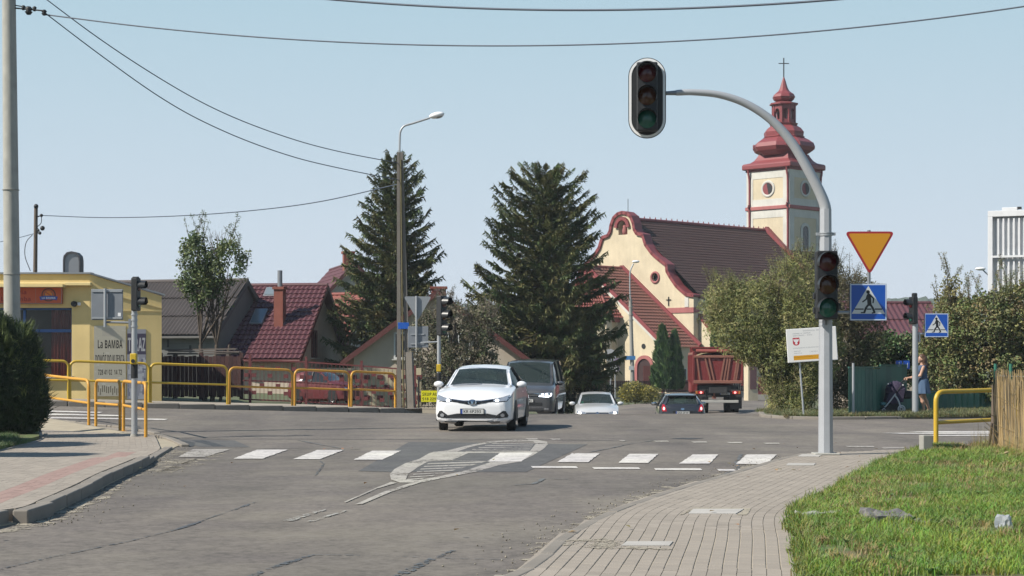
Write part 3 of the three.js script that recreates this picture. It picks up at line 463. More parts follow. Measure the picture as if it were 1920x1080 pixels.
{ // ---- yellow pizzeria with its orange fascia sign
  const D = 54, x0 = -26, x1 = wx(168, D), base = 0.15, top = wy(514, D), t = thing('pizzeria', 'flat-roofed yellow pizzeria with orange sign and tall shop window', 'building', [0, 0, -D]);
  const yb = wy(705, D), yt = wy(577, D), xr = wx(134.5, D), xl = -20;
  const front = ext([[x0, base], [x1, base], [x1, top], [x0, top]], 0.35, { holes: [[[xl, yb], [xr, yb], [xr, yt], [xl, yt]]] }); front.translate(0, 0, -0.35);
  const D2 = 54.55, xe = wx(303, D2), te = wy(555, D2), a = V(x1, 0, 0), e = V(xe, 0, -(D2 - D)), len = a.distanceTo(e), ang = Math.atan2(D2 - D, xe - x1);
  const side = ext([[0, base], [len, base], [len, te], [0, top]], 0.3); side.translate(0, 0, -0.3); side.rotateY(ang); side.translate(x1, 0, 0);
  mesh('wall', solid(front), B.ochre, t); mesh('side_wall', solid(side), B.ochre, t);
  mesh('roof', solid(mv(ext([[x0 + 0.05, 0.1], [x1 - 0.1, 0.1], [xe - 0.25, D2 - D], [xe - 2.6, 9], [x0, 9]], 0.2), 0, te - 0.2, 0, 0, -Math.PI / 2)), M.concrete, t);
  mesh('coping', solid(box(x1 - x0 + 0.1, 0.05, 0.45, (x0 + x1) / 2, top + 0.028, -0.14)), B.zinc, t);
  const cs = ext([[0, 0], [len + 0.1, te - top], [len + 0.1, te - top + 0.05], [0, 0.05]], 0.42); cs.translate(0, top + 0.004, -0.36); cs.rotateY(ang); cs.translate(x1, 0, 0); mesh('coping', solid(cs), B.zinc, t);
  mesh('fascia_ledge', solid(rbox(wx(173, D) - x0, 0.1, 0.22, 0.02, (wx(173, D) + x0) / 2, wy(533, D), 0.10)), B.ochreTrim, t);
  const ls = ext([[0, 0], [len, (te - top) * 0.92], [len, (te - top) * 0.92 + 0.04], [0, 0.04]], 0.03); ls.translate(0, wy(541, D), 0); ls.rotateY(ang); ls.translate(x1, 0, 0); mesh('side_ledge', solid(ls), B.ochreTrim, t);
  const ls2 = ext([[0.6, 0], [len, 0], [len, 0.03], [0.6, 0.03]], 0.02); ls2.translate(0, wy(583, D), 0); ls2.rotateY(ang); ls2.translate(x1, 0, 0); mesh('side_ledge', solid(ls2), B.ochreTrim, t);
  // projecting canopy slab over the shop window throws the slanting shade on the wall
  mesh('canopy', solid(box(wx(125, D) - x0, 0.08, 0.5, (wx(125, D) + x0) / 2, wy(536.5, D), 0.25)), B.ochreTrim, t);
  const sh = wy(538, D), sl = wy(570, D), sx0 = wx(-45, D), sx1 = wx(119, D), sign = new THREE.Group(); sign.name = 'fascia_sign'; t.add(sign);
  mesh('sign_box', solid(rbox(sx1 - sx0, sh - sl, 0.12, 0.01, (sx0 + sx1) / 2, (sh + sl) / 2, 0.09)), std([0.38, 0.10, 0.045], { roughness: 0.5 }), sign);
  const st = canvasTex(1024, 208, (g, w, h) => {
    g.fillStyle = '#c4582f'; g.fillRect(0, 0, w, h); g.strokeStyle = '#8d8d8d'; g.lineWidth = 6; g.strokeRect(3, 3, w - 6, h - 6);
    const pxx = (p) => (p + 45) / 164 * w; g.fillStyle = '#8b1f1a'; g.font = 'bold 76px sans-serif'; g.textAlign = 'right'; g.fillText('Pizzeria', pxx(53), 92); g.fillText('La Bamba', pxx(61), 178);
    g.fillStyle = '#9b8f86'; g.fillRect(pxx(69.5), 6, 3, h - 12);
    const cx = pxx(94), cy = 98; g.fillStyle = '#3a3330'; g.beginPath(); g.arc(cx, cy, 84, 0, 7); g.fill(); g.fillStyle = '#c4582f'; g.beginPath(); g.arc(cx, cy, 70, 0, 7); g.fill(); g.fillStyle = '#7b6a55'; g.beginPath(); g.arc(cx, cy, 56, 0, 7); g.fill(); g.fillStyle = '#d8802c'; g.beginPath(); g.arc(cx, cy - 6, 44, 0, 7); g.fill();
    g.fillStyle = '#a8421f'; for (let k = 0; k < 9; k++) { g.beginPath(); g.arc(cx - 30 + (k * 23) % 62, cy - 32 + (k * 17) % 44, 6, 0, 7); g.fill(); }
    g.fillStyle = '#2c50a8'; g.beginPath(); g.moveTo(cx - 108, 122); g.quadraticCurveTo(cx, 96, cx + 108, 122); g.lineTo(cx + 96, 168); g.quadraticCurveTo(cx, 142, cx - 96, 168); g.fill();
    g.fillStyle = '#e9e9ee'; g.font = 'bold 33px sans-serif'; g.textAlign = 'center'; g.fillText('LA BAMBA', cx, 149);
  });
  mesh('sign_face', mv(new THREE.PlaneGeometry(sx1 - sx0 - 0.02, sh - sl - 0.02), (sx0 + sx1) / 2, (sh + sl) / 2, 0.154), std([1, 1, 1], { map: st, roughness: 0.45 }), sign);
  // shop window: blue frame, red curtains, dim room behind the glass
  const win = new THREE.Group(); win.name = 'shop_window'; t.add(win); const ym = wy(620, D);
  for (const [w2, h2, x2, y2] of [[0.07, yt - yb, xl + 0.035, (yt + yb) / 2], [0.05, yt - yb, xr - 0.025, (yt + yb) / 2], [0.07, yt - yb, wx(43, D), (yt + yb) / 2], [xr - xl, 0.06, (xl + xr) / 2, yt - 0.03], [xr - xl, 0.09, (xl + xr) / 2, ym]]) mesh('frame', solid(box(w2, h2, 0.07, x2, y2, -0.2)), B.blue, win);
  mesh('pane', solid(box(xr - xl, yt - yb, 0.012, (xl + xr) / 2, (yt + yb) / 2, -0.22)), phys([0.8, 0.85, 0.85], { roughness: 0.03, transmission: 1, thickness: 0, specularIntensity: 0.5 }), win);
  mesh('sill', solid(box(xr - xl + 0.1, 0.06, 0.3, (xl + xr) / 2, yb - 0.031, 0.02)), B.whiteWall, win);
  const cur = (xa, xb) => { const n = 60, g = new THREE.PlaneGeometry(xb - xa, yt - yb, n, 1), p = g.attributes.position; for (let i = 0; i < p.count; i++) { const u = p.getX(i) / (xb - xa); p.setZ(i, 0.045 * Math.sin(u * 46) + 0.02 * Math.sin(u * 19 + 1)); } g.computeVertexNormals(); return mv(g, (xa + xb) / 2, (yt + yb) / 2, -0.31); };
  mesh('curtain', cur(wx(92, D), xr + 0.05), std([0.60, 0.10, 0.075], { roughness: 0.9, side: THREE.DoubleSide }), win);
  const room = box(9, top - base - 0.3, 6, xr - 4.4, (top + base) / 2 - 0.1, -3.6); mesh('interior', solid(room), std([0.16, 0.13, 0.10], { side: THREE.DoubleSide }), t);
  const tb = solid(box(1.4, 0.05, 0.7, wx(66, D), yb + 0.25, -1.2)); mesh('counter', [tb, solid(box(1.3, 0.7, 0.6, wx(66, D), yb - 0.1, -1.2))], std([0.32, 0.24, 0.05]), t);
  const lamp = new THREE.Group(); lamp.name = 'wall_lamp'; t.add(lamp); mesh('lamp_head', cyl(0.085, 0.085, 0.12, wx(140.5, D), wy(570, D), 0.1, 18, 0, Math.PI / 2), M.black, lamp); mesh('junction_box', solid(rbox(0.09, 0.09, 0.07, 0.01, wx(149, D), wy(570, D), 0.035)), M.white, lamp);
  // lettering and posters on the side wall
  const post = (u0, u1, pa, pb, draw, name) => { const tt = canvasTex(512, 640, draw), y0 = wy(pb, D + 1), y1 = wy(pa, D + 1), g = new THREE.BoxGeometry((u1 - u0) * len, y1 - y0, 0.02); g.translate((u0 + u1) / 2 * len, (y0 + y1) / 2, 0.014); g.rotateY(ang); g.translate(x1, 0, 0); mesh(name, g, std([0.85, 0.83, 0.78], { map: tt, roughness: 0.8 }), t); };
  post(0.06, 0.50, 612, 742, (g, w, h) => { g.fillStyle = '#d8d2c2'; g.fillRect(0, 0, w, h); g.fillStyle = '#e4e0d4'; for (let k = 0; k < 70; k++) g.fillRect(rnd() * w, rnd() * h, rnd() * 60, rnd() * 16); g.fillStyle = '#cfc9bd'; g.fillRect(130, 20, 200, 74); g.fillStyle = '#2a2622'; g.textAlign = 'center'; g.font = 'bold 104px sans-serif'; g.save(); g.translate(256, 205); g.scale(0.8, 1); g.fillText('La BAMBA', 0, 0); g.restore(); g.save(); g.translate(256, 335); g.scale(0.66, 1.25); g.font = 'bold 78px sans-serif'; g.fillText('DOWÓZ DO KLIENTA', 0, 0, 720); g.restore(); g.save(); g.translate(256, 445); g.scale(0.8, 1); g.font = 'bold 66px sans-serif'; g.fillStyle = '#4a453c'; g.fillText('728 41 02  14 72', 0, 0, 560); g.restore(); g.fillStyle = '#8a8272'; for (let k = 0; k < 12; k++) g.fillRect(60 + k * 33, 540 + rnd() * 30, 18, 60); }, 'painted_notice');
  post(0.52, 0.78, 618, 748, (g, w, h) => { g.fillStyle = '#a9aab8'; g.fillRect(0, 0, w, h); g.fillStyle = '#4f4a63'; g.fillRect(0, 40, w, 190); g.fillStyle = '#cfd0d6'; g.font = 'bold 170px sans-serif'; g.textAlign = 'center'; g.fillText('TERAZ', 256, 200, 480); g.fillStyle = '#c8cbd4'; for (let k = 0; k < 40; k++) g.fillRect(rnd() * w, 240 + rnd() * 380, 20 + rnd() * 120, 20 + rnd() * 70); g.fillStyle = '#7c7f96'; for (let k = 0; k < 22; k++) g.fillRect(rnd() * w, 240 + rnd() * 380, 10 + rnd() * 60, 10 + rnd() * 40); }, 'torn_poster');
  const v = thing('roof_vent', 'grey metal roof vent with arched hood on the pizzeria', 'vent', [wx(138, 57.5), te, -57.5]); const vw = 0.27, vh = wy(472, 57.5) - te;
  const arch = [[-vw, 0], [vw, 0], [vw, vh - 0.28], [vw * 0.92, vh - 0.14], [vw * 0.55, vh - 0.03], [0, vh], [-vw * 0.55, vh - 0.03], [-vw * 0.92, vh - 0.14], [-vw, vh - 0.28]];
  mesh('duct', solid(ext(arch.map(([x, y]) => [x * 0.88, y - (y > 0.2 ? 0.03 : 0)]), 0.5).translate(0, 0, -0.27)), B.zinc, v); mesh('hood_rim', solid(ext(arch, 0.5, { holes: [arch.map(([x, y]) => [x * 0.87, y > 0.2 ? y - 0.05 : 0.02])] }).translate(0, 0, -0.21)), std([0.09, 0.09, 0.10], { roughness: 0.6, metalness: 0.4 }), v);
}
{ // ---- grey barn with a corrugated roof
  const yaw = -0.31, t = gableHouse('barn', 'dark grey rendered barn with corrugated roof behind the small tree', { pos: [-16.25, 0, -83.9], yaw, L: 8.6, W: 6.0, eave: 2.8, ridge: 5.15, wall: B.greyWall, roof: B.fibre, over: 0.25, verge: 0.15, tw: 0.18, th: 1.4, amp: 0.075, trim: std([0.09, 0.085, 0.08]) });
  t.userData.category = 'barn';
  for (const [x, y] of [[-2.4, 2.2], [-1.0, 2.45], [0.2, 2.25], [0.9, 2.05], [2.0, 2.4], [3.1, 2.15]]) mesh('vent_slit', solid(box(0.1, 0.34, 0.06, x, y, 2.985)), M.black, t);
  for (let k = 0; k < 5; k++) mesh('wall_joint', solid(box(8.4, 0.015, 0.012, 0, 0.4 + k * 0.5, 3.003)), std([0.10, 0.10, 0.10]), t);
}
{ // ---- red-roofed house with rooflights
  const t = gableHouse('red_roofed_house', 'house with wine-red tiled roof, rooflights and brick chimney beside the barn', { pos: [-12.35, 0, -84.6], yaw: -0.17, L: 7, W: 8.1, eave: 1.9, ridge: 5.0, wall: B.beige, roof: B.tileRed, over: 0.42, verge: 0.38, tw: 0.23, th: 0.36, amp: 0.05, group: 'garden houses' });
  const R = t.roofGroup;
  for (const [x, u, w, h] of [[1.2, 0.5, 0.62, 1.15], [1.35, 0.88, 0.7, 0.7]]) { const g = new THREE.Group(); g.name = 'rooflight'; const p = t.on(x, u); g.position.set(p[0], p[1] + 0.03, p[2]); g.rotation.x = -Math.PI / 2 + t.pitch; R.add(g); mesh('frame', solid(rbox(w, h, 0.1, 0.02)), B.zinc, g); mesh('pane', solid(box(w - 0.14, h - 0.14, 0.02, 0, 0, 0.055)), phys([0.25, 0.3, 0.33], { roughness: 0.05, metalness: 0.3 }), g); }
  const c = new THREE.Group(); c.name = 'chimney'; const p = t.on(2.3, 0.42); c.position.set(p[0], p[1], p[2]); R.add(c);
  mesh('stack', solid(box(0.42, 2.1, 0.5, 0, 0.45, 0)), B.brick, c); mesh('cap', solid(box(0.54, 0.12, 0.62, 0, 1.55, 0)), B.brick, c); mesh('flue', cyl(0.11, 0.11, 0.8, 0, 1.95, 0), B.zinc, c);
  windowPart(t, 0.75, 1.25, 3.53, 2.4, 1.1, Math.PI / 2, { frame: B.trimDark, bars: 1, sill: B.whiteWall });
  for (const x of [1.6, 2.7]) windowPart(t, 0.4, 0.3, 3.53, 1.0, x - 2, Math.PI / 2, { frame: B.trimDark });
  mesh('downpipe', rod([3.45, 1.5, 4.3], [3.42, -0.6, 4.2], 0.05), B.trimDark, t);
}
{ // ---- houses behind it
  const a = gableHouse('red_roofed_house', 'small gable with orange-red roof squeezed behind the wine-red house', { pos: [-9.4, 0, -95.5], yaw: -0.6, L: 4.2, W: 3.6, eave: 1.9, ridge: 5.0, wall: B.whiteWall, roof: B.tileOrange, tw: 0.3, th: 0.36, amp: 0.045, over: 0.2, verge: 0.15, group: 'garden houses' });
  windowPart(a, 0.5, 1.3, 2.12, 2.6, 0, Math.PI / 2, {});
  const b = gableHouse('red_roofed_house', 'tall pale house behind the first spruce, its brick chimney on the ridge', { pos: [wx(664, 110) - 1.1, 0, -114], yaw: -Math.PI / 2 + 0.25, L: 9, W: 7.2, eave: 3.6, ridge: 7.5, wall: B.whiteWall, roof: B.tileRed, tw: 0.32, th: 0.4, amp: 0.04, over: 0.5, verge: 0.55, group: 'garden houses' });
  const c = new THREE.Group(); c.name = 'chimney'; c.position.set(3.6, 7.4, 0.2); b.roofGroup.add(c); mesh('stack', solid(box(0.6, 1.3, 0.6, 0, 0.2, 0)), B.brick, c); mesh('cap', solid(box(0.75, 0.14, 0.75, 0, 0.87, 0)), B.brick, c);
  windowPart(b, 1.0, 1.3, 4.53, 4.4, -1.2, Math.PI / 2, {});
}
{ // ---- low broad house with its gable to the road
  const D = 75, half = 175 * D / F, t = gableHouse('low_house', 'low beige house with broad gable behind the lattice lamp post', { pos: [wx(820, D), 0, -D - 5], yaw: -Math.PI / 2, L: 10, W: half * 2 - 0.8, eave: wy(668, D), ridge: wy(552, D), wall: B.beige, roof: B.tileRed, tw: 0.32, th: 0.4, amp: 0.04, over: 0.42, verge: 0.35, group: 'garden houses' });
  t.rotation.y = -Math.PI / 2;
  windowPart(t, 0.95, 1.1, 5.03, wy(648, D), wx(780, D) - wx(820, D), Math.PI / 2, { frame: B.frameWhite, sill: B.whiteWall, bars: 1 });
  windowPart(t, 0.95, 1.1, 5.03, wy(648, D), wx(880, D) - wx(820, D), Math.PI / 2, { frame: B.frameWhite, sill: B.whiteWall, bars: 1 });
  const c = new THREE.Group(); c.name = 'chimney'; c.position.set(3.6, wy(552, D), 0); t.roofGroup.add(c); mesh('stack', solid(box(0.5, 0.5, 0.6, 0, 0.05, 0)), B.brick, c); mesh('cap', solid(box(0.62, 0.1, 0.72, 0, 0.33, 0)), B.brick, c);
  mesh('downpipe', rod([5.1, 1.6, -half + 0.55], [5.06, -0.2, -half + 0.5], 0.05), B.trimDark, t);
}
{ // low garden wall of the yard seen through the fence
  const t = thing('garden_wall', 'low cream garden wall with brick-red squares behind the railings', 'wall', [0, 0, -64]);
  mesh('wall', solid(box(wx(790, 64) - wx(560, 64), 1.7, 0.2, (wx(790, 64) + wx(560, 64)) / 2, 0.5, 0)), B.cream, t);
  for (let r = 0; r < 4; r++) for (let k = 0; k < 9; k++) mesh('brick', solid(box(0.2, 0.15, 0.06, wx(566, 64) + 0.24 + k * 0.46 + (r % 2) * 0.23, -0.05 + r * 0.36, 0.11)), B.fenceRed, t);
}
{ // ---- red-roofed house half hidden on the right
  gableHouse('red_roofed_house', 'house with dark red ribbed roof behind the green fence on the right', { pos: [wx(1668, 88), 0, -90], yaw: 0.05, L: 4.6, W: 6, eave: wy(632, 88), ridge: wy(574, 90), base: -1, wall: B.beige, roof: B.tileRed, tw: 0.26, th: 2, amp: 0.05, over: 0.3, verge: 0.2, group: 'garden houses' });
}

// ---------------------------------------------------------------- church
{
  const t = thing('church', 'cream baroque church with red onion-domed tower and scrolled gable', 'church', [9.5, -1.0, -152], Math.PI / 4);
  const Y = (y) => y + 1.0;                                            // heights below are above eye-level ground, the group stands a metre lower
  // gable outline, right half
  const half = [[7.6, 6.95], [6.9, 7.05], [5.9, 7.75], [5.25, 8.5], [4.9, 9.0], [4.85, 9.5], [4.1, 9.95], [3.3, 10.5], [2.6, 11.25], [2.25, 12.1], [1.6, 12.25], [1.35, 12.6], [1.25, 13.1], [0.95, 13.7], [0.5, 14.0], [0, 14.1]];
  const outl = [...half.map(([z, y]) => [z, Y(y)]), ...half.slice(0, -1).reverse().map(([z, y]) => [-z, Y(y)])];
  const hole = []; for (let k = 0; k < 20; k++) { const a = k / 20 * 2 * Math.PI; hole.push([3.55 + 0.36 * Math.cos(a), Y(8.6) + 0.36 * Math.sin(a)]); }
  const niche = []; for (let k = 0; k <= 10; k++) { const a = k / 10 * Math.PI; niche.push([0.5 * Math.cos(a), Y(12.9) + 0.6 * Math.sin(a)]); } niche.push([-0.5, Y(12.3)], [0.5, Y(12.3)]);
  const gw = ext([[-7.6, 0], [7.6, 0], ...outl], 0.6, { holes: [hole, niche] }); gw.rotateY(-Math.PI / 2); gw.translate(0.3, 0, 0); gw.scale(1, 1, 1);
  mesh('gable', solid(gw), B.churchCream, t);
  const cop = []; for (let i = 0; i < outl.length - 1; i++) { const [z0, y0] = outl[i], [z1, y1] = outl[i + 1]; cop.push(solid(bar([0, y0 + 0.06, z0], [0, y1 + 0.06, z1], 0.95, 0.26))); }
  for (const [z, y] of outl) cop.push(solid(cyl(0.13, 0.13, 0.95, 0, y + 0.06, z, 10, 0, 0, Math.PI / 2)));
  mesh('coping', cop, B.churchRed, t);
  const nr = []; for (let k = 0; k < 12; k++) { const a = k / 12 * Math.PI, b = (k + 1) / 12 * Math.PI; nr.push(bar([-0.36, Y(12.9) + 0.75 * Math.sin(a), 0.68 * Math.cos(a)], [-0.36, Y(12.9) + 0.75 * Math.sin(b), 0.68 * Math.cos(b)], 0.3, 0.3)); }
  mesh('niche_arch', nr.map(solid), B.churchRed, t); mesh('niche_back', solid(box(0.05, 1.4, 1.1, 0.28, Y(12.8), 0)), B.churchCream, t);
  mesh('niche_statue', mv(new THREE.LatheGeometry([[0, 0], [0.2, 0], [0.24, 0.3], [0.16, 0.62], [0.2, 0.72], [0.08, 0.8], [0.1, 0.95], [0, 1.02]].map(([x, y]) => new THREE.Vector2(x, y)), 12), -0.05, Y(12.32), 0), B.churchBand, t);
  const rw = new THREE.Group(); rw.name = 'round_window'; rw.position.set(-0.3, Y(8.6), 3.55); t.add(rw); mesh('surround', mv(new THREE.TorusGeometry(0.42, 0.1, 8, 24), -0.02, 0, 0, Math.PI / 2), B.churchBand, rw); mesh('pane', cyl(0.4, 0.4, 0.05, 0.25, 0, 0, 20, 0, 0, Math.PI / 2), M.glassDark, rw);
  mesh('band', solid(box(0.75, 0.42, 2.8, 0, Y(5.85), 6.25)), B.churchBand, t); mesh('band', solid(box(0.75, 0.42, 2.8, 0, Y(5.85), -6.25)), B.churchBand, t);
  mesh('wall_cross', [solid(box(0.06, 0.75, 0.07, -0.34, Y(6.6), 5.0)), solid(box(0.06, 0.07, 0.5, -0.34, Y(6.72), 5.0))], M.black, t);
  mesh('wall_plaque', solid(box(0.05, 0.8, 0.4, -0.33, Y(6.5), 6.9)), B.churchWhite, t);
  mesh('lightning_rod', rod([0, Y(14), 0.3], [0, Y(15.3), 0.3], 0.025), M.black, t);
  // nave
  mesh('nave_wall', solid(box(24, Y(7), 15.0, 12.3, Y(7) / 2, 0)), B.churchCream, t);
  const R = new THREE.Group(); R.name = 'nave_roof'; t.add(R);
  for (const s of [1, -1]) { const a = [s > 0 ? 0.3 : 24, Y(6.75), s * 7.95], b = [s > 0 ? 24 : 0.3, Y(6.75), s * 7.95], c = [s > 0 ? 24 : 0.3, Y(13.6), 0], d = [s > 0 ? 0.3 : 24, Y(13.6), 0]; mesh('roof_slope', tiled(a, b, c, d, 0.34, 0.36, 0.05, 3), B.tileBrown, R); mesh('cornice', solid(box(24, 0.3, 0.35, 12.3, Y(6.6), s * 7.7)), B.churchWhite, R); }
  mesh('ridge_cap', solid(rod([0.3, Y(13.68), 0], [24, Y(13.68), 0], 0.16)), B.churchRed, R);
  for (let k = 0; k < 26; k++) mesh('ridge_crest', solid(cyl(0.07, 0.03, 0.2, 1 + k * 0.72, Y(13.9), 0, 6)), B.churchRed, R);
  // stepped coping where the nave roof meets the tower side
  mesh('verge_coping', [solid(bar([19.4, Y(13.9), 0.0], [19.4, Y(9.6), 4.6], 0.5, 0.34))], B.churchRed, R);
  for (const x of [6, 11, 16]) { const w = new THREE.Group(); w.name = 'nave_window'; w.position.set(x, Y(3.2), 7.5); t.add(w); const a = [[-0.6, -1.6], [0.6, -1.6], [0.6, 0.9]]; for (let k = 1; k < 10; k++) a.push([0.6 * Math.cos(k / 10 * Math.PI), 0.9 + 0.6 * Math.sin(k / 10 * Math.PI)]); a.push([-0.6, 0.9]); mesh('surround', solid(ext(a.map(([p, q]) => [p * 1.3, q * 1.12]), 0.06, { holes: [a] })), B.churchWhite, w); mesh('pane', solid(ext(a, 0.03)), M.glassDark, w); }
  mesh('buttress', solid(mv(ext([[0, 0], [1.7, 0], [1.7, 4.6], [0, 6.4]], 0.9), 1.3, 0, 7.5, -Math.PI / 2)), B.churchCream, t); mesh('buttress_cap', solid(bar([0.85, 4.72, 9.25], [0.85, 6.55, 7.4], 1.1, 0.16)), B.churchRed, t);
  // lower front range with its porch
  const fx = -4.3, fe = Y(2.9), fr = Y(9.3), fw = 8.1;
  const fg = ext([[-fw, 0], [fw, 0], [fw, fe], [0, fr], [-fw, fe]], 4.3, {}); fg.rotateY(Math.PI / 2); fg.translate(fx, 0, 0); mesh('front_range_wall', solid(fg), B.churchCream, t);
  const FR = new THREE.Group(); FR.name = 'front_range_roof'; t.add(FR);
  const k2 = (fr - fe) / fw, ey = fe - 0.3 * k2;
  mesh('roof_slope', tiled([fx - 0.25, ey + 0.1, fw + 0.3], [-0.32, ey + 0.1, fw + 0.3], [-0.32, fr + 0.12, 0], [fx - 0.25, fr + 0.12, 0], 0.34, 0.42, 0.085, 3), B.tilePorch, FR);
  mesh('roof_slope', tiled([-0.32, ey + 0.1, -fw - 0.3], [fx - 0.25, ey + 0.1, -fw - 0.3], [fx - 0.25, fr + 0.12, 0], [-0.32, fr + 0.12, 0], 0.34, 0.42, 0.085, 3), B.tilePorch, FR);
  for (const s of [1, -1]) { mesh('verge_board', solid(bar([fx - 0.3, fr + 0.08, 0], [fx - 0.3, ey + 0.08, s * (fw + 0.3)], 0.1, 0.3)), B.churchRed, FR); mesh('abutment_flashing', solid(bar([-0.42, fr + 0.3, 0], [-0.42, ey + 0.3, s * (fw + 0.3)], 0.22, 0.34)), B.churchRed, FR); mesh('verge_moulding', solid(bar([fx - 0.08, fr - 0.3, 0], [fx - 0.08, ey - 0.1, s * (fw + 0.1)], 0.14, 0.35)), B.churchWhite, FR); }
  mesh('ridge_cap', solid(rod([fx - 0.3, fr + 0.18, 0], [-0.3, fr + 0.18, 0], 0.15)), B.churchRed, FR);
  const dz = 5.9, door = new THREE.Group(); door.name = 'door'; door.position.set(fx, 0, dz); t.add(door);
  const arch = (w, h) => { const a = [[-w, 0], [w, 0], [w, h - w]]; for (let k = 1; k < 12; k++) a.push([w * Math.cos(k / 12 * Math.PI), h - w + w * Math.sin(k / 12 * Math.PI)]); a.push([-w, h - w]); return a; };
  mesh('surround', solid(mv(ext(arch(0.98, 2.95), 0.16, { holes: [arch(0.72, 2.68)] }), -0.005, 0.22, 0, -Math.PI / 2)), B.churchBand, door);
  mesh('opening', solid(mv(ext(arch(0.75, 2.7), 0.04), -0.01, 0.22, 0, -Math.PI / 2)), std([0.035, 0.012, 0.012]), door);
  mesh('door_leaf', solid(box(0.06, 2.1, 0.72, -0.55, 1.28, 0.75, 0.9)), std([0.16, 0.045, 0.04], { map: woodTex }), door);
  mesh('step', solid(box(0.8, 0.2, 2.4, -0.4, 0.1, 0)), M.concrete, door);
  mesh('porch_oculus', cyl(0.2, 0.2, 0.06, fx - 0.02, Y(2.9), dz - 0.15, 16, 0, 0, Math.PI / 2), M.black, t);
  const pw = windowPart(t, 0.7, 1.7, -2.2, Y(0.3), fw + 0.02, 0, { frame: B.frameWhite }); pw.name = 'porch_window';
  for (const z of [fw - 0.3, 4.6]) mesh('downpipe', rod([fx - 0.12, ey, z], [fx - 0.12, 0, z], 0.08), B.churchRed, t);
  // polygonal apse with hipped tile roof
  const A = new THREE.Group(); A.name = 'apse'; A.position.set(fx, 0, 0); t.add(A);
  const n = 8, r = 3.3, ang = (k) => Math.PI / 2 + (k + 0.5) / n * 2 * Math.PI, co = []; for (let k = 0; k < n; k++) co.push([r * Math.cos(ang(k)), r * Math.sin(ang(k))]);
  const aw = ext(co, Y(5.2)); aw.rotateX(-Math.PI / 2); mesh('apse_wall', solid(aw), B.churchCream, A);
  const AR = new THREE.Group(); AR.name = 'apse_roof'; A.add(AR);
  for (let k = 0; k < n; k++) { const p = (q, m) => [m * 3.75 * Math.cos(ang(q)), Y(5.15), -m * 3.75 * Math.sin(ang(q))]; const a = p(k, 1), b = p(k + 1, 1), ap = [0, Y(9.2), 0]; const e0 = [b[0] * 0.02, ap[1], b[2] * 0.02], e1 = [a[0] * 0.02, ap[1], a[2] * 0.02]; const g = tiled(a, b, e0, e1, 0.3, 0.36, 0.09, 4); AR.userData.k = k; mesh('apse_slope', g, B.tileOrange, AR); mesh('hip_tile', solid(rod(V(...a).add(V(0, 0.12, 0)), [0, Y(9.32), 0], 0.11)), B.tileOrange, AR); }
  delete AR.userData.k;
  mesh('apse_finial', solid(mv(new THREE.LatheGeometry([[0, 0], [0.3, 0], [0.32, 0.3], [0.15, 0.5], [0.28, 0.8], [0, 1.1]].map(([x, y]) => new THREE.Vector2(x, y)), 10), 0, Y(9.1), 0)), B.churchRed, AR);
  for (let k = 0; k < n; k++) mesh('apse_pilaster', solid(box(0.5, Y(5.0), 0.5, r * Math.cos(ang(k)) * 0.985, Y(5.0) / 2, -r * Math.sin(ang(k)) * 0.985, ang(k))), B.churchCream, A);
  mesh('apse_cornice', solid(mv(ext(co.map(([x, y]) => [x * 1.06, y * 1.06]), 0.3), 0, Y(4.85), 0, 0, -Math.PI / 2)), B.churchBand, A);
}
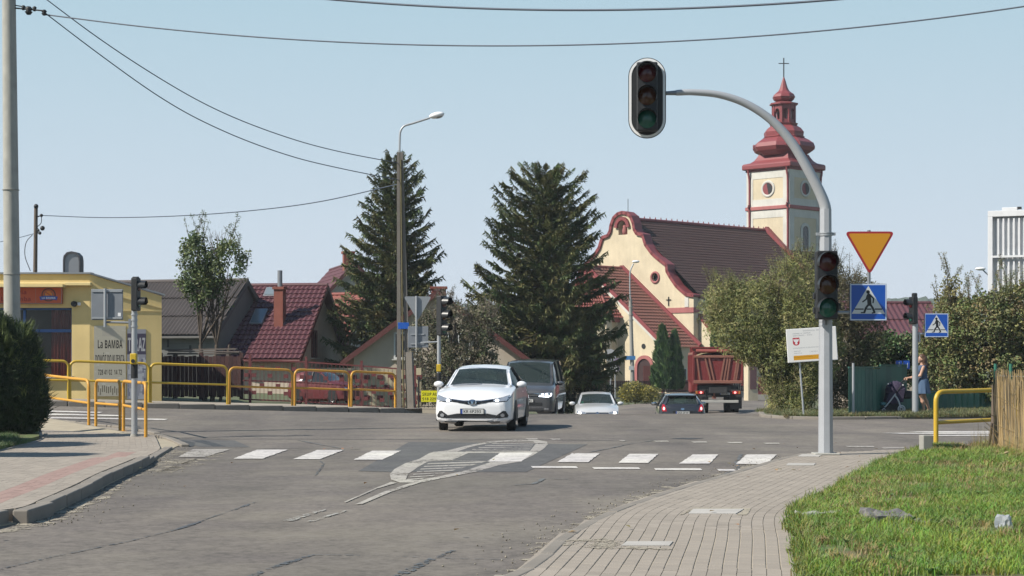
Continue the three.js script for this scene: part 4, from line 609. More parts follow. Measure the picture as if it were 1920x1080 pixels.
{ // ---- tower
  const w = 4.8, cx = 22.5, cz = -0.3, t = thing('church_tower', 'square cream church tower with white corners, red onion dome, lantern and cross', 'tower', [9.5 + 0.7071 * (cx + cz), -1, -152 - 0.7071 * (cx - cz)], Math.PI / 4), Y = (y) => y + 1, h = w / 2, top = Y(19.2), mid = Y(15.8);
  mesh('shaft', solid(box(w, top, w, 0, top / 2, 0)), B.churchCream, t);
  for (const [a, b] of [[-1, -1], [1, -1], [1, 1], [-1, 1]]) for (const [y0, y1] of [[0, mid - 0.17], [mid + 0.17, top]]) mesh('corner_pilaster', solid(box(0.72, y1 - y0, 0.72, a * (h - 0.32), (y0 + y1) / 2, b * (h - 0.32))), B.churchWhite, t);
  for (const y of [mid + 0.45, top - 0.32, mid - 0.55]) mesh('white_band', solid(box(w + 0.06, 0.72, w + 0.06, 0, y, 0)), B.churchWhite, t);
  mesh('string_course', solid(rbox(w + 0.3, 0.34, w + 0.3, 0.06, 0, mid, 0)), B.churchBand, t);
  mesh('cornice', [solid(rbox(w + 0.25, 0.3, w + 0.25, 0.06, 0, top + 0.15, 0)), solid(rbox(w + 0.75, 0.5, w + 0.75, 0.12, 0, top + 0.44, 0))], B.churchRed, t);
  for (const [x, z, ry] of [[-h - 0.02, 0, -Math.PI / 2], [0, h + 0.02, 0]]) {
    const g = new THREE.Group(); g.name = 'round_window'; g.position.set(x, Y(17.55), z); g.rotation.y = ry; t.add(g);
    mesh('surround', new THREE.TorusGeometry(0.66, 0.13, 8, 28).scale(1, 1, 0.6), B.churchWhite, g); mesh('shutter', cyl(0.6, 0.6, 0.06, 0, 0, 0.0, 24, 0, Math.PI / 2), B.churchRed, g); mesh('opening', solid(mv(new THREE.CylinderGeometry(0.52, 0.52, 0.07, 20, 1, false, 0.2, Math.PI), 0, 0, 0.03, 0, Math.PI / 2)), M.black, g);
  }
  { const g = new THREE.Group(); g.name = 'arched_window'; g.position.set(0, Y(13.0), h + 0.01); t.add(g); const a = (s) => { const q = [[-0.45 * s, -1.1 - (s - 1)], [0.45 * s, -1.1 - (s - 1)], [0.45 * s, 0.7]]; for (let k = 1; k < 10; k++) q.push([0.45 * s * Math.cos(k / 10 * Math.PI), 0.7 + 0.45 * s * Math.sin(k / 10 * Math.PI)]); q.push([-0.45 * s, 0.7]); return q; }; mesh('surround', solid(ext(a(1.6), 0.07, { holes: [a(1)] })), B.churchWhite, g); mesh('pane', solid(ext(a(1), 0.02)), M.glassDark, g); mesh('sill', solid(box(1.2, 0.14, 0.2, 0, -1.25, 0.1)), B.churchRed, g); }
  for (const [x, z] of [[-h - 0.12, h - 0.1], [-h - 0.12, -h + 0.35], [h - 0.1, h + 0.12]]) mesh('downpipe', tube([[x * 1.07, top + 0.2, z], [x * 1.05, top - 0.3, z], [x, top - 0.8, z], [x, mid + 0.4, z], [x * 1.1, mid, z], [x, mid - 0.5, z], [x, 6, z]], 0.1, 8, 40), B.churchRed, t);
  const D = new THREE.Group(); D.name = 'onion_dome'; t.add(D); const y0 = top + 0.66;
  const sq = (p, seg, rot) => { const g = new THREE.LatheGeometry(p.map(([x, y]) => new THREE.Vector2(x, y)), seg); const q = g.toNonIndexed(); g.dispose(); q.deleteAttribute('normal'); q.computeVertexNormals(); return boxUV(prep(mv(q, 0, 0, 0, rot))); };
  mesh('skirt_roof', sq([[3.85, y0], [3.75, y0 + 0.1], [3.1, y0 + 0.25], [2.75, y0 + 0.5], [2.5, y0 + 0.85], [2.3, y0 + 1.2]], 4, Math.PI / 4), B.churchRed, D);
  mesh('bulb', sq([[2.1, y0 + 1.0], [2.3, y0 + 1.25], [2.75, y0 + 1.5], [2.95, y0 + 1.9], [2.8, y0 + 2.35], [2.3, y0 + 2.75], [1.95, y0 + 2.95]], 8, Math.PI / 8), B.churchRed, D);
  mesh('upper_skirt', sq([[1.9, y0 + 2.9], [2.0, y0 + 3.05], [1.85, y0 + 3.15], [1.9, y0 + 3.6], [1.6, y0 + 4.05], [1.25, y0 + 4.3], [1.35, y0 + 4.55], [1.2, y0 + 4.6]], 8, Math.PI / 8), B.churchRed, D);
  for (let k = 0; k < 4; k++) mesh('scroll_ornament', mv(new THREE.TorusGeometry(0.22, 0.07, 6, 14, 4.6), 2.78 * Math.cos(k * Math.PI / 2 + Math.PI / 4), y0 + 2.0, 2.78 * Math.sin(k * Math.PI / 2 + Math.PI / 4), -k * Math.PI / 2 + Math.PI / 4), B.churchRed, D);
  const L = new THREE.Group(); L.name = 'lantern'; t.add(L); const l0 = y0 + 4.55;
  for (let k = 0; k < 8; k++) { const a = k / 8 * 2 * Math.PI + Math.PI / 8; mesh('lantern_post', solid(box(0.24, 2.0, 0.24, 1.0 * Math.cos(a), l0 + 1.0, 1.0 * Math.sin(a), -a)), B.churchRed, L); const b = a + Math.PI / 8; mesh('lantern_arch', solid(mv(ext(shapeOf([[-0.36, 0], [0.36, 0], [0.36, 0.75], [-0.36, 0.75]], [[[0.24, 0.01], [0.2, 0.2], [0.1, 0.32], [0, 0.36], [-0.1, 0.32], [-0.2, 0.2], [-0.24, 0.01]]]), 0.14), 0.88 * Math.cos(b), l0 + 1.25, 0.88 * Math.sin(b), Math.PI / 2 - b)), B.churchRed, L); mesh('lantern_rail', solid(box(0.72, 0.42, 0.1, 0.93 * Math.cos(b), l0 + 0.22, 0.93 * Math.sin(b), Math.PI / 2 - b)), B.churchRed, L); }
  mesh('lantern_core', cyl(0.3, 0.3, 2, 0, l0 + 1, 0, 8), B.churchRed, L);
  mesh('lantern_cornice', sq([[1.0, l0 + 1.95], [1.35, l0 + 2.05], [1.35, l0 + 2.2], [1.0, l0 + 2.3], [0.7, l0 + 2.4]], 8, Math.PI / 8), B.churchRed, L);
  mesh('small_onion', sq([[0.6, l0 + 2.35], [0.95, l0 + 2.6], [1.08, l0 + 2.9], [0.95, l0 + 3.2], [0.55, l0 + 3.55], [0.38, l0 + 3.9], [0.2, l0 + 4.6], [0.03, l0 + 5.2]], 8, Math.PI / 8), B.churchRed, L);
  const C = new THREE.Group(); C.name = 'cross'; C.rotation.y = -Math.PI / 4; t.add(C); mesh('upright', rod([0, l0 + 5.1, 0], [0, l0 + 7.2, 0], 0.055), M.black, C); mesh('crossbar', rod([-0.48, l0 + 6.6, 0], [0.48, l0 + 6.6, 0], 0.05), M.black, C);
  for (const q of [D, L, C]) { q.scale.y = 0.85; q.position.y = y0 * 0.15; }
}
{ // churchyard walls, gate piers and steps
  const f = thing('churchyard_fence', 'low red-brown churchyard fence panels on a stone plinth', 'fence', [0, -1.05, 0]);
  const pts = [P(1080, 700, 133), P(1180, 700, 135), P(1265, 700, 137), P(1302, 700, 139), P(1395, 700, 141)];
  for (let i = 0; i < pts.length - 1; i++) { const a = pts[i].clone().setY(0), b = pts[i + 1].clone().setY(0); mesh('plinth', solid(bar(a.clone().setY(0.15), b.clone().setY(0.15), 0.35, 0.4)), M.concrete, f); const n = Math.round(a.distanceTo(b) / 0.16); for (let k = 0; k < n; k++) { const p = a.clone().lerp(b, (k + 0.5) / n); mesh('paling', boxPale, B.fenceBrown, f).position.set(p.x, 0.85, p.z); } for (const y of [0.5, 1.2]) mesh('rail', solid(bar(a.clone().setY(y), b.clone().setY(y), 0.06, 0.09)), B.fenceBrown, f); }
  const g = thing('gate_pier', 'cream gate pier with red capping right of the dump truck', 'pier', [wx(1408, 128), -1.1, -128], 0.3); mesh('shaft', solid(box(0.75, 3.6, 0.75, 0, 1.8, 0)), B.churchCream, g); mesh('recess', solid(box(0.5, 2.2, 0.06, 0, 1.9, 0.38)), std([0.20, 0.10, 0.10], { map: plasterTex }), g); mesh('cap', solid(rbox(1.0, 0.22, 1.0, 0.04, 0, 3.7, 0)), B.churchRed, g);
  const h = thing('low_wall', 'short red-brown wall panel beside the large olive bush', 'wall', [wx(1432, 130), -1.1, -130]); mesh('panel', solid(box(2.0, 1.3, 0.15, 0, 1.0, 0)), B.fenceRed, h); mesh('plinth', solid(box(2.1, 0.4, 0.3, 0, 0.2, 0)), M.concrete, h);
}

// ================================================================ trees and shrubs
const leafWhite = leafMat([1, 1, 1], { roughness: 0.7, transmission: 0.3 });
const needleMat = std([1, 1, 1], { roughness: 0.85, side: THREE.DoubleSide });
function leafClump(n, r, l, w, fold = 0.25) {
  const t = [];
  for (let i = 0; i < n; i++) {
    const d = V(rr(-1, 1), rr(-1, 1), rr(-1, 1)).normalize(), c = d.clone().multiplyScalar(r * Math.pow(rnd(), 0.5)), a = V(rr(-1, 1), rr(-0.9, 0.5), rr(-1, 1)).normalize(), b = a.clone().cross(V(rr(-1, 1), rr(-1, 1), rr(-1, 1))).normalize(), u = a.clone().cross(b), s = rr(0.7, 1.25);
    const A = c.clone().addScaledVector(a, -l * s / 2), E = c.clone().addScaledVector(a, l * s / 2), L = c.clone().addScaledVector(b, w * s / 2).addScaledVector(u, fold * w), R = c.clone().addScaledVector(b, -w * s / 2).addScaledVector(u, fold * w);
    t.push(A, L, E, A, E, R);
  }
  return tri(t);
}
function spraySpruce() {                                               // a drooping fan of needled twigs, tip towards +z
  const t = [], tw = (x, y, z, dx, dy, dz, l, w) => { const d = V(dx, dy, dz).normalize(), s = d.clone().cross(V(0, 1, 0)).normalize().multiplyScalar(w), o = V(x, y, z), e = o.clone().addScaledVector(d, l), m = o.clone().addScaledVector(d, l * 0.45), up = V(0, w * 0.8, 0); t.push(o.clone(), m.clone().add(s), e, o.clone(), e, m.clone().sub(s), o.clone(), m.clone().add(up), e, o.clone(), e, m.clone().sub(up)); };
  tw(0, 0, -0.1, 0, 0.05, 1, 0.72, 0.05);
  for (let i = 0; i < 6; i++) for (const s of [1, -1]) { const z = i * 0.085, l = 0.36 * (1 - i / 8) * rr(0.8, 1.2); tw(0, rr(-0.02, 0.02), z, s * rr(0.7, 1), rr(-0.55, -0.1), rr(0.5, 0.9), l, 0.036); if (i % 2) tw(s * 0.05, -0.01, z, s * rr(0.1, 0.4), -1, rr(0, 0.3), rr(0.15, 0.32), 0.03); }
  return tri(t);
}
const SPRAY = [spraySpruce(), spraySpruce()];
function spruce(label, x, D, y0, top, R, o = {}) {
  const t = thing('spruce_tree', label, 'tree', [x, y0, -D], 0, 'spruces'), H = top - y0, tr = o.trunk ?? 0.2;
  mesh('trunk', tube([[0, -0.2, 0], [0.02, H * 0.3, 0], [0, H * 0.7, 0.02], [0, H, 0]], 1, 8, 24), M.bark, t); { const p = t.children[0].geometry.attributes.position; for (let i = 0; i < p.count; i++) { const k = tr * (1 - clamp(p.getY(i) / H, 0, 0.97)), yy = p.getY(i); p.setX(i, p.getX(i) * k); p.setZ(i, p.getZ(i) * k); p.setY(i, yy); } t.children[0].geometry.computeVertexNormals(); }
  const list = [], list2 = [], br = [];
  for (let h = o.from ?? 0.7; h < H - 0.15; h += o.step ?? 0.27) {
    const f = h / H, n = Math.round(lerp(8, 5, f)), L0 = R * Math.pow(1 - f, o.pow ?? 0.8) * (f < (o.low ?? 0.12) ? 0.55 + 0.45 * f / (o.low ?? 0.12) : 1), a0 = rr(0, 6.28);
    for (let k = 0; k < n; k++) {
      const a = a0 + k / n * 6.28 + rr(-0.25, 0.25), L = Math.max(0.22, L0 * rr(0.6, 1.1) * (0.78 + 0.44 * vnoise(Math.cos(a) * 1.6 + 5, h * 0.55 + Math.sin(a) * 1.6, 0, Math.round(D)))), sl = lerp(-0.34, 0.55, Math.pow(f, 1.6)) + rr(-0.1, 0.1), dx = Math.cos(a), dz = Math.sin(a);
      const at = (u) => [dx * L * u, h + L * (sl * u - 0.22 * u * (1 - f) + 0.34 * u * u * u * (1 - 0.4 * f)), dz * L * u];
      br.push(rod(at(0), at(0.55), 0.028 * (1 - f) + 0.008, 0.012, 4), rod(at(0.55), at(0.97), 0.012, 0.006, 4));
      const m = Math.max(2, Math.round(L / 0.14));
      for (let q = 1; q <= m; q++) { const u = q / m, p = at(u), p2 = at(u - 0.1), pitch = Math.atan2(p[1] - p2[1], L * 0.1), yaw = Math.atan2(dx, dz) + rr(-0.8, 0.8) * (u < 1 ? 1 : 0.2), s = rr(0.75, 1.3) * (0.62 + 0.5 * (1 - f)); const g = rr(0.75, 1.35), c = lin(0.112 * g * rr(0.8, 1.4), 0.14 * g, 0.05 * g); (rnd() < 0.5 ? list : list2).push([mat4(p[0] + rr(-0.06, 0.06), p[1] + rr(-0.06, 0.06), p[2] + rr(-0.06, 0.06), eul(-pitch + rr(-0.3, 0.25), yaw, rr(-0.5, 0.5)), s), c]); }
    }
  }
  for (let k = 0; k < 8; k++) list.push([mat4(0, H - 0.1 - k * 0.07, 0, eul(-1.1 + rr(-0.3, 0.3), k * 2.4, 0), 0.42), lin(0.05, 0.08, 0.035)]);
  mesh('branches', br, M.bark, t);
  stuff(instances('crown', SPRAY[0], needleMat, list, t)); stuff(instances('crown', SPRAY[1], needleMat, list2, t)); return t;
}
{ const D1 = 84; spruce('slender spruce standing behind the lattice lamp post', wx(742, D1), D1, 0, wy(294, D1), 3.0, { pow: 0.56, step: 0.23 });
  const D2 = 80; spruce('broad dark spruce standing in front of the church', wx(1022, D2), D2, -1.05, wy(318, D2), 4.65, { pow: 0.55, step: 0.2, trunk: 0.26, from: 2.4, low: 0.36 }); }

// crown from ellipsoids [px, py, rx, ry] seen at depth D, filled with leaf clumps
function leafy(name, label, category, D, base, blobs, o) {
  const [bx, by] = base, t = thing(name, label, category, [wx(bx, D), by, -D], 0, o.group), k = D / F, list = [], ox = wx(bx, D), wood = [];
  const E = blobs.map(([px, py, rx, ry, dz = 0, rz]) => ({ x: wx(px, D) - ox, y: wy(py, D) - by, z: dz, rx: rx * k, ry: ry * k, rz: rz ?? Math.min(rx, ry) * k * 1.0 }));
  const vol = E.map((e) => e.rx * e.ry * e.rz), tot = vol.reduce((a, b) => a + b, 0);
  E.forEach((e, i) => {
    const n = Math.round(o.n * vol[i] / tot);
    for (let q = 0; q < n; q++) {
      const d = V(rr(-1, 1), rr(-1, 1), rr(-1, 1)); if (d.length() > 1) { q--; continue; } const rad = Math.pow(d.length(), o.shell ?? 0.5); d.normalize().multiplyScalar(rad);
      const x = e.x + d.x * e.rx, y = e.y + d.y * e.ry, z = e.z + d.z * e.rz; if (y < (o.floor ?? 0.05)) continue;
      if (o.gaps && fbm(x * o.gaps[1] + 9, y * o.gaps[1] + z * 1.3, 0, 3, o.seed ?? 7) < o.gaps[0]) continue;
      const c = pick(o.colors), g = rr(0.7, 1.3); list.push([mat4(x, y, z, eul(rr(-0.6, 0.6), rr(0, 6.28), rr(-0.6, 0.6)), rr(0.65, 1.3) * (o.scale ?? 1)), lin(c[0] * g, c[1] * g, c[2] * g).multiplyScalar(1.15)]);
    }
    if (o.limbs !== 0) { const tr = o.trunks ? o.trunks[i % o.trunks.length] : [0, 0]; const st = V(tr[0], o.fork ?? 0.3, tr[1]); for (let q = 0; q < (o.limbs ?? 3); q++) { const end = V(e.x + rr(-0.7, 0.7) * e.rx, e.y + rr(-0.1, 0.9) * e.ry, e.z + rr(-0.6, 0.6) * e.rz), m = st.clone().lerp(end, 0.5).add(V(rr(-0.15, 0.15), rr(0, 0.25), rr(-0.15, 0.15))); wood.push(rod(st, m, 0.035, 0.022, 5), rod(m, end, 0.022, 0.008, 5)); } }
    for (let q = 0; q < (o.twigs ?? 0); q++) { const a = rr(0, 6.28), s = V(e.x + Math.cos(a) * e.rx * 0.6, e.y + e.ry * rr(0.4, 0.85), e.z + Math.sin(a) * e.rz * 0.6), tip = s.clone().add(V(rr(-0.35, 0.35), rr(0.35, 0.9), rr(-0.2, 0.2)).multiplyScalar(o.twigLen ?? 1)); wood.push(rod(s, tip, 0.012, 0.004, 4)); for (let v = 0; v < (o.twigLeaves ?? 5); v++) { const p = s.clone().lerp(tip, (v + 1) / ((o.twigLeaves ?? 5) + 0.5)), c = pick(o.colors); list.push([mat4(p.x, p.y, p.z, eul(rr(-1, 1), rr(0, 6), rr(-1, 1)), rr(0.3, 0.55) * (o.scale ?? 1)), lin(...c)]); } }
  });
  for (const [x, z, x1, z1, r] of o.stems ?? []) wood.push(rod([x, -0.15, z], [x1, o.fork ?? 1, z1], r, r * 0.7, 8));
  if (wood.length) mesh('trunk', wood, o.wood ?? M.bark, t);
  stuff(instances('crown', o.clump, o.mat ?? leafWhite, list, t)); return t;
}
const CL = { small: leafClump(16, 0.2, 0.085, 0.05), willow: leafClump(30, 0.25, 0.10, 0.026), medium: leafClump(18, 0.24, 0.105, 0.065), dense: leafClump(26, 0.22, 0.07, 0.05), far: leafClump(18, 0.3, 0.15, 0.1) };
leafy('small_tree', 'small leafy tree with forked trunk and bare top twigs before the barn', 'tree', 62, [390, 0.25], [[366, 478, 24, 40], [352, 530, 17, 24], [378, 535, 26, 40], [433, 492, 30, 38, 0.3], [450, 535, 20, 30], [408, 505, 22, 50], [395, 570, 34, 16], [375, 450, 16, 16], [440, 455, 14, 12]], { n: 560, clump: CL.medium, colors: [[0.10, 0.15, 0.04], [0.07, 0.115, 0.03], [0.16, 0.19, 0.05]], gaps: [0.43, 1.3], limbs: 3, fork: 1.9, trunks: [[-0.25, 0], [0.3, 0]], stems: [[-0.1, 0, -0.25, 0, 0.1], [0.15, 0.1, 0.3, 0, 0.09], [0.4, 0, 0.75, 0.1, 0.06]], twigs: 4, twigLeaves: 3, wood: std([0.13, 0.10, 0.075], { map: woodTex, roughness: 0.95 }) });
{ const s = scene.children[scene.children.length - 1]; const tw = []; for (let k = 0; k < 12; k++) { const b = V(0.35 + rr(-0.15, 0.2), 5.0, rr(-0.1, 0.1)), e = b.clone().add(V(rr(-0.45, 0.5), rr(0.4, 1.0), rr(-0.2, 0.2))); tw.push(rod(b, e, 0.014, 0.004, 4)); for (let q = 0; q < 2; q++) { const m = b.clone().lerp(e, rr(0.4, 0.8)); tw.push(rod(m, m.clone().add(V(rr(-0.25, 0.25), rr(0.1, 0.3), 0)), 0.007, 0.003, 3)); } } mesh('bare_twigs', tw, std([0.2, 0.16, 0.13]), s); }
const OLIVE = [[0.27, 0.28, 0.08], [0.20, 0.23, 0.065], [0.33, 0.32, 0.11], [0.15, 0.18, 0.05], [0.28, 0.245, 0.10]];
leafy('olive_bush', 'large olive-leaved willow bush behind the information board', 'bush', 55, [1450, 0], [[1420, 600, 92, 75], [1360, 570, 44, 48], [1480, 545, 60, 55, 0.2], [1500, 640, 75, 100, 0.3], [1485, 700, 52, 80], [1475, 735, 44, 50, 0.6], [1468, 765, 34, 24, 0.7], [1425, 640, 46, 46, 0.3], [1460, 690, 40, 50, 0.5], [1500, 510, 36, 32]], { n: 3700, clump: CL.willow, colors: OLIVE, gaps: [0.36, 0.9], limbs: 3, twigs: 16, twigLen: 0.8, fork: 0.4, stems: [[0, 0, -0.1, 0, 0.12], [0.5, 0.2, 0.6, 0.2, 0.09]], group: 'roadside shrubs' });
leafy('olive_bush', 'darker olive bush behind the mast, left of the green fence', 'bush', 57.5, [1590, 0], [[1585, 570, 58, 62], [1570, 660, 55, 80], [1620, 620, 34, 60, 0.2], [1560, 520, 30, 30], [1580, 735, 40, 45, 0.4]], { n: 1900, clump: CL.willow, colors: [[0.11, 0.10, 0.04], [0.085, 0.09, 0.035], [0.14, 0.12, 0.05]], gaps: [0.36, 0.9], limbs: 3, twigs: 14, fork: 0.4, group: 'roadside shrubs' });
const AUT = [[0.19, 0.19, 0.055], [0.13, 0.15, 0.045], [0.26, 0.235, 0.08], [0.2, 0.145, 0.06], [0.14, 0.19, 0.05]];
leafy('hedge', 'tall mixed hedge with yellowing leaves behind the woman and railing', 'hedge', 57, [1820, 0], [[1790, 640, 52, 62], [1850, 620, 62, 70, 0.2], [1920, 610, 60, 75, 0.1], [1780, 710, 48, 52, 0.3], [1860, 705, 66, 58, 0.4], [1940, 700, 60, 70, 0.4], [1745, 690, 26, 55, 0.2]], { n: 2900, clump: CL.medium, colors: AUT, gaps: [0.33, 1.0], limbs: 3, fork: 0.3, twigs: 9, twigLen: 1.5, twigLeaves: 9, group: 'roadside shrubs' });
leafy('tall_shrub', 'tall thin sprigs of yellow leaves rising above the hedge', 'shrub', 58, [1785, 0], [[1782, 545, 13, 38], [1768, 580, 16, 24], [1800, 590, 22, 30]], { n: 120, clump: CL.medium, colors: [[0.23, 0.2, 0.06], [0.16, 0.16, 0.05]], limbs: 6, fork: 1.5, stems: [[0, 0, 0, 0, 0.06]], twigs: 4, group: 'roadside shrubs' });
leafy('green_shrub', 'bright green shrub overhanging the green fence', 'shrub', 61, [1665, 0], [[1655, 660, 40, 34], [1690, 655, 34, 26, 0.2], [1625, 690, 30, 34], [1710, 690, 26, 28]], { n: 700, clump: CL.medium, colors: [[0.055, 0.13, 0.03], [0.08, 0.14, 0.035], [0.14, 0.14, 0.05]], gaps: [0.32, 1.1], limbs: 2, fork: 0.8, group: 'roadside shrubs' });
leafy('brown_hedge', 'dull brown-green shrubs behind the white car', 'hedge', 66, [860, 0], [[800, 640, 30, 60], [850, 625, 42, 60, 0.2], [900, 640, 36, 60], [870, 690, 70, 45, 0.3], [920, 610, 26, 40], [835, 585, 20, 26], [780, 720, 24, 40, 0.3], [800, 740, 30, 30, 0.4]], { n: 1500, clump: CL.small, colors: [[0.13, 0.13, 0.065], [0.17, 0.145, 0.085], [0.10, 0.125, 0.045], [0.2, 0.165, 0.105]], gaps: [0.37, 1.2], limbs: 10, twigs: 24, twigLen: 0.7, twigLeaves: 2, fork: 0.2, wood: std([0.19, 0.15, 0.12]), group: 'roadside shrubs' });
leafy('leafy_shrub', 'sunlit shrub between the grey van and the broad spruce', 'shrub', 82, [1085, -1.1], [[1085, 715, 34, 40], [1120, 725, 26, 34, 0.2], [1065, 740, 30, 36, 0.2], [1100, 680, 20, 24]], { n: 520, clump: CL.medium, colors: [[0.08, 0.10, 0.035], [0.24, 0.19, 0.10], [0.05, 0.08, 0.03]], gaps: [0.38, 1.3], limbs: 4, fork: 0.2, group: 'roadside shrubs' });
leafy('leafy_shrub', 'pale tree partly hidden by the left side of the broad spruce', 'shrub', 79, [905, -0.2], [[900, 600, 28, 30], [925, 640, 26, 36], [950, 670, 40, 40]], { n: 360, clump: CL.far, colors: [[0.11, 0.12, 0.05], [0.16, 0.14, 0.07]], gaps: [0.42, 1.1], limbs: 4, fork: 0.5, group: 'roadside shrubs' });
// clipped conifers and the golden shrub by the church
const thujaSpray = (() => { const t = []; for (let i = 0; i < 16; i++) { const a = rr(0, 6.28), l = rr(0.2, 0.42), w = rr(0.03, 0.06), o = V(rr(-0.08, 0.08), rr(-0.1, 0.1), rr(-0.08, 0.08)), d = V(Math.cos(a) * 0.45, 1, Math.sin(a) * 0.45).normalize(), s = d.clone().cross(V(Math.sin(a * 3), 0.2, Math.cos(a * 5))).normalize().multiplyScalar(w), m = o.clone().addScaledVector(d, l * 0.5), e = o.clone().addScaledVector(d, l); t.push(o, m.clone().add(s), e, o, e, m.clone().sub(s)); } return tri(t); })();
function thuja(label, px, D, py0, py1, half, colors) {
  const H = (py1 - py0) * D / F, R = half * D / F, y0 = wy(py1, D), t = thing('thuja', label, 'conifer', [wx(px, D), y0, -D], 0, 'thujas by the church'), list = [];
  mesh('trunk', rod([0, -0.1, 0], [0, H * 0.8, 0], 0.09, 0.03), M.bark, t);
  for (let i = 0; i < 900; i++) { const f = Math.pow(rnd(), 1.15), r = R * Math.pow(Math.max(0.02, 1 - f), 0.55) * (f < 0.1 ? 0.8 + 2 * f : 1) * (1 + 0.16 * Math.sin(f * 9 + i)) * Math.pow(rnd(), 0.25), a = rr(0, 6.28), c = pick(colors), g = rr(0.7, 1.3); list.push([mat4(Math.cos(a) * r, f * H, Math.sin(a) * r, eul(Math.sin(a) * -0.2, a, Math.cos(a) * 0.25), rr(0.7, 1.2) * (H / 4.4) ** 0.4), lin(c[0] * g, c[1] * g, c[2] * g)]); }
  stuff(instances('crown', thujaSpray, needleMat, list, t));
}
const TH = [[0.05, 0.12, 0.025], [0.035, 0.085, 0.02], [0.075, 0.14, 0.03]];
thuja('wide dark green thuja right of the church door', 1243, 131, 616, 730, 22, TH); thuja('twin thuja stem leaning against the wide one by the church door', 1266, 131.5, 626, 730, 18, TH);
thuja('narrow thuja behind the dump truck body', 1340, 137, 622, 728, 9, TH); thuja('second slim thuja just right of the one behind the truck', 1354, 137.5, 632, 728, 8, TH); thuja('thuja half hidden under the broad spruce beside the apse', 1112, 129, 612, 726, 15, TH);
leafy('golden_shrub', 'low golden-green shrub on the grass before the church door', 'shrub', 118, [1198, -1.1], [[1190, 736, 26, 18], [1215, 740, 24, 14, 0.2], [1178, 742, 18, 12]], { n: 420, clump: CL.far, scale: 0.8, colors: [[0.34, 0.29, 0.04], [0.2, 0.2, 0.04]], limbs: 2, fork: 0.1 });
{ // juniper on the left verge, casting its shade over the pavement
  const D = 36.2, t = thing('juniper', 'dense dark evergreen bush beside the concrete utility pole', 'bush', [wx(0, D), 0.1, -D]), list = [], jt = [];
  for (let i = 0; i < 22; i++) { const a = rr(0, 6.28), l = rr(0.07, 0.17), w = rr(0.005, 0.01), o = V(rr(-0.07, 0.07), rr(-0.09, 0.09), rr(-0.07, 0.07)), d = V(Math.cos(a) * 0.55, 0.9, Math.sin(a) * 0.55).normalize(), s = d.clone().cross(V(Math.cos(a * 7), 0.1, Math.sin(a * 4))).normalize().multiplyScalar(w), m = o.clone().addScaledVector(d, l * 0.4), e = o.clone().addScaledVector(d, l); jt.push(o, m.clone().add(s), e, o, e, m.clone().sub(s)); }
  const g = tri(jt);
  for (const [x, y, z, rx, ry, rz, n] of [[0, 1.0, 0, 0.85, 1.15, 0.8, 5200], [-0.7, 1.2, 0.2, 0.8, 1.25, 0.8, 4400], [0.3, 1.55, 0, 0.45, 0.62, 0.45, 1500], [-0.2, 1.85, 0.1, 0.5, 0.6, 0.45, 1600], [0.55, 0.6, 0.1, 0.4, 0.6, 0.5, 1400]]) for (let i = 0; i < n; i++) { const d = V(rr(-1, 1), rr(-1, 1), rr(-1, 1)); if (d.length() > 1) continue; const q = Math.pow(d.length(), 0.4); d.normalize().multiplyScalar(q); const yy = y + d.y * ry; if (yy < 0.05) continue; const k = rr(0.7, 1.35), fr = d.y > 0.3 && rnd() < 0.35; list.push([mat4(x + d.x * rx, yy, z + d.z * rz, eul(d.z * 0.7 + rr(-0.3, 0.3), rr(0, 6.28), -d.x * 0.9 + rr(-0.3, 0.3)), rr(0.7, 1.35)), fr ? lin(0.13 * k, 0.17 * k, 0.05 * k) : lin(0.032 * k, 0.056 * k, 0.023 * k)]); }
  for (let i = 0; i < 60; i++) { const a = rr(0, 6.28), up = rr(0.2, 1), o = V(Math.cos(a) * 0.75 - 0.2, 0.7 + up * 1.35, Math.sin(a) * 0.65), d = V(Math.cos(a) * (1.1 - up * 0.6), 0.5 + up * 0.6, Math.sin(a) * 0.8).normalize(), L = rr(0.2, 0.5); for (let q = 0; q < 12; q++) { const p = o.clone().addScaledVector(d, L * q / 12), k = rr(0.7, 1.3); list.push([mat4(p.x, p.y, p.z, new THREE.Quaternion().setFromUnitVectors(V(0, 1, 0), d), rr(0.6, 1.1) * (1 - q / 20)), lin(0.11 * k, 0.15 * k, 0.045 * k)]); } }
  mesh('trunk', rod([0, -0.1, 0], [0, 1.6, 0], 0.09, 0.03), M.bark, t); stuff(instances('crown', g, needleMat, list, t));
  for (const [x, z, a, s, l] of [[-10.9, 32.2, 1.3, 1.12, 'evergreen bush next along the verge, outside the left edge'], [-10.7, 28, 2.9, 1.1, 'last evergreen bush of the row on the left verge']]) copyOf(t, l, [x, 0.1, -z], a).scale.setScalar(s);
}
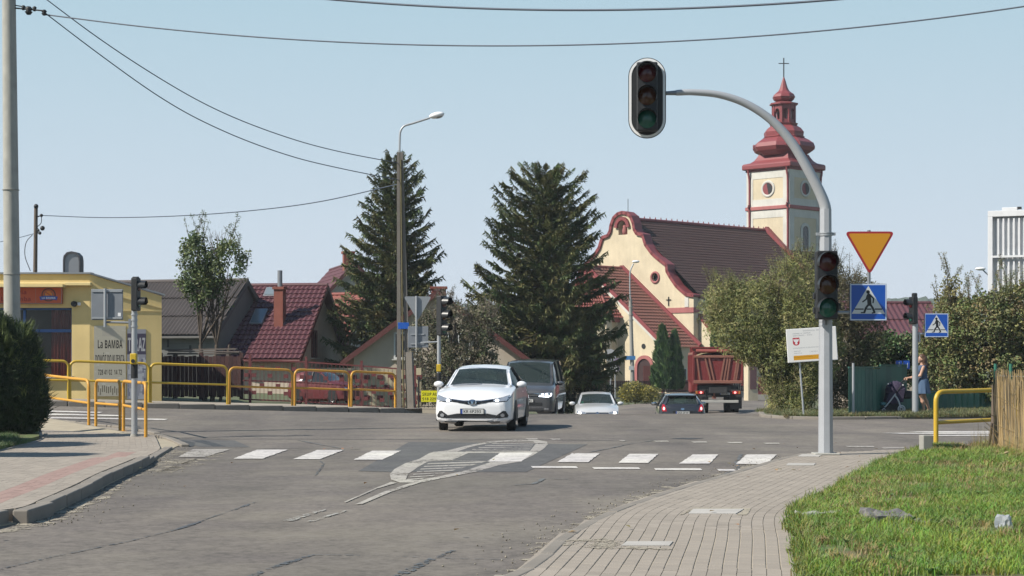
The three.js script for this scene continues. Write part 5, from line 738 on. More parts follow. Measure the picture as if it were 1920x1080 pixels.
{ // wooded hills far behind
  const pos = [], idx = [], nx = 420, ny = 10; const hh = (x, j) => { const ridge = 32 + 9 * fbm(x * 0.004 + 3, 1, 0, 3, 44) - 6 * sstep(100, 400, x); return ridge * Math.sin(j / ny * Math.PI / 2) * (0.96 + 0.04 * Math.sin(x)) + (j ? 5.5 * (vnoise(x * 0.16, j * 3.1, 0, 4) - 0.4) + 2.5 * vnoise(x * 0.5, j * 7, 0, 5) : 0); };
  for (let j = 0; j <= ny; j++) for (let i = 0; i <= nx; i++) { const x = -620 + 1240 * i / nx; pos.push(x, hh(x, j) - 3, -(760 + j * 16 + 8 * vnoise(x * 0.05, j, 0, 3))); }
  for (let j = 0; j < ny; j++) for (let i = 0; i < nx; i++) { const a = j * (nx + 1) + i, e = a + nx + 1; idx.push(a, a + 1, e + 1, a, e + 1, e); }
  const g = new THREE.BufferGeometry(); g.setAttribute('position', new THREE.Float32BufferAttribute(pos, 3)); g.setIndex(idx); const f = g.toNonIndexed(); f.computeVertexNormals(); structure('wooded_hills', boxUV(f), std([0.05, 0.075, 0.045], { roughness: 1, map: concreteTex }));
  scene.fog = new THREE.FogExp2(new THREE.Color(0.75, 0.82, 0.9), 0.00028);
}

// ================================================================ street furniture
const lens = { red: phys([0.075, 0.006, 0.01], { roughness: 0.15 }), amber: phys([0.07, 0.022, 0.007], { roughness: 0.15 }), green: phys([0.010, 0.10, 0.072], { roughness: 0.15 }) };
// signal head facing +z, hanging from the middle of its back
function signalHead(parent, n, r, colors, o = {}) {
  const g = new THREE.Group(); g.name = 'signal_head'; parent.add(g); const p = o.pitch ?? r * 2.36, w = r * 2.35, h = p * n, d = r * 1.3;
  mesh('housing', solid(rbox(w, h, d, r * 0.18, 0, 0, 0)), M.black, g);
  for (let i = 0; i < n; i++) {
    const y = h / 2 - p * (i + 0.5), L = new THREE.LatheGeometry([[0, 0.25], [0.5, 0.2], [0.85, 0.08], [1, 0]].map(([a, b]) => new THREE.Vector2(a * r, b * r)), 28).rotateX(Math.PI / 2);
    mesh('lens', L.translate(0, y, d / 2 + 0.012), lens[colors[i]], g);
    const vis = new THREE.CylinderGeometry(r * 1.06, r * 1.1, r * 1.5, 28, 1, true, Math.PI * 0.5 - 0.42 - 0.0, Math.PI + 0.84); vis.rotateX(Math.PI / 2); vis.rotateZ(0);
    const q = vis.attributes.position; for (let k = 0; k < q.count; k++) { const yy = q.getY(k), z = q.getZ(k); if (z > 0 && yy < 0) q.setZ(k, z + yy * 0.95); }
    vis.computeVertexNormals(); mesh('visor', vis.translate(0, y, d / 2 + r * 0.76), o.visor || visorMat, g);
  }
  return g;
}
const visorMat = std([0.02, 0.021, 0.023], { roughness: 0.4, side: THREE.DoubleSide });
const stadium = (w, h) => { const a = []; const r = w / 2; for (let k = 0; k <= 16; k++) { const t = k / 16 * Math.PI; a.push([r * Math.cos(t), h / 2 - r + r * Math.sin(t)]); } for (let k = 0; k <= 16; k++) { const t = Math.PI + k / 16 * Math.PI; a.push([r * Math.cos(t), -h / 2 + r + r * Math.sin(t)]); } return a; };
const walkSign = canvasTex(512, 512, (g, w) => {
  g.fillStyle = '#0d4fae'; g.fillRect(0, 0, w, w); g.strokeStyle = '#c9d6e8'; g.lineWidth = 14; g.strokeRect(8, 8, w - 16, w - 16);
  g.fillStyle = '#cdd0d2'; g.beginPath(); g.moveTo(256, 26); g.lineTo(492, 420); g.lineTo(20, 420); g.fill();
  g.fillStyle = '#0b0d12'; for (const [a, b] of [[62, 190], [232, 300], [345, 452]]) g.fillRect(a, 345, b - a, 18);
  g.beginPath(); g.arc(252, 112, 26, 0, 7); g.fill(); g.strokeStyle = '#0b0d12'; g.lineCap = g.lineJoin = 'round';
  const s = (l, q) => { g.lineWidth = q; g.beginPath(); g.moveTo(...l[0]); l.slice(1).forEach((p) => g.lineTo(...p)); g.stroke(); };
  s([[262, 165], [272, 280]], 58); s([[240, 165], [226, 215], [178, 250]], 20); s([[284, 160], [330, 205], [322, 262]], 20); s([[262, 285], [220, 340], [200, 398]], 30); s([[200, 404], [158, 404]], 18); s([[280, 280], [318, 340], [342, 398]], 30); s([[345, 404], [312, 408]], 18);
});
const signFace = (t) => std([1, 1, 1], { map: t, roughness: 0.35 });
function walkPanel(parent, size, x, y, z) { const g = new THREE.Group(); g.name = 'crossing_sign'; g.position.set(x, y, z); parent.add(g); mesh('backing', solid(rbox(size, size, 0.03, 0.012)), M.signBack, g); mesh('sign_face', new THREE.PlaneGeometry(size - 0.012, size - 0.012).translate(0, 0, 0.0165), signFace(walkSign), g); return g; }
const roundTri = (s, r) => { const c = [[-s / 2, s * 0.289], [s / 2, s * 0.289], [0, -s * 0.577]], sh = new THREE.Shape(), q = (a, b, t) => [a[0] + (b[0] - a[0]) * t, a[1] + (b[1] - a[1]) * t]; c.forEach((p, i) => { const a = c[(i + 2) % 3], b = c[(i + 1) % 3], s0 = q(p, a, r / s), s1 = q(p, b, r / s); i ? sh.lineTo(...s0) : sh.moveTo(...s0); sh.quadraticCurveTo(p[0], p[1], ...s1); }); sh.closePath(); return sh; };
function yieldPanel(parent, s, x, y, z, back) { const g = new THREE.Group(); g.name = 'yield_sign'; g.position.set(x, y, z); parent.add(g); if (back) { mesh('backing', solid(ext(roundTri(s, 0.09), 0.02)), back, g); return g; } mesh('border', solid(ext(roundTri(s, 0.09), 0.02)), std([0.35, 0.02, 0.03], { roughness: 0.4 }), g); mesh('sign_face', solid(ext(roundTri(s * 0.86, 0.05), 0.004).translate(0, 0, 0.021)), std([0.60, 0.265, 0.008], { roughness: 0.4 }), g); return g; }
{ // ---- mast with the curved arm
  const D = 29, t = thing('signal_mast', 'grey traffic light mast with curved arm over the road', 'traffic light', [wx(1548, D), 0.05, -D]), lx = (px) => wx(px, D) - wx(1548, D), ly = (py) => wy(py, D) - 0.05;
  const oct = (y0, y1, r0, r1) => { const g = new THREE.CylinderGeometry(r1, r0, y1 - y0, 8, 1); g.rotateY(Math.PI / 8); g.translate(0, (y0 + y1) / 2, 0); const q = g.toNonIndexed(); q.computeVertexNormals(); return boxUV(prep(q)); };
  const oc2 = mesh('mast', oct(-0.1, ly(392), 0.122, 0.094), M.greyPaint, t);
  mesh('base_collar', solid(rbox(0.4, 0.03, 0.4, 0.01, 0, 0.012, 0)), M.paleConcrete, t);
  const arm = tube([[0, ly(400), 0], [lx(1547), ly(386), 0], [lx(1537), ly(360), 0], [lx(1515), ly(318), 0], [lx(1485), ly(268), 0], [lx(1447), ly(226), 0], [lx(1400), ly(195), 0], [lx(1350), ly(178), 0], [lx(1300), ly(173), 0], [lx(1268), ly(174), 0]], 1, 14, 80);
  { const c = new THREE.CatmullRomCurve3([[0, ly(400), 0], [lx(1547), ly(386), 0], [lx(1537), ly(360), 0], [lx(1515), ly(318), 0], [lx(1485), ly(268), 0], [lx(1447), ly(226), 0], [lx(1400), ly(195), 0], [lx(1350), ly(178), 0], [lx(1300), ly(173), 0], [lx(1268), ly(174), 0]].map((q) => V(...q)), false, 'catmullrom', 0.5), p = arm.attributes.position, per = 15; for (let i = 0; i <= 80; i++) { const o = c.getPointAt(i / 80), r = lerp(0.09, 0.047, i / 80); for (let k = 0; k < per; k++) { const q = i * per + k; p.setXYZ(q, o.x + (p.getX(q) - o.x) * r, o.y + (p.getY(q) - o.y) * r, o.z + (p.getZ(q) - o.z) * r); } } }
  mesh('curved_arm', arm, M.greyPaint, t);
  mesh('arm_end', rod([lx(1270), ly(174), 0], [lx(1244), ly(175), 0], 0.04, 0.03), M.signBack, t);
  for (const y of [437, 441, 603, 610]) mesh('clamp_band', cyl(0.112, 0.112, 0.022, 0, ly(y), 0, 8, Math.PI / 8), M.galv, t);
  for (const s of [-1, 1]) mesh('clamp_bolt', solid(box(0.05, 0.045, 0.05, s * 0.13, ly(439), 0.02)), M.galv, t);
  for (let k = 0; k < 2; k++) mesh('clamp_bolt', solid(box(0.03, 0.06, 0.03, -0.02 + k * 0.01, ly(605), 0.115)), M.galv, t);
  const oh = new THREE.Group(); oh.name = 'overhead_signal'; oh.position.set(lx(1213), ly(185), 0.05); oh.rotation.y = -0.08; t.add(oh);
  mesh('backplate', solid(ext(stadium(0.60, 1.29), 0.02)), M.black, oh); mesh('white_border', solid(ext(stadium(0.575, 1.265), 0.006, { holes: [stadium(0.50, 1.19)] }).translate(0, 0, 0.021)), M.white, oh);
  const hd = signalHead(oh, 3, 0.142, ['red', 'amber', 'green'], { pitch: 0.365 }); hd.position.set(0, 0, 0.12); hd.name = 'signal_housing';
  const low = signalHead(t, 3, 0.146, ['red', 'amber', 'green'], { pitch: 0.363 }); low.position.set(-0.03, ly(536), 0.22);
  for (const [x, y] of [[-0.21, 556], [-0.21, 583], [0.18, 575]]) mesh('hinge_lug', solid(rbox(0.05, 0.1, 0.09, 0.012, x - 0.0, ly(y), 0.2)), M.black, t);
  mesh('sign_arm', rod([0, ly(586), 0.0], [lx(1592), ly(586), 0.05], 0.025), M.galv, t);
  mesh('sign_post', rod([lx(1628), ly(600), 0.05], [lx(1628), ly(432), 0.05], 0.028), M.signBack, t); mesh('sign_arm', rod([lx(1592), ly(586), 0.05], [lx(1628), ly(586), 0.05], 0.025), M.galv, t);
  yieldPanel(t, 0.80, lx(1628.5), ly(462), 0.085); walkPanel(t, 0.59, lx(1625.5), ly(567), 0.10);
}
{ // ---- crossing light at the left corner
  const D = 36.4, t = thing('crossing_signal', 'crossing signal pole with yellow push-button box at the orange railing', 'traffic light', [wx(252, D), 0.03, -D]), lx = (px) => wx(px, D) - wx(252, D), ly = (py) => wy(py, D) - 0.03;
  mesh('pole', cyl(0.062, 0.056, ly(578) + 0.2, 0, ly(578) / 2 - 0.1, 0, 14), M.galv, t); mesh('pole_collar', cyl(0.09, 0.07, 0.06, 0, 0.03, 0, 14), M.concrete, t);
  const h = signalHead(t, 2, 0.1, ['red', 'green'], { pitch: 0.33 }); h.position.set(0.03, ly(552), 0); h.rotation.y = Math.PI / 2 - 0.12; mesh('head_cap', [solid(rbox(0.12, 0.09, 0.1, 0.02, 0.02, ly(523), 0)), solid(rod([0.02, ly(526), 0], [0.09, ly(520), 0.02], 0.025))], M.black, t);
  mesh('button_box', solid(rbox(0.13, 0.22, 0.14, 0.02, 0, ly(673), 0.06)), std([0.62, 0.42, 0.02], { roughness: 0.5 }), t); mesh('button', cyl(0.04, 0.04, 0.02, 0, ly(677), 0.135, 14, 0, Math.PI / 2), M.black, t); mesh('black_sleeve', solid(cyl(0.068, 0.068, 0.28, 0, ly(696), 0, 14)), M.black, t);
  for (const y of [590, 600, 612]) mesh('clamp_band', cyl(0.07, 0.07, 0.03, 0, ly(y), 0, 12), M.galv, t);
  mesh('sign_arm', rod([lx(248), ly(605), 0], [lx(197), ly(604), -0.02], 0.022), M.signBack, t); mesh('arm_plate', solid(box(0.05, 0.26, 0.05, lx(243.5), ly(610), 0)), M.signBack, t); mesh('sign_post', rod([lx(197.5), ly(613), 0.02], [lx(197.5), ly(541), 0.02], 0.03), M.galv, t);
  const g = new THREE.Group(); g.name = 'sign_panel'; g.position.set(lx(200), ly(571), -0.045); t.add(g); mesh('backing', solid(rbox(0.64, 0.62, 0.03, 0.012)), M.signBack, g); mesh('sign_face', new THREE.PlaneGeometry(0.62, 0.6).rotateY(Math.PI).translate(0, 0, -0.017), signFace(walkSign), g); mesh('sticker', solid(box(0.06, 0.07, 0.004, 0.25, -0.2, 0.018)), M.white, g); for (const y of [-0.27, 0.27]) mesh('stiffener', solid(box(0.6, 0.03, 0.02, 0, y, 0.022)), M.galv, g);
}
{ // ---- signal beyond the crossing, behind the white car
  const D = 53, t = thing('crossing_signal', 'signal pole behind the white car with grey yield sign back', 'traffic light', [wx(823, D), 0, -D]), lx = (px) => wx(px, D) - wx(823, D), ly = (py) => wy(py, D);
  mesh('pole', cyl(0.06, 0.055, ly(625), 0, ly(625) / 2, 0, 12), M.galv, t); const h = signalHead(t, 3, 0.14, ['red', 'amber', 'green'], { pitch: 0.385 }); h.position.set(0.08, ly(592), 0.05); h.rotation.y = 1.05;
  mesh('button_box', solid(rbox(0.13, 0.22, 0.14, 0.02, 0, ly(690), 0.05)), std([0.62, 0.42, 0.02], { roughness: 0.5 }), t); mesh('black_sleeve', cyl(0.066, 0.066, 0.3, 0, ly(709), 0, 12), M.black, t);
  mesh('sign_arm', rod([0, ly(641), 0], [lx(781), ly(643), 0], 0.025), M.galv, t); mesh('sign_post', rod([lx(781), ly(652), 0.04], [lx(781), ly(555), 0.04], 0.03), M.galv, t);
  yieldPanel(t, 0.82, lx(783), ly(571), -0.02, std([0.30, 0.32, 0.34], { roughness: 0.5, metalness: 0.3 }));
  const g = new THREE.Group(); g.name = 'sign_panel'; g.position.set(lx(784), ly(632), -0.02); t.add(g); mesh('backing', solid(rbox(0.6, 0.62, 0.03, 0.012)), M.signBack, g); mesh('sign_face', new THREE.PlaneGeometry(0.58, 0.6).rotateY(Math.PI).translate(0, 0, -0.017), signFace(walkSign), g); for (const y of [-0.2, 0.08]) mesh('stiffener', solid(box(0.4, 0.03, 0.02, -0.02, y, 0.024)), M.galv, g);
}
{ // ---- signal beside the woman with the pram
  const D = 50.6, t = thing('crossing_signal', 'signal pole with small blue crossing sign beside the woman', 'traffic light', [wx(1716, D), 0.05, -D]), lx = (px) => wx(px, D) - wx(1716, D), ly = (py) => wy(py, D) - 0.05;
  mesh('pole', cyl(0.088, 0.075, ly(583), 0, ly(583) / 2, 0, 14), M.galv, t); const h = signalHead(t, 2, 0.11, ['red', 'green'], { pitch: 0.36 }); h.position.set(-0.06, ly(582), 0.03); h.rotation.y = -Math.PI / 2 + 0.25; h.scale.setScalar(1.05); mesh('head_cap', solid(rbox(0.14, 0.2, 0.14, 0.03, -0.02, ly(556), 0)), M.black, t);
  mesh('sign_arm', rod([0, ly(626), 0], [lx(1740), ly(626), 0], 0.025), M.galv, t); mesh('arm_plate', solid(box(0.05, 0.28, 0.04, lx(1724), ly(632), 0.0)), M.galv, t); mesh('sign_post', rod([lx(1756), ly(634), -0.03], [lx(1756), ly(584), -0.03], 0.028), M.signBack, t); mesh('sign_arm', rod([lx(1740), ly(626), 0], [lx(1756), ly(626), -0.03], 0.025), M.galv, t);
  walkPanel(t, 0.665, lx(1755.5), ly(610), 0.02);
}
// ---- hooped railings
function railing(label, a, b, h, mat, r, group, y0 = gY(a[0], a[1]), y1 = gY(b[0], b[1]), midY = 0.52) {
  const A = V(a[0], y0, -a[1]), Bv = V(b[0], y1, -b[1]), t = thing('railing', label, 'railing', [A.x, A.y, A.z], 0, group), d = Bv.clone().sub(A), L = d.length(), u = d.clone().normalize(), c = Math.min(0.16, L / 3), up = V(0, 1, 0), pt = (s, y) => u.clone().multiplyScalar(s).addScaledVector(up, y), pts = [pt(0, -0.2), pt(0, h - c - 0.25), pt(0, h - c)];
  for (let k = 1; k <= 5; k++) { const q = k / 5 * Math.PI / 2; pts.push(pt(c - c * Math.cos(q), h - c + c * Math.sin(q))); } pts.push(pt(L * 0.35, h), pt(L * 0.65, h));
  for (let k = 0; k <= 5; k++) { const q = k / 5 * Math.PI / 2; pts.push(pt(L - c + c * Math.sin(q), h - c + c * Math.cos(q))); } pts.push(pt(L, h - c - 0.25), pt(L, -0.2));
  mesh('hoop', new THREE.TubeGeometry(new THREE.CatmullRomCurve3(pts, false, 'centripetal'), 90, r, 10), mat, t); mesh('mid_bar', rod(pt(0, h * midY), pt(L, h * midY), r * 0.85, r * 0.85, 10), mat, t); for (const s of [0, L]) mesh('foot_plate', solid(box(0.14, 0.015, 0.14, u.x * s, 0.008 + u.y * s, u.z * s)), mat, t); return t;
}
railing('orange-yellow railing hoop nearest the dark evergreen bush', [-11.55, 44.3], [-9.72, 41.65], 1.09, M.orangeYellow, 0.034, 'railing at the pavement corner', 0.03 + gY(-11.5, 44.3), 0.03);
railing('short orange railing hoop in the middle of the corner row', [-9.5, 41.4], [-8.56, 39.6], 1.09, M.orangeYellow, 0.034, 'railing at the pavement corner', 0.03, 0.03);
railing('orange railing hoop touching the crossing signal pole', [-8.43, 39.35], [-7.28, 36.05], 1.09, M.orangeYellow, 0.034, 'railing at the pavement corner', 0.03, 0.02);
[[40, 128, 49.6, 50, 'yellow railing hoop partly behind the evergreen bush'], [131.5, 279, 50.05, 50.7, 'long yellow railing hoop before the pizzeria notice'], [282.5, 426, 50.75, 51.6, 'yellow railing hoop before the brown boarded gate'], [430.5, 548, 51.7, 52.6, 'ochre railing hoop before the barn and red garden fence'], [553, 655, 52.7, 53.6, 'ochre railing hoop before the parked red vehicle'], [659, 741, 53.7, 54.8, 'ochre railing hoop ending left of the lattice lamp post']].forEach(([a, b, Da, Db, l], i) => railing(l, [wx(a, Da), Da], [wx(b, Db), Db], 1.1, i > 2 ? M.orangeYellow : M.yellow, 0.036, 'railings along the far pavement', gY(wx(a, Da), Da) + 0.12 - (i > 2 ? 0.04 : 0), gY(wx(b, Db), Db) + 0.12 - (i > 2 ? 0.06 : 0)));
railing('yellow railing hoop in the lawn running behind the reed fence', [wx(1755, 32), 32], [wx(1905, 33.4), 33.4], 0.98, M.yellow, 0.043, undefined, 0.02, 0.05, 0.45);
// ---- poles and wires
{ const D = 38.6, x = wx(25, D), t = thing('utility_pole', 'thick round concrete utility pole at the left edge', 'utility pole', [x, 0, -D]);
  const g = new THREE.CylinderGeometry(0.135, 0.185, 10.6, 24, 12); g.translate(0, 5.2, 0); { const q = g.attributes.position; for (let i = 0; i < q.count; i++) q.setX(i, q.getX(i) - q.getY(i) * 0.010); } mesh('shaft', (() => { const u = g.attributes.uv; for (let i = 0; i < u.count; i++) u.setXY(i, u.getX(i) * 1.0, u.getY(i) * 9.4); return prep(g); })(), M.paleConcrete, t);
  mesh('bracket', [rod([-0.1, wy(14, D), 0], [wx(85, D) - x, wy(22, D), 0.1], 0.016), rod([-0.1, wy(8, D), 0], [wx(60, D) - x, wy(16, D), 0.06], 0.012)], M.black, t);
  for (const [px, py, r] of [[45, 15, 0.05], [55, 20, 0.085], [66, 17, 0.05], [84, 24, 0.06]]) mesh('insulator', mv(new THREE.LatheGeometry([[0, -1.2], [0.5, -1.1], [1, -0.4], [0.6, -0.2], [1, 0.3], [0.5, 0.9], [0, 1]].map(([a, b]) => new THREE.Vector2(a * r, b * r)), 12), wx(px, D) - x, wy(py, D), 0.05), M.black, t);
  for (const y of [2.3, 3.4, 5.2]) mesh('band', cyl(0.182, 0.18, 0.012, -y * 0.0102, y, 0, 20), M.concrete, t);
}
{ const D = 75, x = wx(66, D), t = thing('utility_pole', 'thin wooden utility pole standing behind the pizzeria roof', 'utility pole', [x, 0.2, -D]), ly = (p) => wy(p, D) - 0.2, lx = (p) => wx(p, D) - x;
  mesh('shaft', rod([-0.06, -0.2, 0], [lx(67.5), ly(388), 0], 0.11, 0.075, 10), M.wood, t); mesh('bracket', [rod([0, ly(408), 0], [lx(80), ly(403), 0], 0.025), rod([0, ly(437), 0], [lx(76), ly(436), 0], 0.03)], M.black, t);
  for (const [px, py, r] of [[78, 404, 0.07], [80, 428, 0.1], [72, 432, 0.06], [75, 437, 0.07], [68, 387, 0.1]]) mesh('insulator', new THREE.SphereGeometry(r, 10, 8).translate(lx(px), ly(py), 0.03), M.black, t);
  mesh('drop_cable', [tube([[lx(78), ly(405), 0], [lx(77), ly(418), 0], [lx(70), ly(426), 0], [lx(74), ly(432), 0]], 0.016, 6), tube([[lx(61), ly(440), 0], [lx(49), ly(455), 0], [lx(47), ly(480), 0], [lx(57), ly(508), 0]], 0.016, 6)], M.black, t); }
{ const D = 56, x = wx(754, D), t = thing('lamp_post', 'lattice concrete lamp post with tall curved lamp arm', 'street lamp', [x, 0.08, -D]), ly = (p) => wy(p, D) - 0.08, lx = (p) => wx(p, D) - x;
  const leg = std([0.22, 0.20, 0.175], { roughness: 0.95, map: concreteTex }), H = ly(286);
  for (const [x0, x1] of [[lx(748.5), lx(747)], [lx(766), lx(753)]]) { const g = new THREE.BoxGeometry(0.12, H + 0.2, 0.16, 1, 8, 1), q = g.attributes.position; g.translate(0, H / 2 - 0.1, 0); for (let i = 0; i < q.count; i++) { const f = q.getY(i) / H; q.setX(i, q.getX(i) * lerp(1.15, 0.7, f) + lerp(x0, x1, f)); } mesh('leg', solid(g), leg, t); }
  for (let k = 0; k < 17; k++) { const f = (k + 1) / 18; mesh('rung', solid(box(lerp(lx(766), lx(753), f) - lerp(lx(748.5), lx(747), f), 0.14, 0.1, (lerp(lx(766), lx(753), f) + lerp(lx(748.5), lx(747), f)) / 2, H * f, 0)), leg, t); }
  mesh('brace', solid(bar([lx(772), -0.1, 0.1], [lx(768), ly(660), 0.08], 0.16, 0.2)), leg, t);
  mesh('conduit', rod([lx(757), 0, 0.12], [lx(752), ly(300), 0.1], 0.025), std([0.13, 0.11, 0.05]), t);
  mesh('name_plate', solid(rbox(0.34, 0.2, 0.02, 0.02, lx(757), ly(611), 0.13)), M.signBlue, t);
  const L = new THREE.Group(); L.name = 'lamp_arm'; t.add(L); mesh('tube', new THREE.TubeGeometry(new THREE.CatmullRomCurve3([V(lx(749), ly(300), 0), V(lx(749.5), ly(262), 0), V(lx(751), ly(246), 0), V(lx(757), ly(237), 0), V(lx(775), ly(231), 0), V(lx(806), ly(221), 0)], false, 'centripetal'), 40, 0.032, 8), M.galv, L);
  const hd = mergeVertices(new THREE.SphereGeometry(1, 18, 12).deleteAttribute('uv')); hd.scale(0.24, 0.1, 0.13); mesh('lamp_head', mv(hd, lx(819), ly(216), 0, 0, 0, 0.2), M.white, L); mesh('diffuser', mv(new THREE.SphereGeometry(1, 16, 8).scale(0.15, 0.06, 0.1), lx(822), ly(218.5), 0, 0, 0, 0.2), std([0.35, 0.36, 0.36], { roughness: 0.2 }), L); }
{ const D = 126, x = wx(1187, D), t = thing('lamp_post', 'grey lamp post with hooked arm standing before the church apse', 'street lamp', [x, -1.1, -D]), ly = (p) => wy(p, D) + 1.1, lx = (p) => wx(p, D) - x; mesh('shaft', rod([0, -0.1, 0], [lx(1182), ly(560), 0], 0.17, 0.12, 10), M.concrete, t); mesh('arm', new THREE.TubeGeometry(new THREE.CatmullRomCurve3([V(lx(1182), ly(572), 0), V(lx(1181), ly(525), 0), V(lx(1182), ly(508), 0), V(lx(1188), ly(494), 0)], false, 'centripetal'), 24, 0.05, 7), M.galv, t); mesh('lamp_head', mv(new THREE.SphereGeometry(1, 14, 10).scale(0.26, 0.1, 0.16), lx(1192), ly(490.5), 0), M.white, t);
  for (const [a, b, y, c, n] of [[1172, 1191, 671, [0.06, 0.2, 0.45], 'direction_sign'], [1179, 1188, 690, [0.45, 0.48, 0.5], 'house_number_plate']]) mesh(n, solid(box((b - a) * D / F, 0.28, 0.03, lx((a + b) / 2), ly(y), 0.2)), std(c, { roughness: 0.4 }), t);
  for (const y of [575, 590, 600]) mesh('band', cyl(0.17, 0.17, 0.1, lx(1183), ly(y), 0, 8), M.concrete, t); }
{ const D = 92, x = wx(1842, D), t = thing('lamp_post', 'lamp head on a short arm beside the white billboard', 'street lamp', [x, 0, -D]); mesh('shaft', rod([0.45, 0, 0], [0.42, wy(520, D), 0], 0.1, 0.06), M.galv, t); mesh('arm', rod([0.42, wy(520, D), 0], [0.02, wy(506, D), 0], 0.035), M.galv, t); mesh('lamp_head', new THREE.SphereGeometry(1, 14, 10).scale(0.27, 0.09, 0.14).translate(-0.1, wy(504, D), 0), M.white, t); }
{ const D = 30, t = thing('utility_pole', 'concrete utility pole carrying the wires, right of the billboard', 'utility pole', [wx(2290, D), 0, -D]); mesh('shaft', cyl(0.165, 0.115, 9.6, 0, 4.7, 0, 18), M.paleConcrete, t); }
const wireMat = std([0.07, 0.09, 0.125], { roughness: 0.5 });
const wire = (label, pts, r) => tagAs(mesh('cable', new THREE.TubeGeometry(new THREE.CatmullRomCurve3(pts.map(([x, y, D]) => P(x, y, D)), false, 'centripetal'), 60, r, 6), wireMat), label, 'cable', 'overhead wires');
const para = (x0, xm, ym, k, D0, D1, x1, n = 12) => Array.from({ length: n + 1 }, (_, i) => { const x = lerp(x0, x1, i / n); return [x, ym - k * (x - xm) ** 2 * (x < xm ? 1 : 0.92), lerp(D0, D1, i / n)]; });
wire('topmost thick cable just touching the upper picture edge', para(22, 1085, 19, 9.3e-5, 38.6, 30, 2290), 0.021);
wire('twisted cable sagging right across the sky below the topmost one', para(85, 930, 86, 8.2e-5, 38.6, 30, 2290), 0.014);
wire('upper of the two cables running down to the lattice lamp post', [[70, -14, 38.6], [180, 68, 39], [300, 147, 41], [420, 212, 45], [540, 258, 49], [640, 285, 53], [748, 306, 56]], 0.013);
wire('lower of the two cables running down to the lattice lamp post', [[84, 24, 38.6], [180, 97, 39], [300, 182, 41], [420, 246, 45], [540, 291, 49], [640, 316, 53], [750, 338, 56]], 0.013);
wire('slack cable from the thin wooden pole to the lattice lamp post', [[80, 404, 75], [200, 408, 71], [330, 405, 68], [470, 395, 64], [600, 378, 60], [748, 345, 56]], 0.017);
wire('thin cable leaving the wooden pole towards the left edge', [[64, 438, 75], [30, 447, 74], [-40, 462, 73]], 0.012);
// ---- boards, signs
{ const D = 49.5, t = thing('information_board', 'white information board with red crest and yellow strip on thin post', 'sign', [wx(1508, D), 0, -D]), lx = (p) => wx(p, D) - wx(1508, D), ly = (p) => wy(p, D); t.rotation.z = 0.02;
  const w = 95 * D / F, h = 63 * D / F, c = canvasTex(760, 504, (g) => { g.fillStyle = '#f2f0ec'; g.fillRect(0, 0, 760, 504); g.fillStyle = '#8f9196'; g.font = '26px sans-serif'; g.fillText('MODERNIZACJA   DROGI', 250, 40); g.fillText('GMINNEJ  W  CENTRUM', 90, 76); g.fillText('MIEJSCOWOŚCI  –  ETAP II', 90, 108); g.fillStyle = '#c02a3a'; g.beginPath(); g.moveTo(86, 130); g.lineTo(190, 130); g.lineTo(190, 210); g.quadraticCurveTo(186, 246, 138, 252); g.quadraticCurveTo(90, 246, 86, 210); g.fill();
    g.fillStyle = '#eeeeee'; g.beginPath(); g.moveTo(138, 142); g.quadraticCurveTo(150, 150, 148, 166); g.quadraticCurveTo(172, 140, 180, 154); g.quadraticCurveTo(178, 196, 152, 200); g.lineTo(160, 226); g.lineTo(138, 238); g.lineTo(116, 226); g.lineTo(124, 200); g.quadraticCurveTo(98, 196, 96, 154); g.quadraticCurveTo(104, 140, 128, 166); g.quadraticCurveTo(126, 150, 138, 142); g.fill();
    g.fillStyle = '#9a9ca0'; g.font = '24px sans-serif'; g.fillText('DOFINANSOWANO ZE ŚRODKÓW BUDŻETU PAŃSTWA', 80, 300, 560); g.fillText('WARTOŚĆ', 92, 350); g.fillText('INWESTYCJI', 92, 380); g.fillText('1 248 000 zł', 330, 366); g.fillStyle = '#e0a010'; g.fillRect(84, 408, 600, 70); g.fillStyle = '#c98a0c'; g.fillRect(84, 428, 300, 12); });
  const b = new THREE.Group(); b.name = 'board'; b.position.set(lx(1524.5), ly(646.5), 0.05); b.rotation.set(0, 0.06, 0.045); t.add(b); mesh('panel', solid(rbox(w, h, 0.03, 0.012)), M.white, b); mesh('print', new THREE.PlaneGeometry(w - 0.03, h - 0.03).translate(0, 0, 0.0165), signFace(c), b); mesh('post', rod([0.0, -0.1, 0], [lx(1499), ly(640), 0], 0.026), M.galv, t); mesh('post', rod([lx(1562), -0.1, 0], [lx(1553), ly(640), 0], 0.026), M.galv, t); }
{ const D = 57, t = thing('yellow_notice', 'small yellow buyer notice fixed to fence behind the white car', 'sign', [wx(808, D), wy(743, D), -D]), c = canvasTex(320, 180, (g) => { g.fillStyle = '#e6e01e'; g.fillRect(0, 0, 320, 180); g.fillStyle = '#202010'; g.font = 'bold 74px sans-serif'; g.fillText('SKUP AUT', 14, 82, 292); g.font = 'bold 66px sans-serif'; g.fillText('518 229', 14, 158, 292); }); mesh('panel', solid(box(0.62, 0.36, 0.02)), std([0.6, 0.55, 0.03]), t); mesh('print', new THREE.PlaneGeometry(0.6, 0.34).translate(0, 0, 0.012), signFace(c), t); }
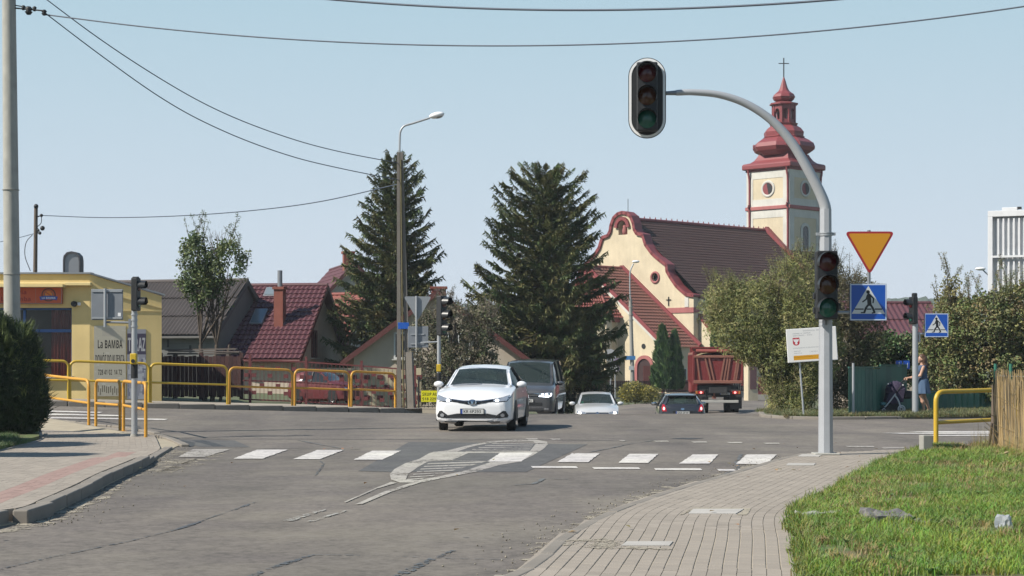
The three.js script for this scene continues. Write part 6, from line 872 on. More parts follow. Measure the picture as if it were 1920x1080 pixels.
{ const D = 56.6, mk = (draw) => canvasTex(128, 128, (g) => { g.fillStyle = '#1450b4'; g.fillRect(0, 0, 128, 128); g.fillStyle = '#e4e8f0'; draw(g); }); const names = [['small blue plate with white walker on the green fence', (g) => { g.beginPath(); g.arc(68, 28, 12, 0, 7); g.fill(); g.lineWidth = 14; g.strokeStyle = '#e4e8f0'; g.beginPath(); g.moveTo(66, 44); g.lineTo(62, 76); g.lineTo(84, 112); g.moveTo(62, 76); g.lineTo(40, 112); g.moveTo(66, 50); g.lineTo(90, 70); g.stroke(); }], ['small blue plate with white cart on the green fence', (g) => { g.fillRect(34, 60, 54, 26); g.beginPath(); g.arc(46, 98, 10, 0, 7); g.arc(84, 98, 10, 0, 7); g.fill(); g.fillRect(80, 32, 10, 40); }]];
  names.forEach(([l, d], i) => { const t = thing('blue_plate', l, 'sign', [wx(1685.5 + i * 14, D), wy(684, D), -D], 0, 'blue plates on the fence'); mesh('panel', solid(box(0.2, 0.26, 0.02)), M.signBlue, t); mesh('print', new THREE.PlaneGeometry(0.19, 0.25).translate(0, 0, 0.012), signFace(mk(d)), t); mesh('stake', rod([0, -0.1, -0.03], [0, -1.4, -0.03], 0.015), M.galv, t); }); }
{ const D = 122, t = thing('road_sign', 'round and square sign backs on a thin post before the apse', 'sign', [wx(1144, D), -1.1, -D]), ly = (p) => wy(p, D) + 1.1; mesh('post', rod([0, -0.1, 0], [0.05, ly(655), 0], 0.045), M.galv, t); mesh('disc', cyl(0.42, 0.42, 0.03, 0, ly(666), 0.06, 24, 0, Math.PI / 2), std([0.4, 0.41, 0.43]), t); mesh('plate', solid(box(0.75, 0.4, 0.03, 0.1, ly(690), 0.06)), std([0.5, 0.5, 0.5]), t);
  const u = thing('road_sign', 'short sign with reddish plate right of the round sign back', 'sign', [wx(1155, D), -1.1, -D - 1]); mesh('post', rod([0, -0.1, 0], [0, ly(676), 0], 0.04), M.galv, u); mesh('plate', solid(box(0.5, 0.9, 0.03, 0.05, ly(684), 0.06)), std([0.25, 0.2, 0.28]), u); }
{ // billboard seen from behind
  const D = 60, t = thing('billboard', 'white billboard back with ribbed sheet panels rising above the hedge', 'billboard', [wx(1853, D), 0, -D], -0.42), k = D / F, W = 4.2, y0 = wy(566, D), y1 = wy(396, D), wm = std([0.74, 0.75, 0.77], { roughness: 0.5, map: grainTex });
  for (const [w, h, x, y] of [[W, 0.2, W / 2, y1 - 0.1], [W, 0.2, W / 2, y0 + 0.1], [0.16, y1 - y0 - 0.4, 0.08, (y0 + y1) / 2], [0.16, y1 - y0 - 0.4, W - 0.08, (y0 + y1) / 2]]) mesh('frame_beam', solid(rbox(w, h, 0.22, 0.015, x, y, 0)), wm, t);
  mesh('cross_rail', solid(box(W - 0.32, 0.07, 0.1, W / 2, wy(482, D), 0.11)), wm, t); const n = 22; for (let i = 0; i < n; i++) { const pw = (W - 0.5) / n, x = 0.25 + (i + 0.5) * pw; const g = ext([[-pw / 2, 0], [-pw * 0.3, 0], [-pw * 0.2, -0.1], [pw * 0.12, -0.1], [pw * 0.2, 0], [pw / 2, 0], [pw / 2, 0.01], [-pw / 2, 0.01]], y1 - y0 - 0.5); g.rotateX(-Math.PI / 2); g.translate(x, y0 + 0.25, -0.05); mesh('sheet_rib', solid(g), wm, t); }
  mesh('back_sheet', solid(box(W - 0.3, y1 - y0 - 0.38, 0.02, W / 2, (y0 + y1) / 2, -0.1)), wm, t); for (const x of [1.0, 3.2]) mesh('leg', solid(box(0.2, y0, 0.2, x, y0 / 2, 0)), wm, t); mesh('top_fitting', solid(rbox(0.5, 0.1, 0.12, 0.02, 0.7, y1 + 0.05, 0)), wm, t); mesh('top_fitting', solid(box(0.14, 0.08, 0.1, 1.0, y1 + 0.07, 0)), M.black, t); }
// ---- fences
{ const D = 57.6, t = thing('garden_fence', 'dark red metal garden fence with small square plates behind the railings', 'fence', [0, 0, -D]), px = [455, 469, 574, 678, 778], m = B.fenceRed, bg = boxUV(prep(new THREE.BoxGeometry(0.014, 1.22, 0.014))), pl = boxUV(prep(new THREE.BoxGeometry(0.15, 0.12, 0.03)));
  const y = (x) => gY(x, D) + 0.02, h = 1.38;
  for (let i = 1; i < px.length; i++) { const x = wx(px[i], D); mesh('post', solid(box(0.075, i === 4 ? 1.55 : 1.6, 0.075, x, y(x) + 0.75, 0)), m, t); }
  for (let i = 0; i < px.length - 1; i++) { const a = wx(px[i], D), b = wx(px[i + 1], D); for (const q of [0.12, 0.72, h]) mesh('rail', solid(bar([a, y(a) + q, 0], [b, y(b) + q, 0], 0.035, 0.045)), m, t); const n = Math.max(1, Math.round((b - a) / 0.13)); for (let k = 0; k < n; k++) { const x = lerp(a, b, (k + 0.5) / n); mesh('bar', bg, m, t).position.set(x, y(x) + 0.74, 0.03); } for (let k = 0; k < n / 2; k++) { const x = lerp(a, b, (2 * k + 1) / n), s = k % 2; for (const q of [0.35, 0.9]) mesh('square_plate', pl, m, t).position.set(x, y(x) + q + s * 0.24, 0.045); } } }
{ const D = 57.4, t = thing('wire_fence', 'dark wire fence carrying the yellow notice behind the white car', 'fence', [0, 0, -D]); for (const p of [785, 840, 900]) mesh('post', rod([wx(p, D), 0, 0], [wx(p, D), 1.1, 0], 0.03), M.black, t); for (const h of [0.15, 0.6, 1.05]) mesh('wire', rod([wx(782, D), h, 0], [wx(905, D), h, 0], 0.012), M.black, t); for (let k = 0; k < 16; k++) mesh('bar', rod([wx(788, D) + k * 0.13, 0.1, 0], [wx(788, D) + k * 0.13, 1.05, 0], 0.007, 0.007, 5), M.black, t); }
{ const D = 60, x0 = wx(300, D), x1 = wx(452, D), t = thing('board_gate', 'dark brown boarded gate beside the yellow pizzeria', 'gate', [0, gY(x0, D), -D]), n = 20, bw = (x1 - x0) / n, gs = [0, 1, 2].map((k) => boxUV(prep(new THREE.BoxGeometry(bw * 0.92, 1.32 + k * 0.03, 0.03)))), ms = [[0.085, 0.032, 0.03], [0.10, 0.04, 0.035], [0.07, 0.028, 0.027]].map((c) => std(c, { roughness: 0.8, map: woodTex }));
  for (let i = 0; i < n; i++) mesh('board', gs[i % 3], ms[(i * 7) % 3], t).position.set(x0 + (i + 0.5) * bw, 0.74, rr(-0.006, 0.006)); for (const y of [0.35, 1.15]) mesh('rail', solid(box(x1 - x0, 0.09, 0.05, (x0 + x1) / 2, y, -0.045)), B.fenceBrown, t); for (const x of [x0, (x0 + x1) / 2, x1]) mesh('post', solid(box(0.12, 1.55, 0.12, x, 0.75, -0.1)), B.fenceBrown, t);
  const p = thing('plank_pile', 'weathered grey planks stacked along the top of the brown gate', 'planks', [0, gY(x0, D), -D - 0.5]), pm = std([0.22, 0.18, 0.155], { roughness: 0.95, map: woodTex }); for (let k = 0; k < 6; k++) mesh('plank', solid(box(x1 - x0 - 0.3, 0.045, 0.16, (x0 + x1) / 2 + rr(-0.1, 0.1), 1.5 + (k % 3) * 0.07, -0.1 + (k > 2 ? 0.18 : 0), rr(-0.02, 0.02), 0, rr(-0.02, 0.02))), pm, p); for (const x of [x0 + 0.4, x1 - 0.5]) mesh('trestle', solid(box(0.1, 1.48, 0.4, x, 0.74, -0.05)), pm, p); }
{ // green sheet fence
  const pts = [[1591, 50.3], [1650, 52.3], [1700, 54.6], [1790, 55.4], [1925, 57.2]].map(([p, D]) => V(wx(p, D), 0, -D)), gm = [[0.028, 0.135, 0.10], [0.035, 0.155, 0.115], [0.022, 0.11, 0.085]].map((c) => std(c, { roughness: 0.45, map: grainTex })), t = thing('green_fence', 'green ribbed sheet-metal fence behind the pram', 'fence', [0, 0.02, 0]); let q = 0;
  for (let i = 0; i < pts.length - 1; i++) { const a = pts[i], b = pts[i + 1], L = a.distanceTo(b), n = Math.max(1, Math.round(L / 0.55)), h = [1.36, 1.42, 0.62, 0.62][i], ang = Math.atan2(-(b.z - a.z), b.x - a.x); for (let k = 0; k < n; k++) { const w = L / n, hh = h + rr(-0.03, 0.03); const out = []; for (let s = 0; s <= 4; s++) out.push([s / 4 * w, s % 2 ? 0.045 : 0]); for (let s = 4; s >= 0; s--) out.push([s / 4 * w, (s % 2 ? 0.045 : 0) - 0.008]); const g = ext(out, hh); g.rotateX(-Math.PI / 2); const p = a.clone().lerp(b, k / n); mesh('sheet_panel', solid(mv(g, p.x, 0, p.z, ang)), gm[q++ % 3], t); } mesh('top_rail', solid(bar(a.clone().setY(h + 0.02), b.clone().setY(h + 0.02), 0.04, 0.04)), gm[0], t); }
  mesh('corner_post', rod([pts[0].x + 0.12, 0, pts[0].z + 0.06], [pts[0].x + 0.12, 1.5, pts[0].z + 0.06], 0.035), M.galv, t); }
{ // reed fence on the right
  const a = V(wx(1864, 30), 0.05, -30), b = V(wx(2100, 24), 0.05, -24), t = thing('reed_fence', 'dry reed screen fence with green posts at the right edge', 'fence', [0, 0, 0]), r = [], r2 = [], d = b.clone().sub(a);
  for (let i = 0; i < 620; i++) { const p = a.clone().addScaledVector(d, rnd()), h = rr(1.15, 1.42), l = rr(-0.05, 0.05), z = rr(-0.05, 0.05); (rnd() < 0.6 ? r : r2).push(rod([p.x, rr(0, 0.06), p.z + z], [p.x + l, h, p.z + z + rr(-0.03, 0.03)], rr(0.004, 0.009), rr(0.003, 0.006), 4)); }
  for (let i = 0; i < 50; i++) { const p = a.clone().addScaledVector(d, rnd() * 0.5), y = rr(0.1, 1.0); r.push(rod([p.x, y, p.z + 0.08], [p.x + rr(-0.4, 0.4), y + rr(0.1, 0.5), p.z + rr(0.05, 0.2)], 0.006, 0.004, 4)); }
  stuff(mesh('reeds', r, std([0.46, 0.33, 0.16], { roughness: 0.9, map: woodTex }), t)); stuff(mesh('dark_reeds', r2, std([0.25, 0.20, 0.13], { roughness: 0.9, map: woodTex }), t));
  for (const [p, D] of [[1863.5, 30.1], [1892, 29.2], [1990, 26.4]]) mesh('post', rod([wx(p, D), 0, -D + 0.1], [wx(p, D), 1.5, -D + 0.1], 0.028), std([0.03, 0.16, 0.11], { roughness: 0.5 }), t); for (const y of [0.35, 0.8, 1.3]) mesh('wire', rod([a.x, y, a.z + 0.06], [b.x, y, b.z + 0.06], 0.004, 0.004, 4), M.galv, t);
  const s = thing('wooden_post', 'rough dark wooden post at the end of the reed fence', 'post', [wx(1864, 30.6), 0, -30.6]); mesh('shaft', rod([0, -0.1, 0], [0.02, 1.15, 0], 0.07, 0.06, 9), M.wood, s); mesh('stay', rod([-0.1, 0.05, 0], [-0.05, 0.5, 0.04], 0.02, 0.02, 6), M.wood, s);
  const gl = [], gt = tri((() => { const o = []; for (let i = 0; i < 10; i++) { const x = rr(-0.08, 0.08), z = rr(-0.08, 0.08), h = rr(0.4, 0.8), dx = rr(-0.25, 0.25), dz = rr(-0.15, 0.15); o.push([x - 0.005, 0, z], [x + 0.005, 0, z], [x + dx, h, z + dz]); } return o; })());
  for (let i = 0; i < 90; i++) { const p = a.clone().addScaledVector(d, rnd()); gl.push([mat4(p.x - rr(0.05, 0.55), 0.05, p.z + rr(-0.2, 0.5), eul(0, rr(0, 6), 0), rr(0.35, 0.95)), lin(rr(0.3, 0.42), rr(0.24, 0.32), rr(0.08, 0.14))]); }
  tagAs(stuff(instances('tall_dry_grass', gt, leafMat([1, 1, 1], { transmission: 0.2 }), gl)), 'tall dry grass at the foot of the reed fence', 'grass'); }

// ================================================================ vehicles (front towards +z, wheels on y = 0)
function pchip(xs, ys, x) {
  const n = xs.length; if (x <= xs[0]) return ys[0]; if (x >= xs[n - 1]) return ys[n - 1]; let i = 0; while (x > xs[i + 1]) i++;
  const h = (k) => xs[k + 1] - xs[k], d = (k) => (ys[k + 1] - ys[k]) / h(k), m = (k) => k === 0 ? d(0) : k === n - 1 ? d(n - 2) : d(k - 1) * d(k) <= 0 ? 0 : 3 * (h(k - 1) + h(k)) / ((2 * h(k) + h(k - 1)) / d(k - 1) + (h(k) + 2 * h(k - 1)) / d(k));
  const t = (x - xs[i]) / h(i), t2 = t * t, t3 = t2 * t; return (2 * t3 - 3 * t2 + 1) * ys[i] + (t3 - 2 * t2 + t) * h(i) * m(i) + (-2 * t3 + 3 * t2) * ys[i + 1] + (t3 - t2) * h(i) * m(i + 1);
}
const tess = new TessellateModifier(0.06, 6);
const paintOf = (c, o = {}) => phys(c, { roughness: 0.32, clearcoat: 1, clearcoatRoughness: 0.05, ...o });
const carGlass = phys([0.34, 0.46, 0.44], { roughness: 0.02, specularIntensity: 0.45, transmission: 0.92, thickness: 0, ior: 1.5 });
const tailRed = phys([0.42, 0.012, 0.015], { roughness: 0.12, clearcoat: 1 }), lampGlass = phys([0.55, 0.58, 0.62], { roughness: 0.08, metalness: 0.6, clearcoat: 1 }), plateWhite = std([0.6, 0.6, 0.6], { roughness: 0.5 });
const glow = (c, k) => { const m = std([0.8, 0.8, 0.8], { roughness: 0.3 }); m.emissive = lin(...c); m.emissiveIntensity = k; m.name = 'lamp_glow'; return m; };
// S: rows of [distance behind the nose, half width, underside, belt height, half width at belt, top height, half width at top, crown]
function car(name, label, S, o) {
  const t = thing(name, label, o.category || 'car', o.pos, o.yaw, o.group), L = S[S.length - 1][0], xs = S.map((r) => r[0]), col = (k) => S.map((r) => r[k]), C = [1, 2, 3, 4, 5, 6, 7].map(col), sub = 5, zs = [];
  for (let i = 0; i < S.length - 1; i++) for (let k = 0; k < sub; k++) zs.push(lerp(xs[i], xs[i + 1], k / sub)); zs.push(L);
  const prof = (d) => { const [w, yb, ys, ws, yr, wr, cr] = C.map((c) => pchip(xs, c, d)); return [[w * 0.5, yb - 0.02], [w * 0.86, yb], [w * 0.975, yb + 0.08], [w, lerp(yb, ys, 0.42)], [w * 0.992, lerp(yb, ys, 0.66)], [ws + 0.012, ys - 0.05], [ws, ys], [lerp(ws, wr, 0.52) + 0.012, lerp(ys, yr - 0.03, 0.5)], [wr, yr - 0.03], [wr * 0.9, yr], [wr * 0.5, yr + cr * 0.75], [0, yr + cr]]; };
  const rows = zs.map((d) => ({ z: L / 2 - d, p: prof(d) })), NP = 12, idxOf = (d) => zs.findIndex((q) => Math.abs(q - d) < 1e-6);
  const parts = { body: [], windscreen: [], rear_window: [], side_window: [], headliner: [] };
  const ws0 = idxOf(o.cowl), ws1 = idxOf(o.roofFront), rw0 = idxOf(o.roofRear), rw1 = idxOf(o.tail), sg1 = idxOf(o.sideEnd ?? o.roofRear);
  const at = (i, j, s) => V(rows[i].p[j][0] * s, rows[i].p[j][1], rows[i].z);
  for (let i = 0; i < rows.length - 1; i++) for (let j = 0; j < NP - 1; j++) for (const s of [1, -1]) {
    let k = 'body'; if (i >= ws0 && i < ws1 && j >= 9) k = 'windscreen'; else if (i >= rw0 && i < rw1 && j >= 9) k = 'rear_window'; else if (i >= ws0 + 1 && i < sg1 && (j === 6 || j === 7)) k = 'side_window';
    const a = at(i, j, s), b = at(i, j + 1, s), c = at(i + 1, j + 1, s), d = at(i + 1, j, s); parts[k].push(...(s > 0 ? [a, d, c, a, c, b] : [a, c, d, a, b, c]));
    if (k === 'body' && i >= ws1 && i < rw0 && j >= 8) { const q = (v) => v.clone().add(V(0, -0.03, 0)); parts.headliner.push(q(a), q(b), q(c), q(a), q(c), q(d)); }
  }
  const cap = (i, f) => { for (let j = 0; j < NP - 1; j++) { const a = at(i, j, 1), b = at(i, j + 1, 1), a2 = at(i, j, -1), b2 = at(i, j + 1, -1); parts.body.push(...(f ? [a, b, b2, a, b2, a2] : [a, b2, b, a, a2, b2])); } }; cap(0, true); cap(rows.length - 1, false);
  const geo = (v) => { const g = new THREE.BufferGeometry(); g.setAttribute('position', new THREE.Float32BufferAttribute(v.flatMap((p) => [p.x, p.y, p.z]), 3)); return prep(toCreasedNormals(mergeVertices(g, 1e-4), 0.55)); };
  const body = mesh('body', geo(parts.body), o.paint, t); mesh('windscreen', geo(parts.windscreen), o.glass || carGlass, t); mesh('rear_window', geo(parts.rear_window), o.glass || carGlass, t); mesh('side_windows', geo(parts.side_window), o.sideGlass || o.glass || carGlass, t); mesh('headliner', geo(parts.headliner), M.plastic, t);
  // dark interior: sill-high deck, dashboard, seats, wheel
  const deck = prof(o.cowl + 0.4), cab0 = L / 2 - o.cowl - 0.1, cab1 = L / 2 - o.tail + 0.1, inn = new THREE.Group(); inn.name = 'interior'; t.add(inn);
  mesh('deck', solid(box(deck[6][0] * 1.9, 0.04, cab0 - cab1, 0, deck[6][1] - 0.14, (cab0 + cab1) / 2)), M.black, inn); mesh('dashboard', solid(rbox(deck[6][0] * 1.7, 0.14, 0.4, 0.06, 0, deck[6][1] - 0.06, cab0 - 0.25)), M.plastic, inn);
  for (const s of [1, -1]) mesh('front_seat', [rbox(0.46, 0.36, 0.14, 0.06, s * 0.36, deck[6][1] - 0.02, cab0 - 1.25), rbox(0.24, 0.16, 0.1, 0.04, s * 0.36, deck[6][1] + 0.24, cab0 - 1.28)], std([0.03, 0.032, 0.035], { roughness: 0.9 }), inn);
  mesh('steering_wheel', mv(new THREE.TorusGeometry(0.17, 0.016, 8, 24), 0.36, deck[6][1] - 0.02, cab0 - 0.62, 0, -0.4), M.black, inn);
  // pillars
  const edge = (i0, i1, j, r, m, nm) => { for (const s of [1, -1]) { const p = []; for (let i = i0; i <= i1; i++) p.push(at(i, j, s)); mesh(nm, new THREE.TubeGeometry(new THREE.CatmullRomCurve3(p), 16, r, 6), m, t); } };
  edge(ws0, ws1, 8, 0.028, o.pillar || o.paint, 'front_pillar'); edge(rw0, rw1, 9, 0.035, o.paint, 'rear_pillar');
  for (const d of o.pillars || []) { let i = zs.findIndex((q) => q >= d); for (const s of [1, -1]) mesh('side_pillar', solid(bar(at(i, 6, s), at(i, 8, s), 0.05, 0.09)), M.black, t); }
  edge(ws0, sg1, 6, 0.012, o.trim || M.black, 'belt_trim');
  // wheels
  const tr = new THREE.LatheGeometry([[0.62, -0.1], [0.93, -0.1], [1, -0.07], [1, 0.07], [0.93, 0.1], [0.62, 0.1]].map(([a, b]) => new THREE.Vector2(a * o.wheelR, b)), 32).rotateZ(Math.PI / 2), rimShape = [];
  for (const d of [o.axles[0], o.axles[1]]) for (const s of [1, -1]) {
    const w = new THREE.Group(); w.name = 'wheel'; const hw = prof(d)[3][0]; w.position.set(s * (hw - 0.11), o.wheelR, L / 2 - d); if (d === o.axles[0]) w.rotation.y = o.steer || 0; t.add(w); mesh('tyre', tr, M.rubber, w);
    const sp = []; for (let k = 0; k < 10; k++) sp.push(mv(new THREE.BoxGeometry(0.02, o.wheelR * 0.5, 0.035), s * 0.085, o.wheelR * 0.36, 0).applyMatrix4(new THREE.Matrix4().makeRotationX(k / 10 * 2 * Math.PI))); sp.push(new THREE.TorusGeometry(o.wheelR * 0.62, 0.015, 6, 28).rotateY(Math.PI / 2).translate(s * 0.085, 0, 0), cyl(0.06, 0.06, 0.03, s * 0.085, 0, 0, 14, 0, 0, Math.PI / 2)); mesh('rim', sp, std([0.5, 0.51, 0.53], { roughness: 0.3, metalness: 0.8 }), w); mesh('brake_disc', cyl(o.wheelR * 0.6, o.wheelR * 0.6, 0.02, s * 0.06, 0, 0, 20, 0, 0, Math.PI / 2), M.black, w);
    const arc = []; for (let k = 0; k <= 20; k++) { const a = k / 20 * Math.PI * 1.16 - 0.25; arc.push([Math.cos(a) * (o.wheelR + 0.055), Math.sin(a) * (o.wheelR + 0.055)]); } const ag = ext(arc, 0.02); ag.rotateY(Math.PI / 2); mesh('wheel_arch', solid(mv(ag, s > 0 ? hw - 0.015 : -hw - 0.005, o.wheelR, L / 2 - d)), M.black, t);
  }
  // pieces laid on the body surface
  scene.updateMatrixWorld(true); const ray = new THREE.Raycaster(), probe = new THREE.Mesh(body.geometry, new THREE.MeshBasicMaterial({ side: THREE.DoubleSide }));
  const lay = (nm, pts, m, off, from, holes) => {
    let g = new THREE.ShapeGeometry(shapeOf(pts, holes)); g = tess.modify(g.toNonIndexed()); const p = g.attributes.position, miss = []; let sum = 0, n = 0;
    for (let i = 0; i < p.count; i++) { const u = p.getX(i), y = p.getY(i); if (from === 'front') ray.set(V(u, y, 6), V(0, 0, -1)); else if (from === 'rear') ray.set(V(u, y, -6), V(0, 0, 1)); else ray.set(V(from * 4, y, u), V(-from, 0, 0)); const h = ray.intersectObject(probe)[0]; if (!h) { miss.push(i); continue; } const nn = h.face.normal.clone(); if (nn.dot(ray.ray.direction) > 0) nn.negate(); const q = h.point.addScaledVector(nn, off); p.setXYZ(i, q.x, q.y, q.z); sum += from === 'front' || from === 'rear' ? q.z : q.x; n++; }
    for (const i of miss) { const u = p.getX(i), y = p.getY(i); if (from === 'front' || from === 'rear') p.setXYZ(i, u, y, sum / Math.max(1, n)); else p.setXYZ(i, sum / Math.max(1, n), y, u); }
    g.deleteAttribute('normal'); g.computeVertexNormals(); return mesh(nm, prep(g), m, t);
  };
  const both = (nm, pts, m, off, from, parent) => { lay(nm, pts, m, off, from); lay(nm, pts.map(([x, y]) => [-x, y]), m, off, from); };
  const mirror = (z, y, m) => { for (const s of [1, -1]) { const g = new THREE.Group(); g.name = 'wing_mirror'; g.position.set(s * (prof(L / 2 - z)[6][0] + 0.11), y, z); t.add(g); const h = mergeVertices(new THREE.SphereGeometry(1, 16, 12).deleteAttribute('uv')); h.scale(0.115, 0.075, 0.07); mesh('shell', h, m, g); mesh('stalk', rod([-s * 0.14, -0.05, 0], [-s * 0.03, -0.03, 0], 0.022), M.black, g); mesh('mirror_glass', mv(new THREE.SphereGeometry(1, 14, 8).scale(0.095, 0.06, 0.012), 0, 0, -0.066), M.chrome, g); } };
  return { t, lay, both, mirror, prof, L, at, body };
}
const oval = (cx, cy, rx, ry, n = 20) => Array.from({ length: n }, (_, k) => [cx + rx * Math.cos(k / n * 6.2832), cy + ry * Math.sin(k / n * 6.2832)]);
const rect = (x0, y0, x1, y1) => [[x0, y0], [x1, y0], [x1, y1], [x0, y1]];
const plateTex = (txt) => canvasTex(520, 114, (g) => { g.fillStyle = '#d9dad8'; g.fillRect(0, 0, 520, 114); g.fillStyle = '#1c4aa8'; g.fillRect(0, 0, 46, 114); g.strokeStyle = '#111'; g.lineWidth = 6; g.strokeRect(3, 3, 514, 108); g.fillStyle = '#16171a'; g.font = 'bold 92px sans-serif'; g.fillText(txt, 62, 90, 444); });
function plate(c, txt, y, rear) { const g = new THREE.Group(); g.name = 'number_plate'; const z = rear ? -1 : 1, hit = c.L / 2 + 0.012; g.position.set(0, y, z * hit); if (rear) g.rotation.y = Math.PI; c.t.add(g); mesh('holder', solid(rbox(0.54, 0.13, 0.03, 0.008)), M.black, g); mesh('plate_face', new THREE.PlaneGeometry(0.52, 0.112).translate(0, 0, 0.0165), std([0.8, 0.8, 0.8], { map: plateTex(txt), roughness: 0.5 }), g); return g; }
const HATCH = [[0, 0.62, 0.27, 0.58, 0.58, 0.63, 0.48, 0.01], [0.05, 0.745, 0.215, 0.67, 0.71, 0.71, 0.58, 0.012], [0.16, 0.835, 0.185, 0.735, 0.79, 0.785, 0.66, 0.018], [0.42, 0.872, 0.18, 0.83, 0.835, 0.89, 0.70, 0.03], [0.85, 0.88, 0.18, 0.91, 0.845, 0.965, 0.71, 0.035], [1.2, 0.88, 0.18, 0.945, 0.845, 1.015, 0.73, 0.035], [1.95, 0.88, 0.18, 0.975, 0.845, 1.37, 0.61, 0.03], [2.5, 0.88, 0.18, 0.99, 0.845, 1.45, 0.6, 0.035], [3.2, 0.88, 0.18, 1.01, 0.835, 1.425, 0.585, 0.03], [3.82, 0.875, 0.2, 1.03, 0.81, 1.345, 0.55, 0.025], [4.16, 0.86, 0.24, 1.0, 0.775, 1.06, 0.66, 0.02], [4.27, 0.82, 0.27, 0.9, 0.74, 0.95, 0.62, 0.015], [4.32, 0.72, 0.33, 0.76, 0.66, 0.8, 0.56, 0.01]];
{ // ---- white hatchback coming over the crossing
  const D = 40.2, yaw = -0.105, c = car('white_hatchback', 'white five-door hatchback with black lower grille turning at the crossing', HATCH, { pos: [wx(888, D) + 0.2, 0, -D - 2.0], yaw: -0.105, paint: paintOf([0.84, 0.84, 0.85]), cowl: 1.2, roofFront: 1.95, roofRear: 3.82, tail: 4.16, sideEnd: 3.2, wheelR: 0.316, axles: [0.9, 3.5], pillars: [2.45], steer: 0.12 }), { lay, both, t } = c;
  both('headlight', [[0.46, 0.665], [0.60, 0.66], [0.74, 0.675], [0.825, 0.755], [0.80, 0.795], [0.66, 0.745], [0.47, 0.705]], lampGlass, 0.012, 'front');
  both('lamp_bezel', [[0.44, 0.655], [0.60, 0.648], [0.755, 0.665], [0.835, 0.76], [0.80, 0.803], [0.65, 0.753], [0.44, 0.712]], M.blackShine, 0.007, 'front');
  both('lamp_beam', oval(0.545, 0.684, 0.04, 0.024), glow([0.8, 0.9, 1], 6), 0.018, 'front');
  lay('upper_grille', [[-0.45, 0.655], [-0.2, 0.622], [-0.1, 0.60], [0.1, 0.60], [0.2, 0.622], [0.45, 0.655], [0.45, 0.705], [0.2, 0.672], [-0.2, 0.672], [-0.45, 0.705]], M.blackShine, 0.009, 'front');
  lay('grille_chrome', [[-0.45, 0.70], [-0.2, 0.667], [0.2, 0.667], [0.45, 0.70], [0.45, 0.714], [0.2, 0.683], [-0.2, 0.683], [-0.45, 0.714]], M.chrome, 0.014, 'front');
  lay('emblem', oval(0, 0.645, 0.095, 0.058), M.chrome, 0.02, 'front'); lay('emblem_inner', oval(0, 0.645, 0.075, 0.042), M.blackShine, 0.024, 'front'); lay('emblem_bar', oval(0, 0.652, 0.028, 0.045), M.chrome, 0.028, 'front'); lay('emblem_bar', oval(0, 0.665, 0.06, 0.014), M.chrome, 0.029, 'front');
  lay('lower_grille', [[-0.50, 0.30], [0.50, 0.30], [0.60, 0.335], [0.56, 0.36], [0.34, 0.40], [-0.34, 0.40], [-0.56, 0.36], [-0.60, 0.335]], M.black, 0.012, 'front');
  both('fog_lamp_recess', [[0.50, 0.295], [0.775, 0.315], [0.79, 0.36], [0.735, 0.455], [0.68, 0.46], [0.56, 0.375]], M.black, 0.008, 'front'); both('fog_lamp', oval(0.665, 0.365, 0.045, 0.038), lampGlass, 0.02, 'front'); both('bumper_blade', [[0.48, 0.235], [0.78, 0.262], [0.80, 0.305], [0.60, 0.29], [0.45, 0.275]], paintOf([0.84, 0.84, 0.85]), 0.022, 'front');
  lay('lower_lip', [[-0.6, 0.212], [0.6, 0.212], [0.62, 0.232], [-0.62, 0.232]], M.black, 0.014, 'front');
  plate(c, 'KR 4P293', 0.445); lay('wiper', [[-0.62, 1.0], [0.05, 1.03], [0.05, 1.045], [-0.62, 1.015]], M.black, 0.03, 'front');
  for (const s of [1, -1]) { lay('door_line', rect(-0.42, 0.3, -0.405, 0.95), M.black, 0.002, s); lay('door_line', rect(0.62, 0.3, 0.635, 0.93), M.black, 0.002, s); lay('door_handle', rect(-0.36, 0.84, -0.2, 0.87), M.white, 0.02, s); lay('door_handle', rect(-1.35, 0.85, -1.2, 0.88), M.white, 0.02, s); lay('sill_trim', rect(-1.0, 0.2, 0.9, 0.25), M.black, 0.006, s); }
  c.mirror(0.74, 1.03, paintOf([0.84, 0.84, 0.85])); mesh('aerial', mv(new THREE.ConeGeometry(0.03, 0.07, 8), 0, 1.5, -1.4), M.black, t); mesh('windscreen_paper', solid(box(0.24, 0.005, 0.16, -0.5, 0.99, 0.7, 0.2, 0.2)), std([0.55, 0.7, 0.62]), t); mesh('rear_view_mirror', solid(rbox(0.2, 0.06, 0.03, 0.02, 0.02, 1.33, 0.26)), M.black, t);
}
const VAN = [[0, 0.68, 0.32, 0.84, 0.66, 0.88, 0.58, 0.01], [0.06, 0.82, 0.25, 0.93, 0.78, 0.97, 0.66, 0.015], [0.2, 0.91, 0.22, 1.0, 0.87, 1.05, 0.74, 0.02], [0.5, 0.945, 0.21, 1.08, 0.905, 1.14, 0.8, 0.03], [0.82, 0.95, 0.21, 1.12, 0.915, 1.2, 0.82, 0.035], [1.5, 0.95, 0.21, 1.14, 0.92, 1.86, 0.745, 0.04], [2.0, 0.95, 0.21, 1.15, 0.925, 1.92, 0.76, 0.045], [3.4, 0.95, 0.21, 1.15, 0.925, 1.93, 0.765, 0.045], [4.55, 0.95, 0.24, 1.15, 0.92, 1.90, 0.755, 0.04], [4.8, 0.93, 0.26, 1.14, 0.9, 1.70, 0.75, 0.03], [4.9, 0.86, 0.3, 1.1, 0.84, 1.2, 0.72, 0.02]];
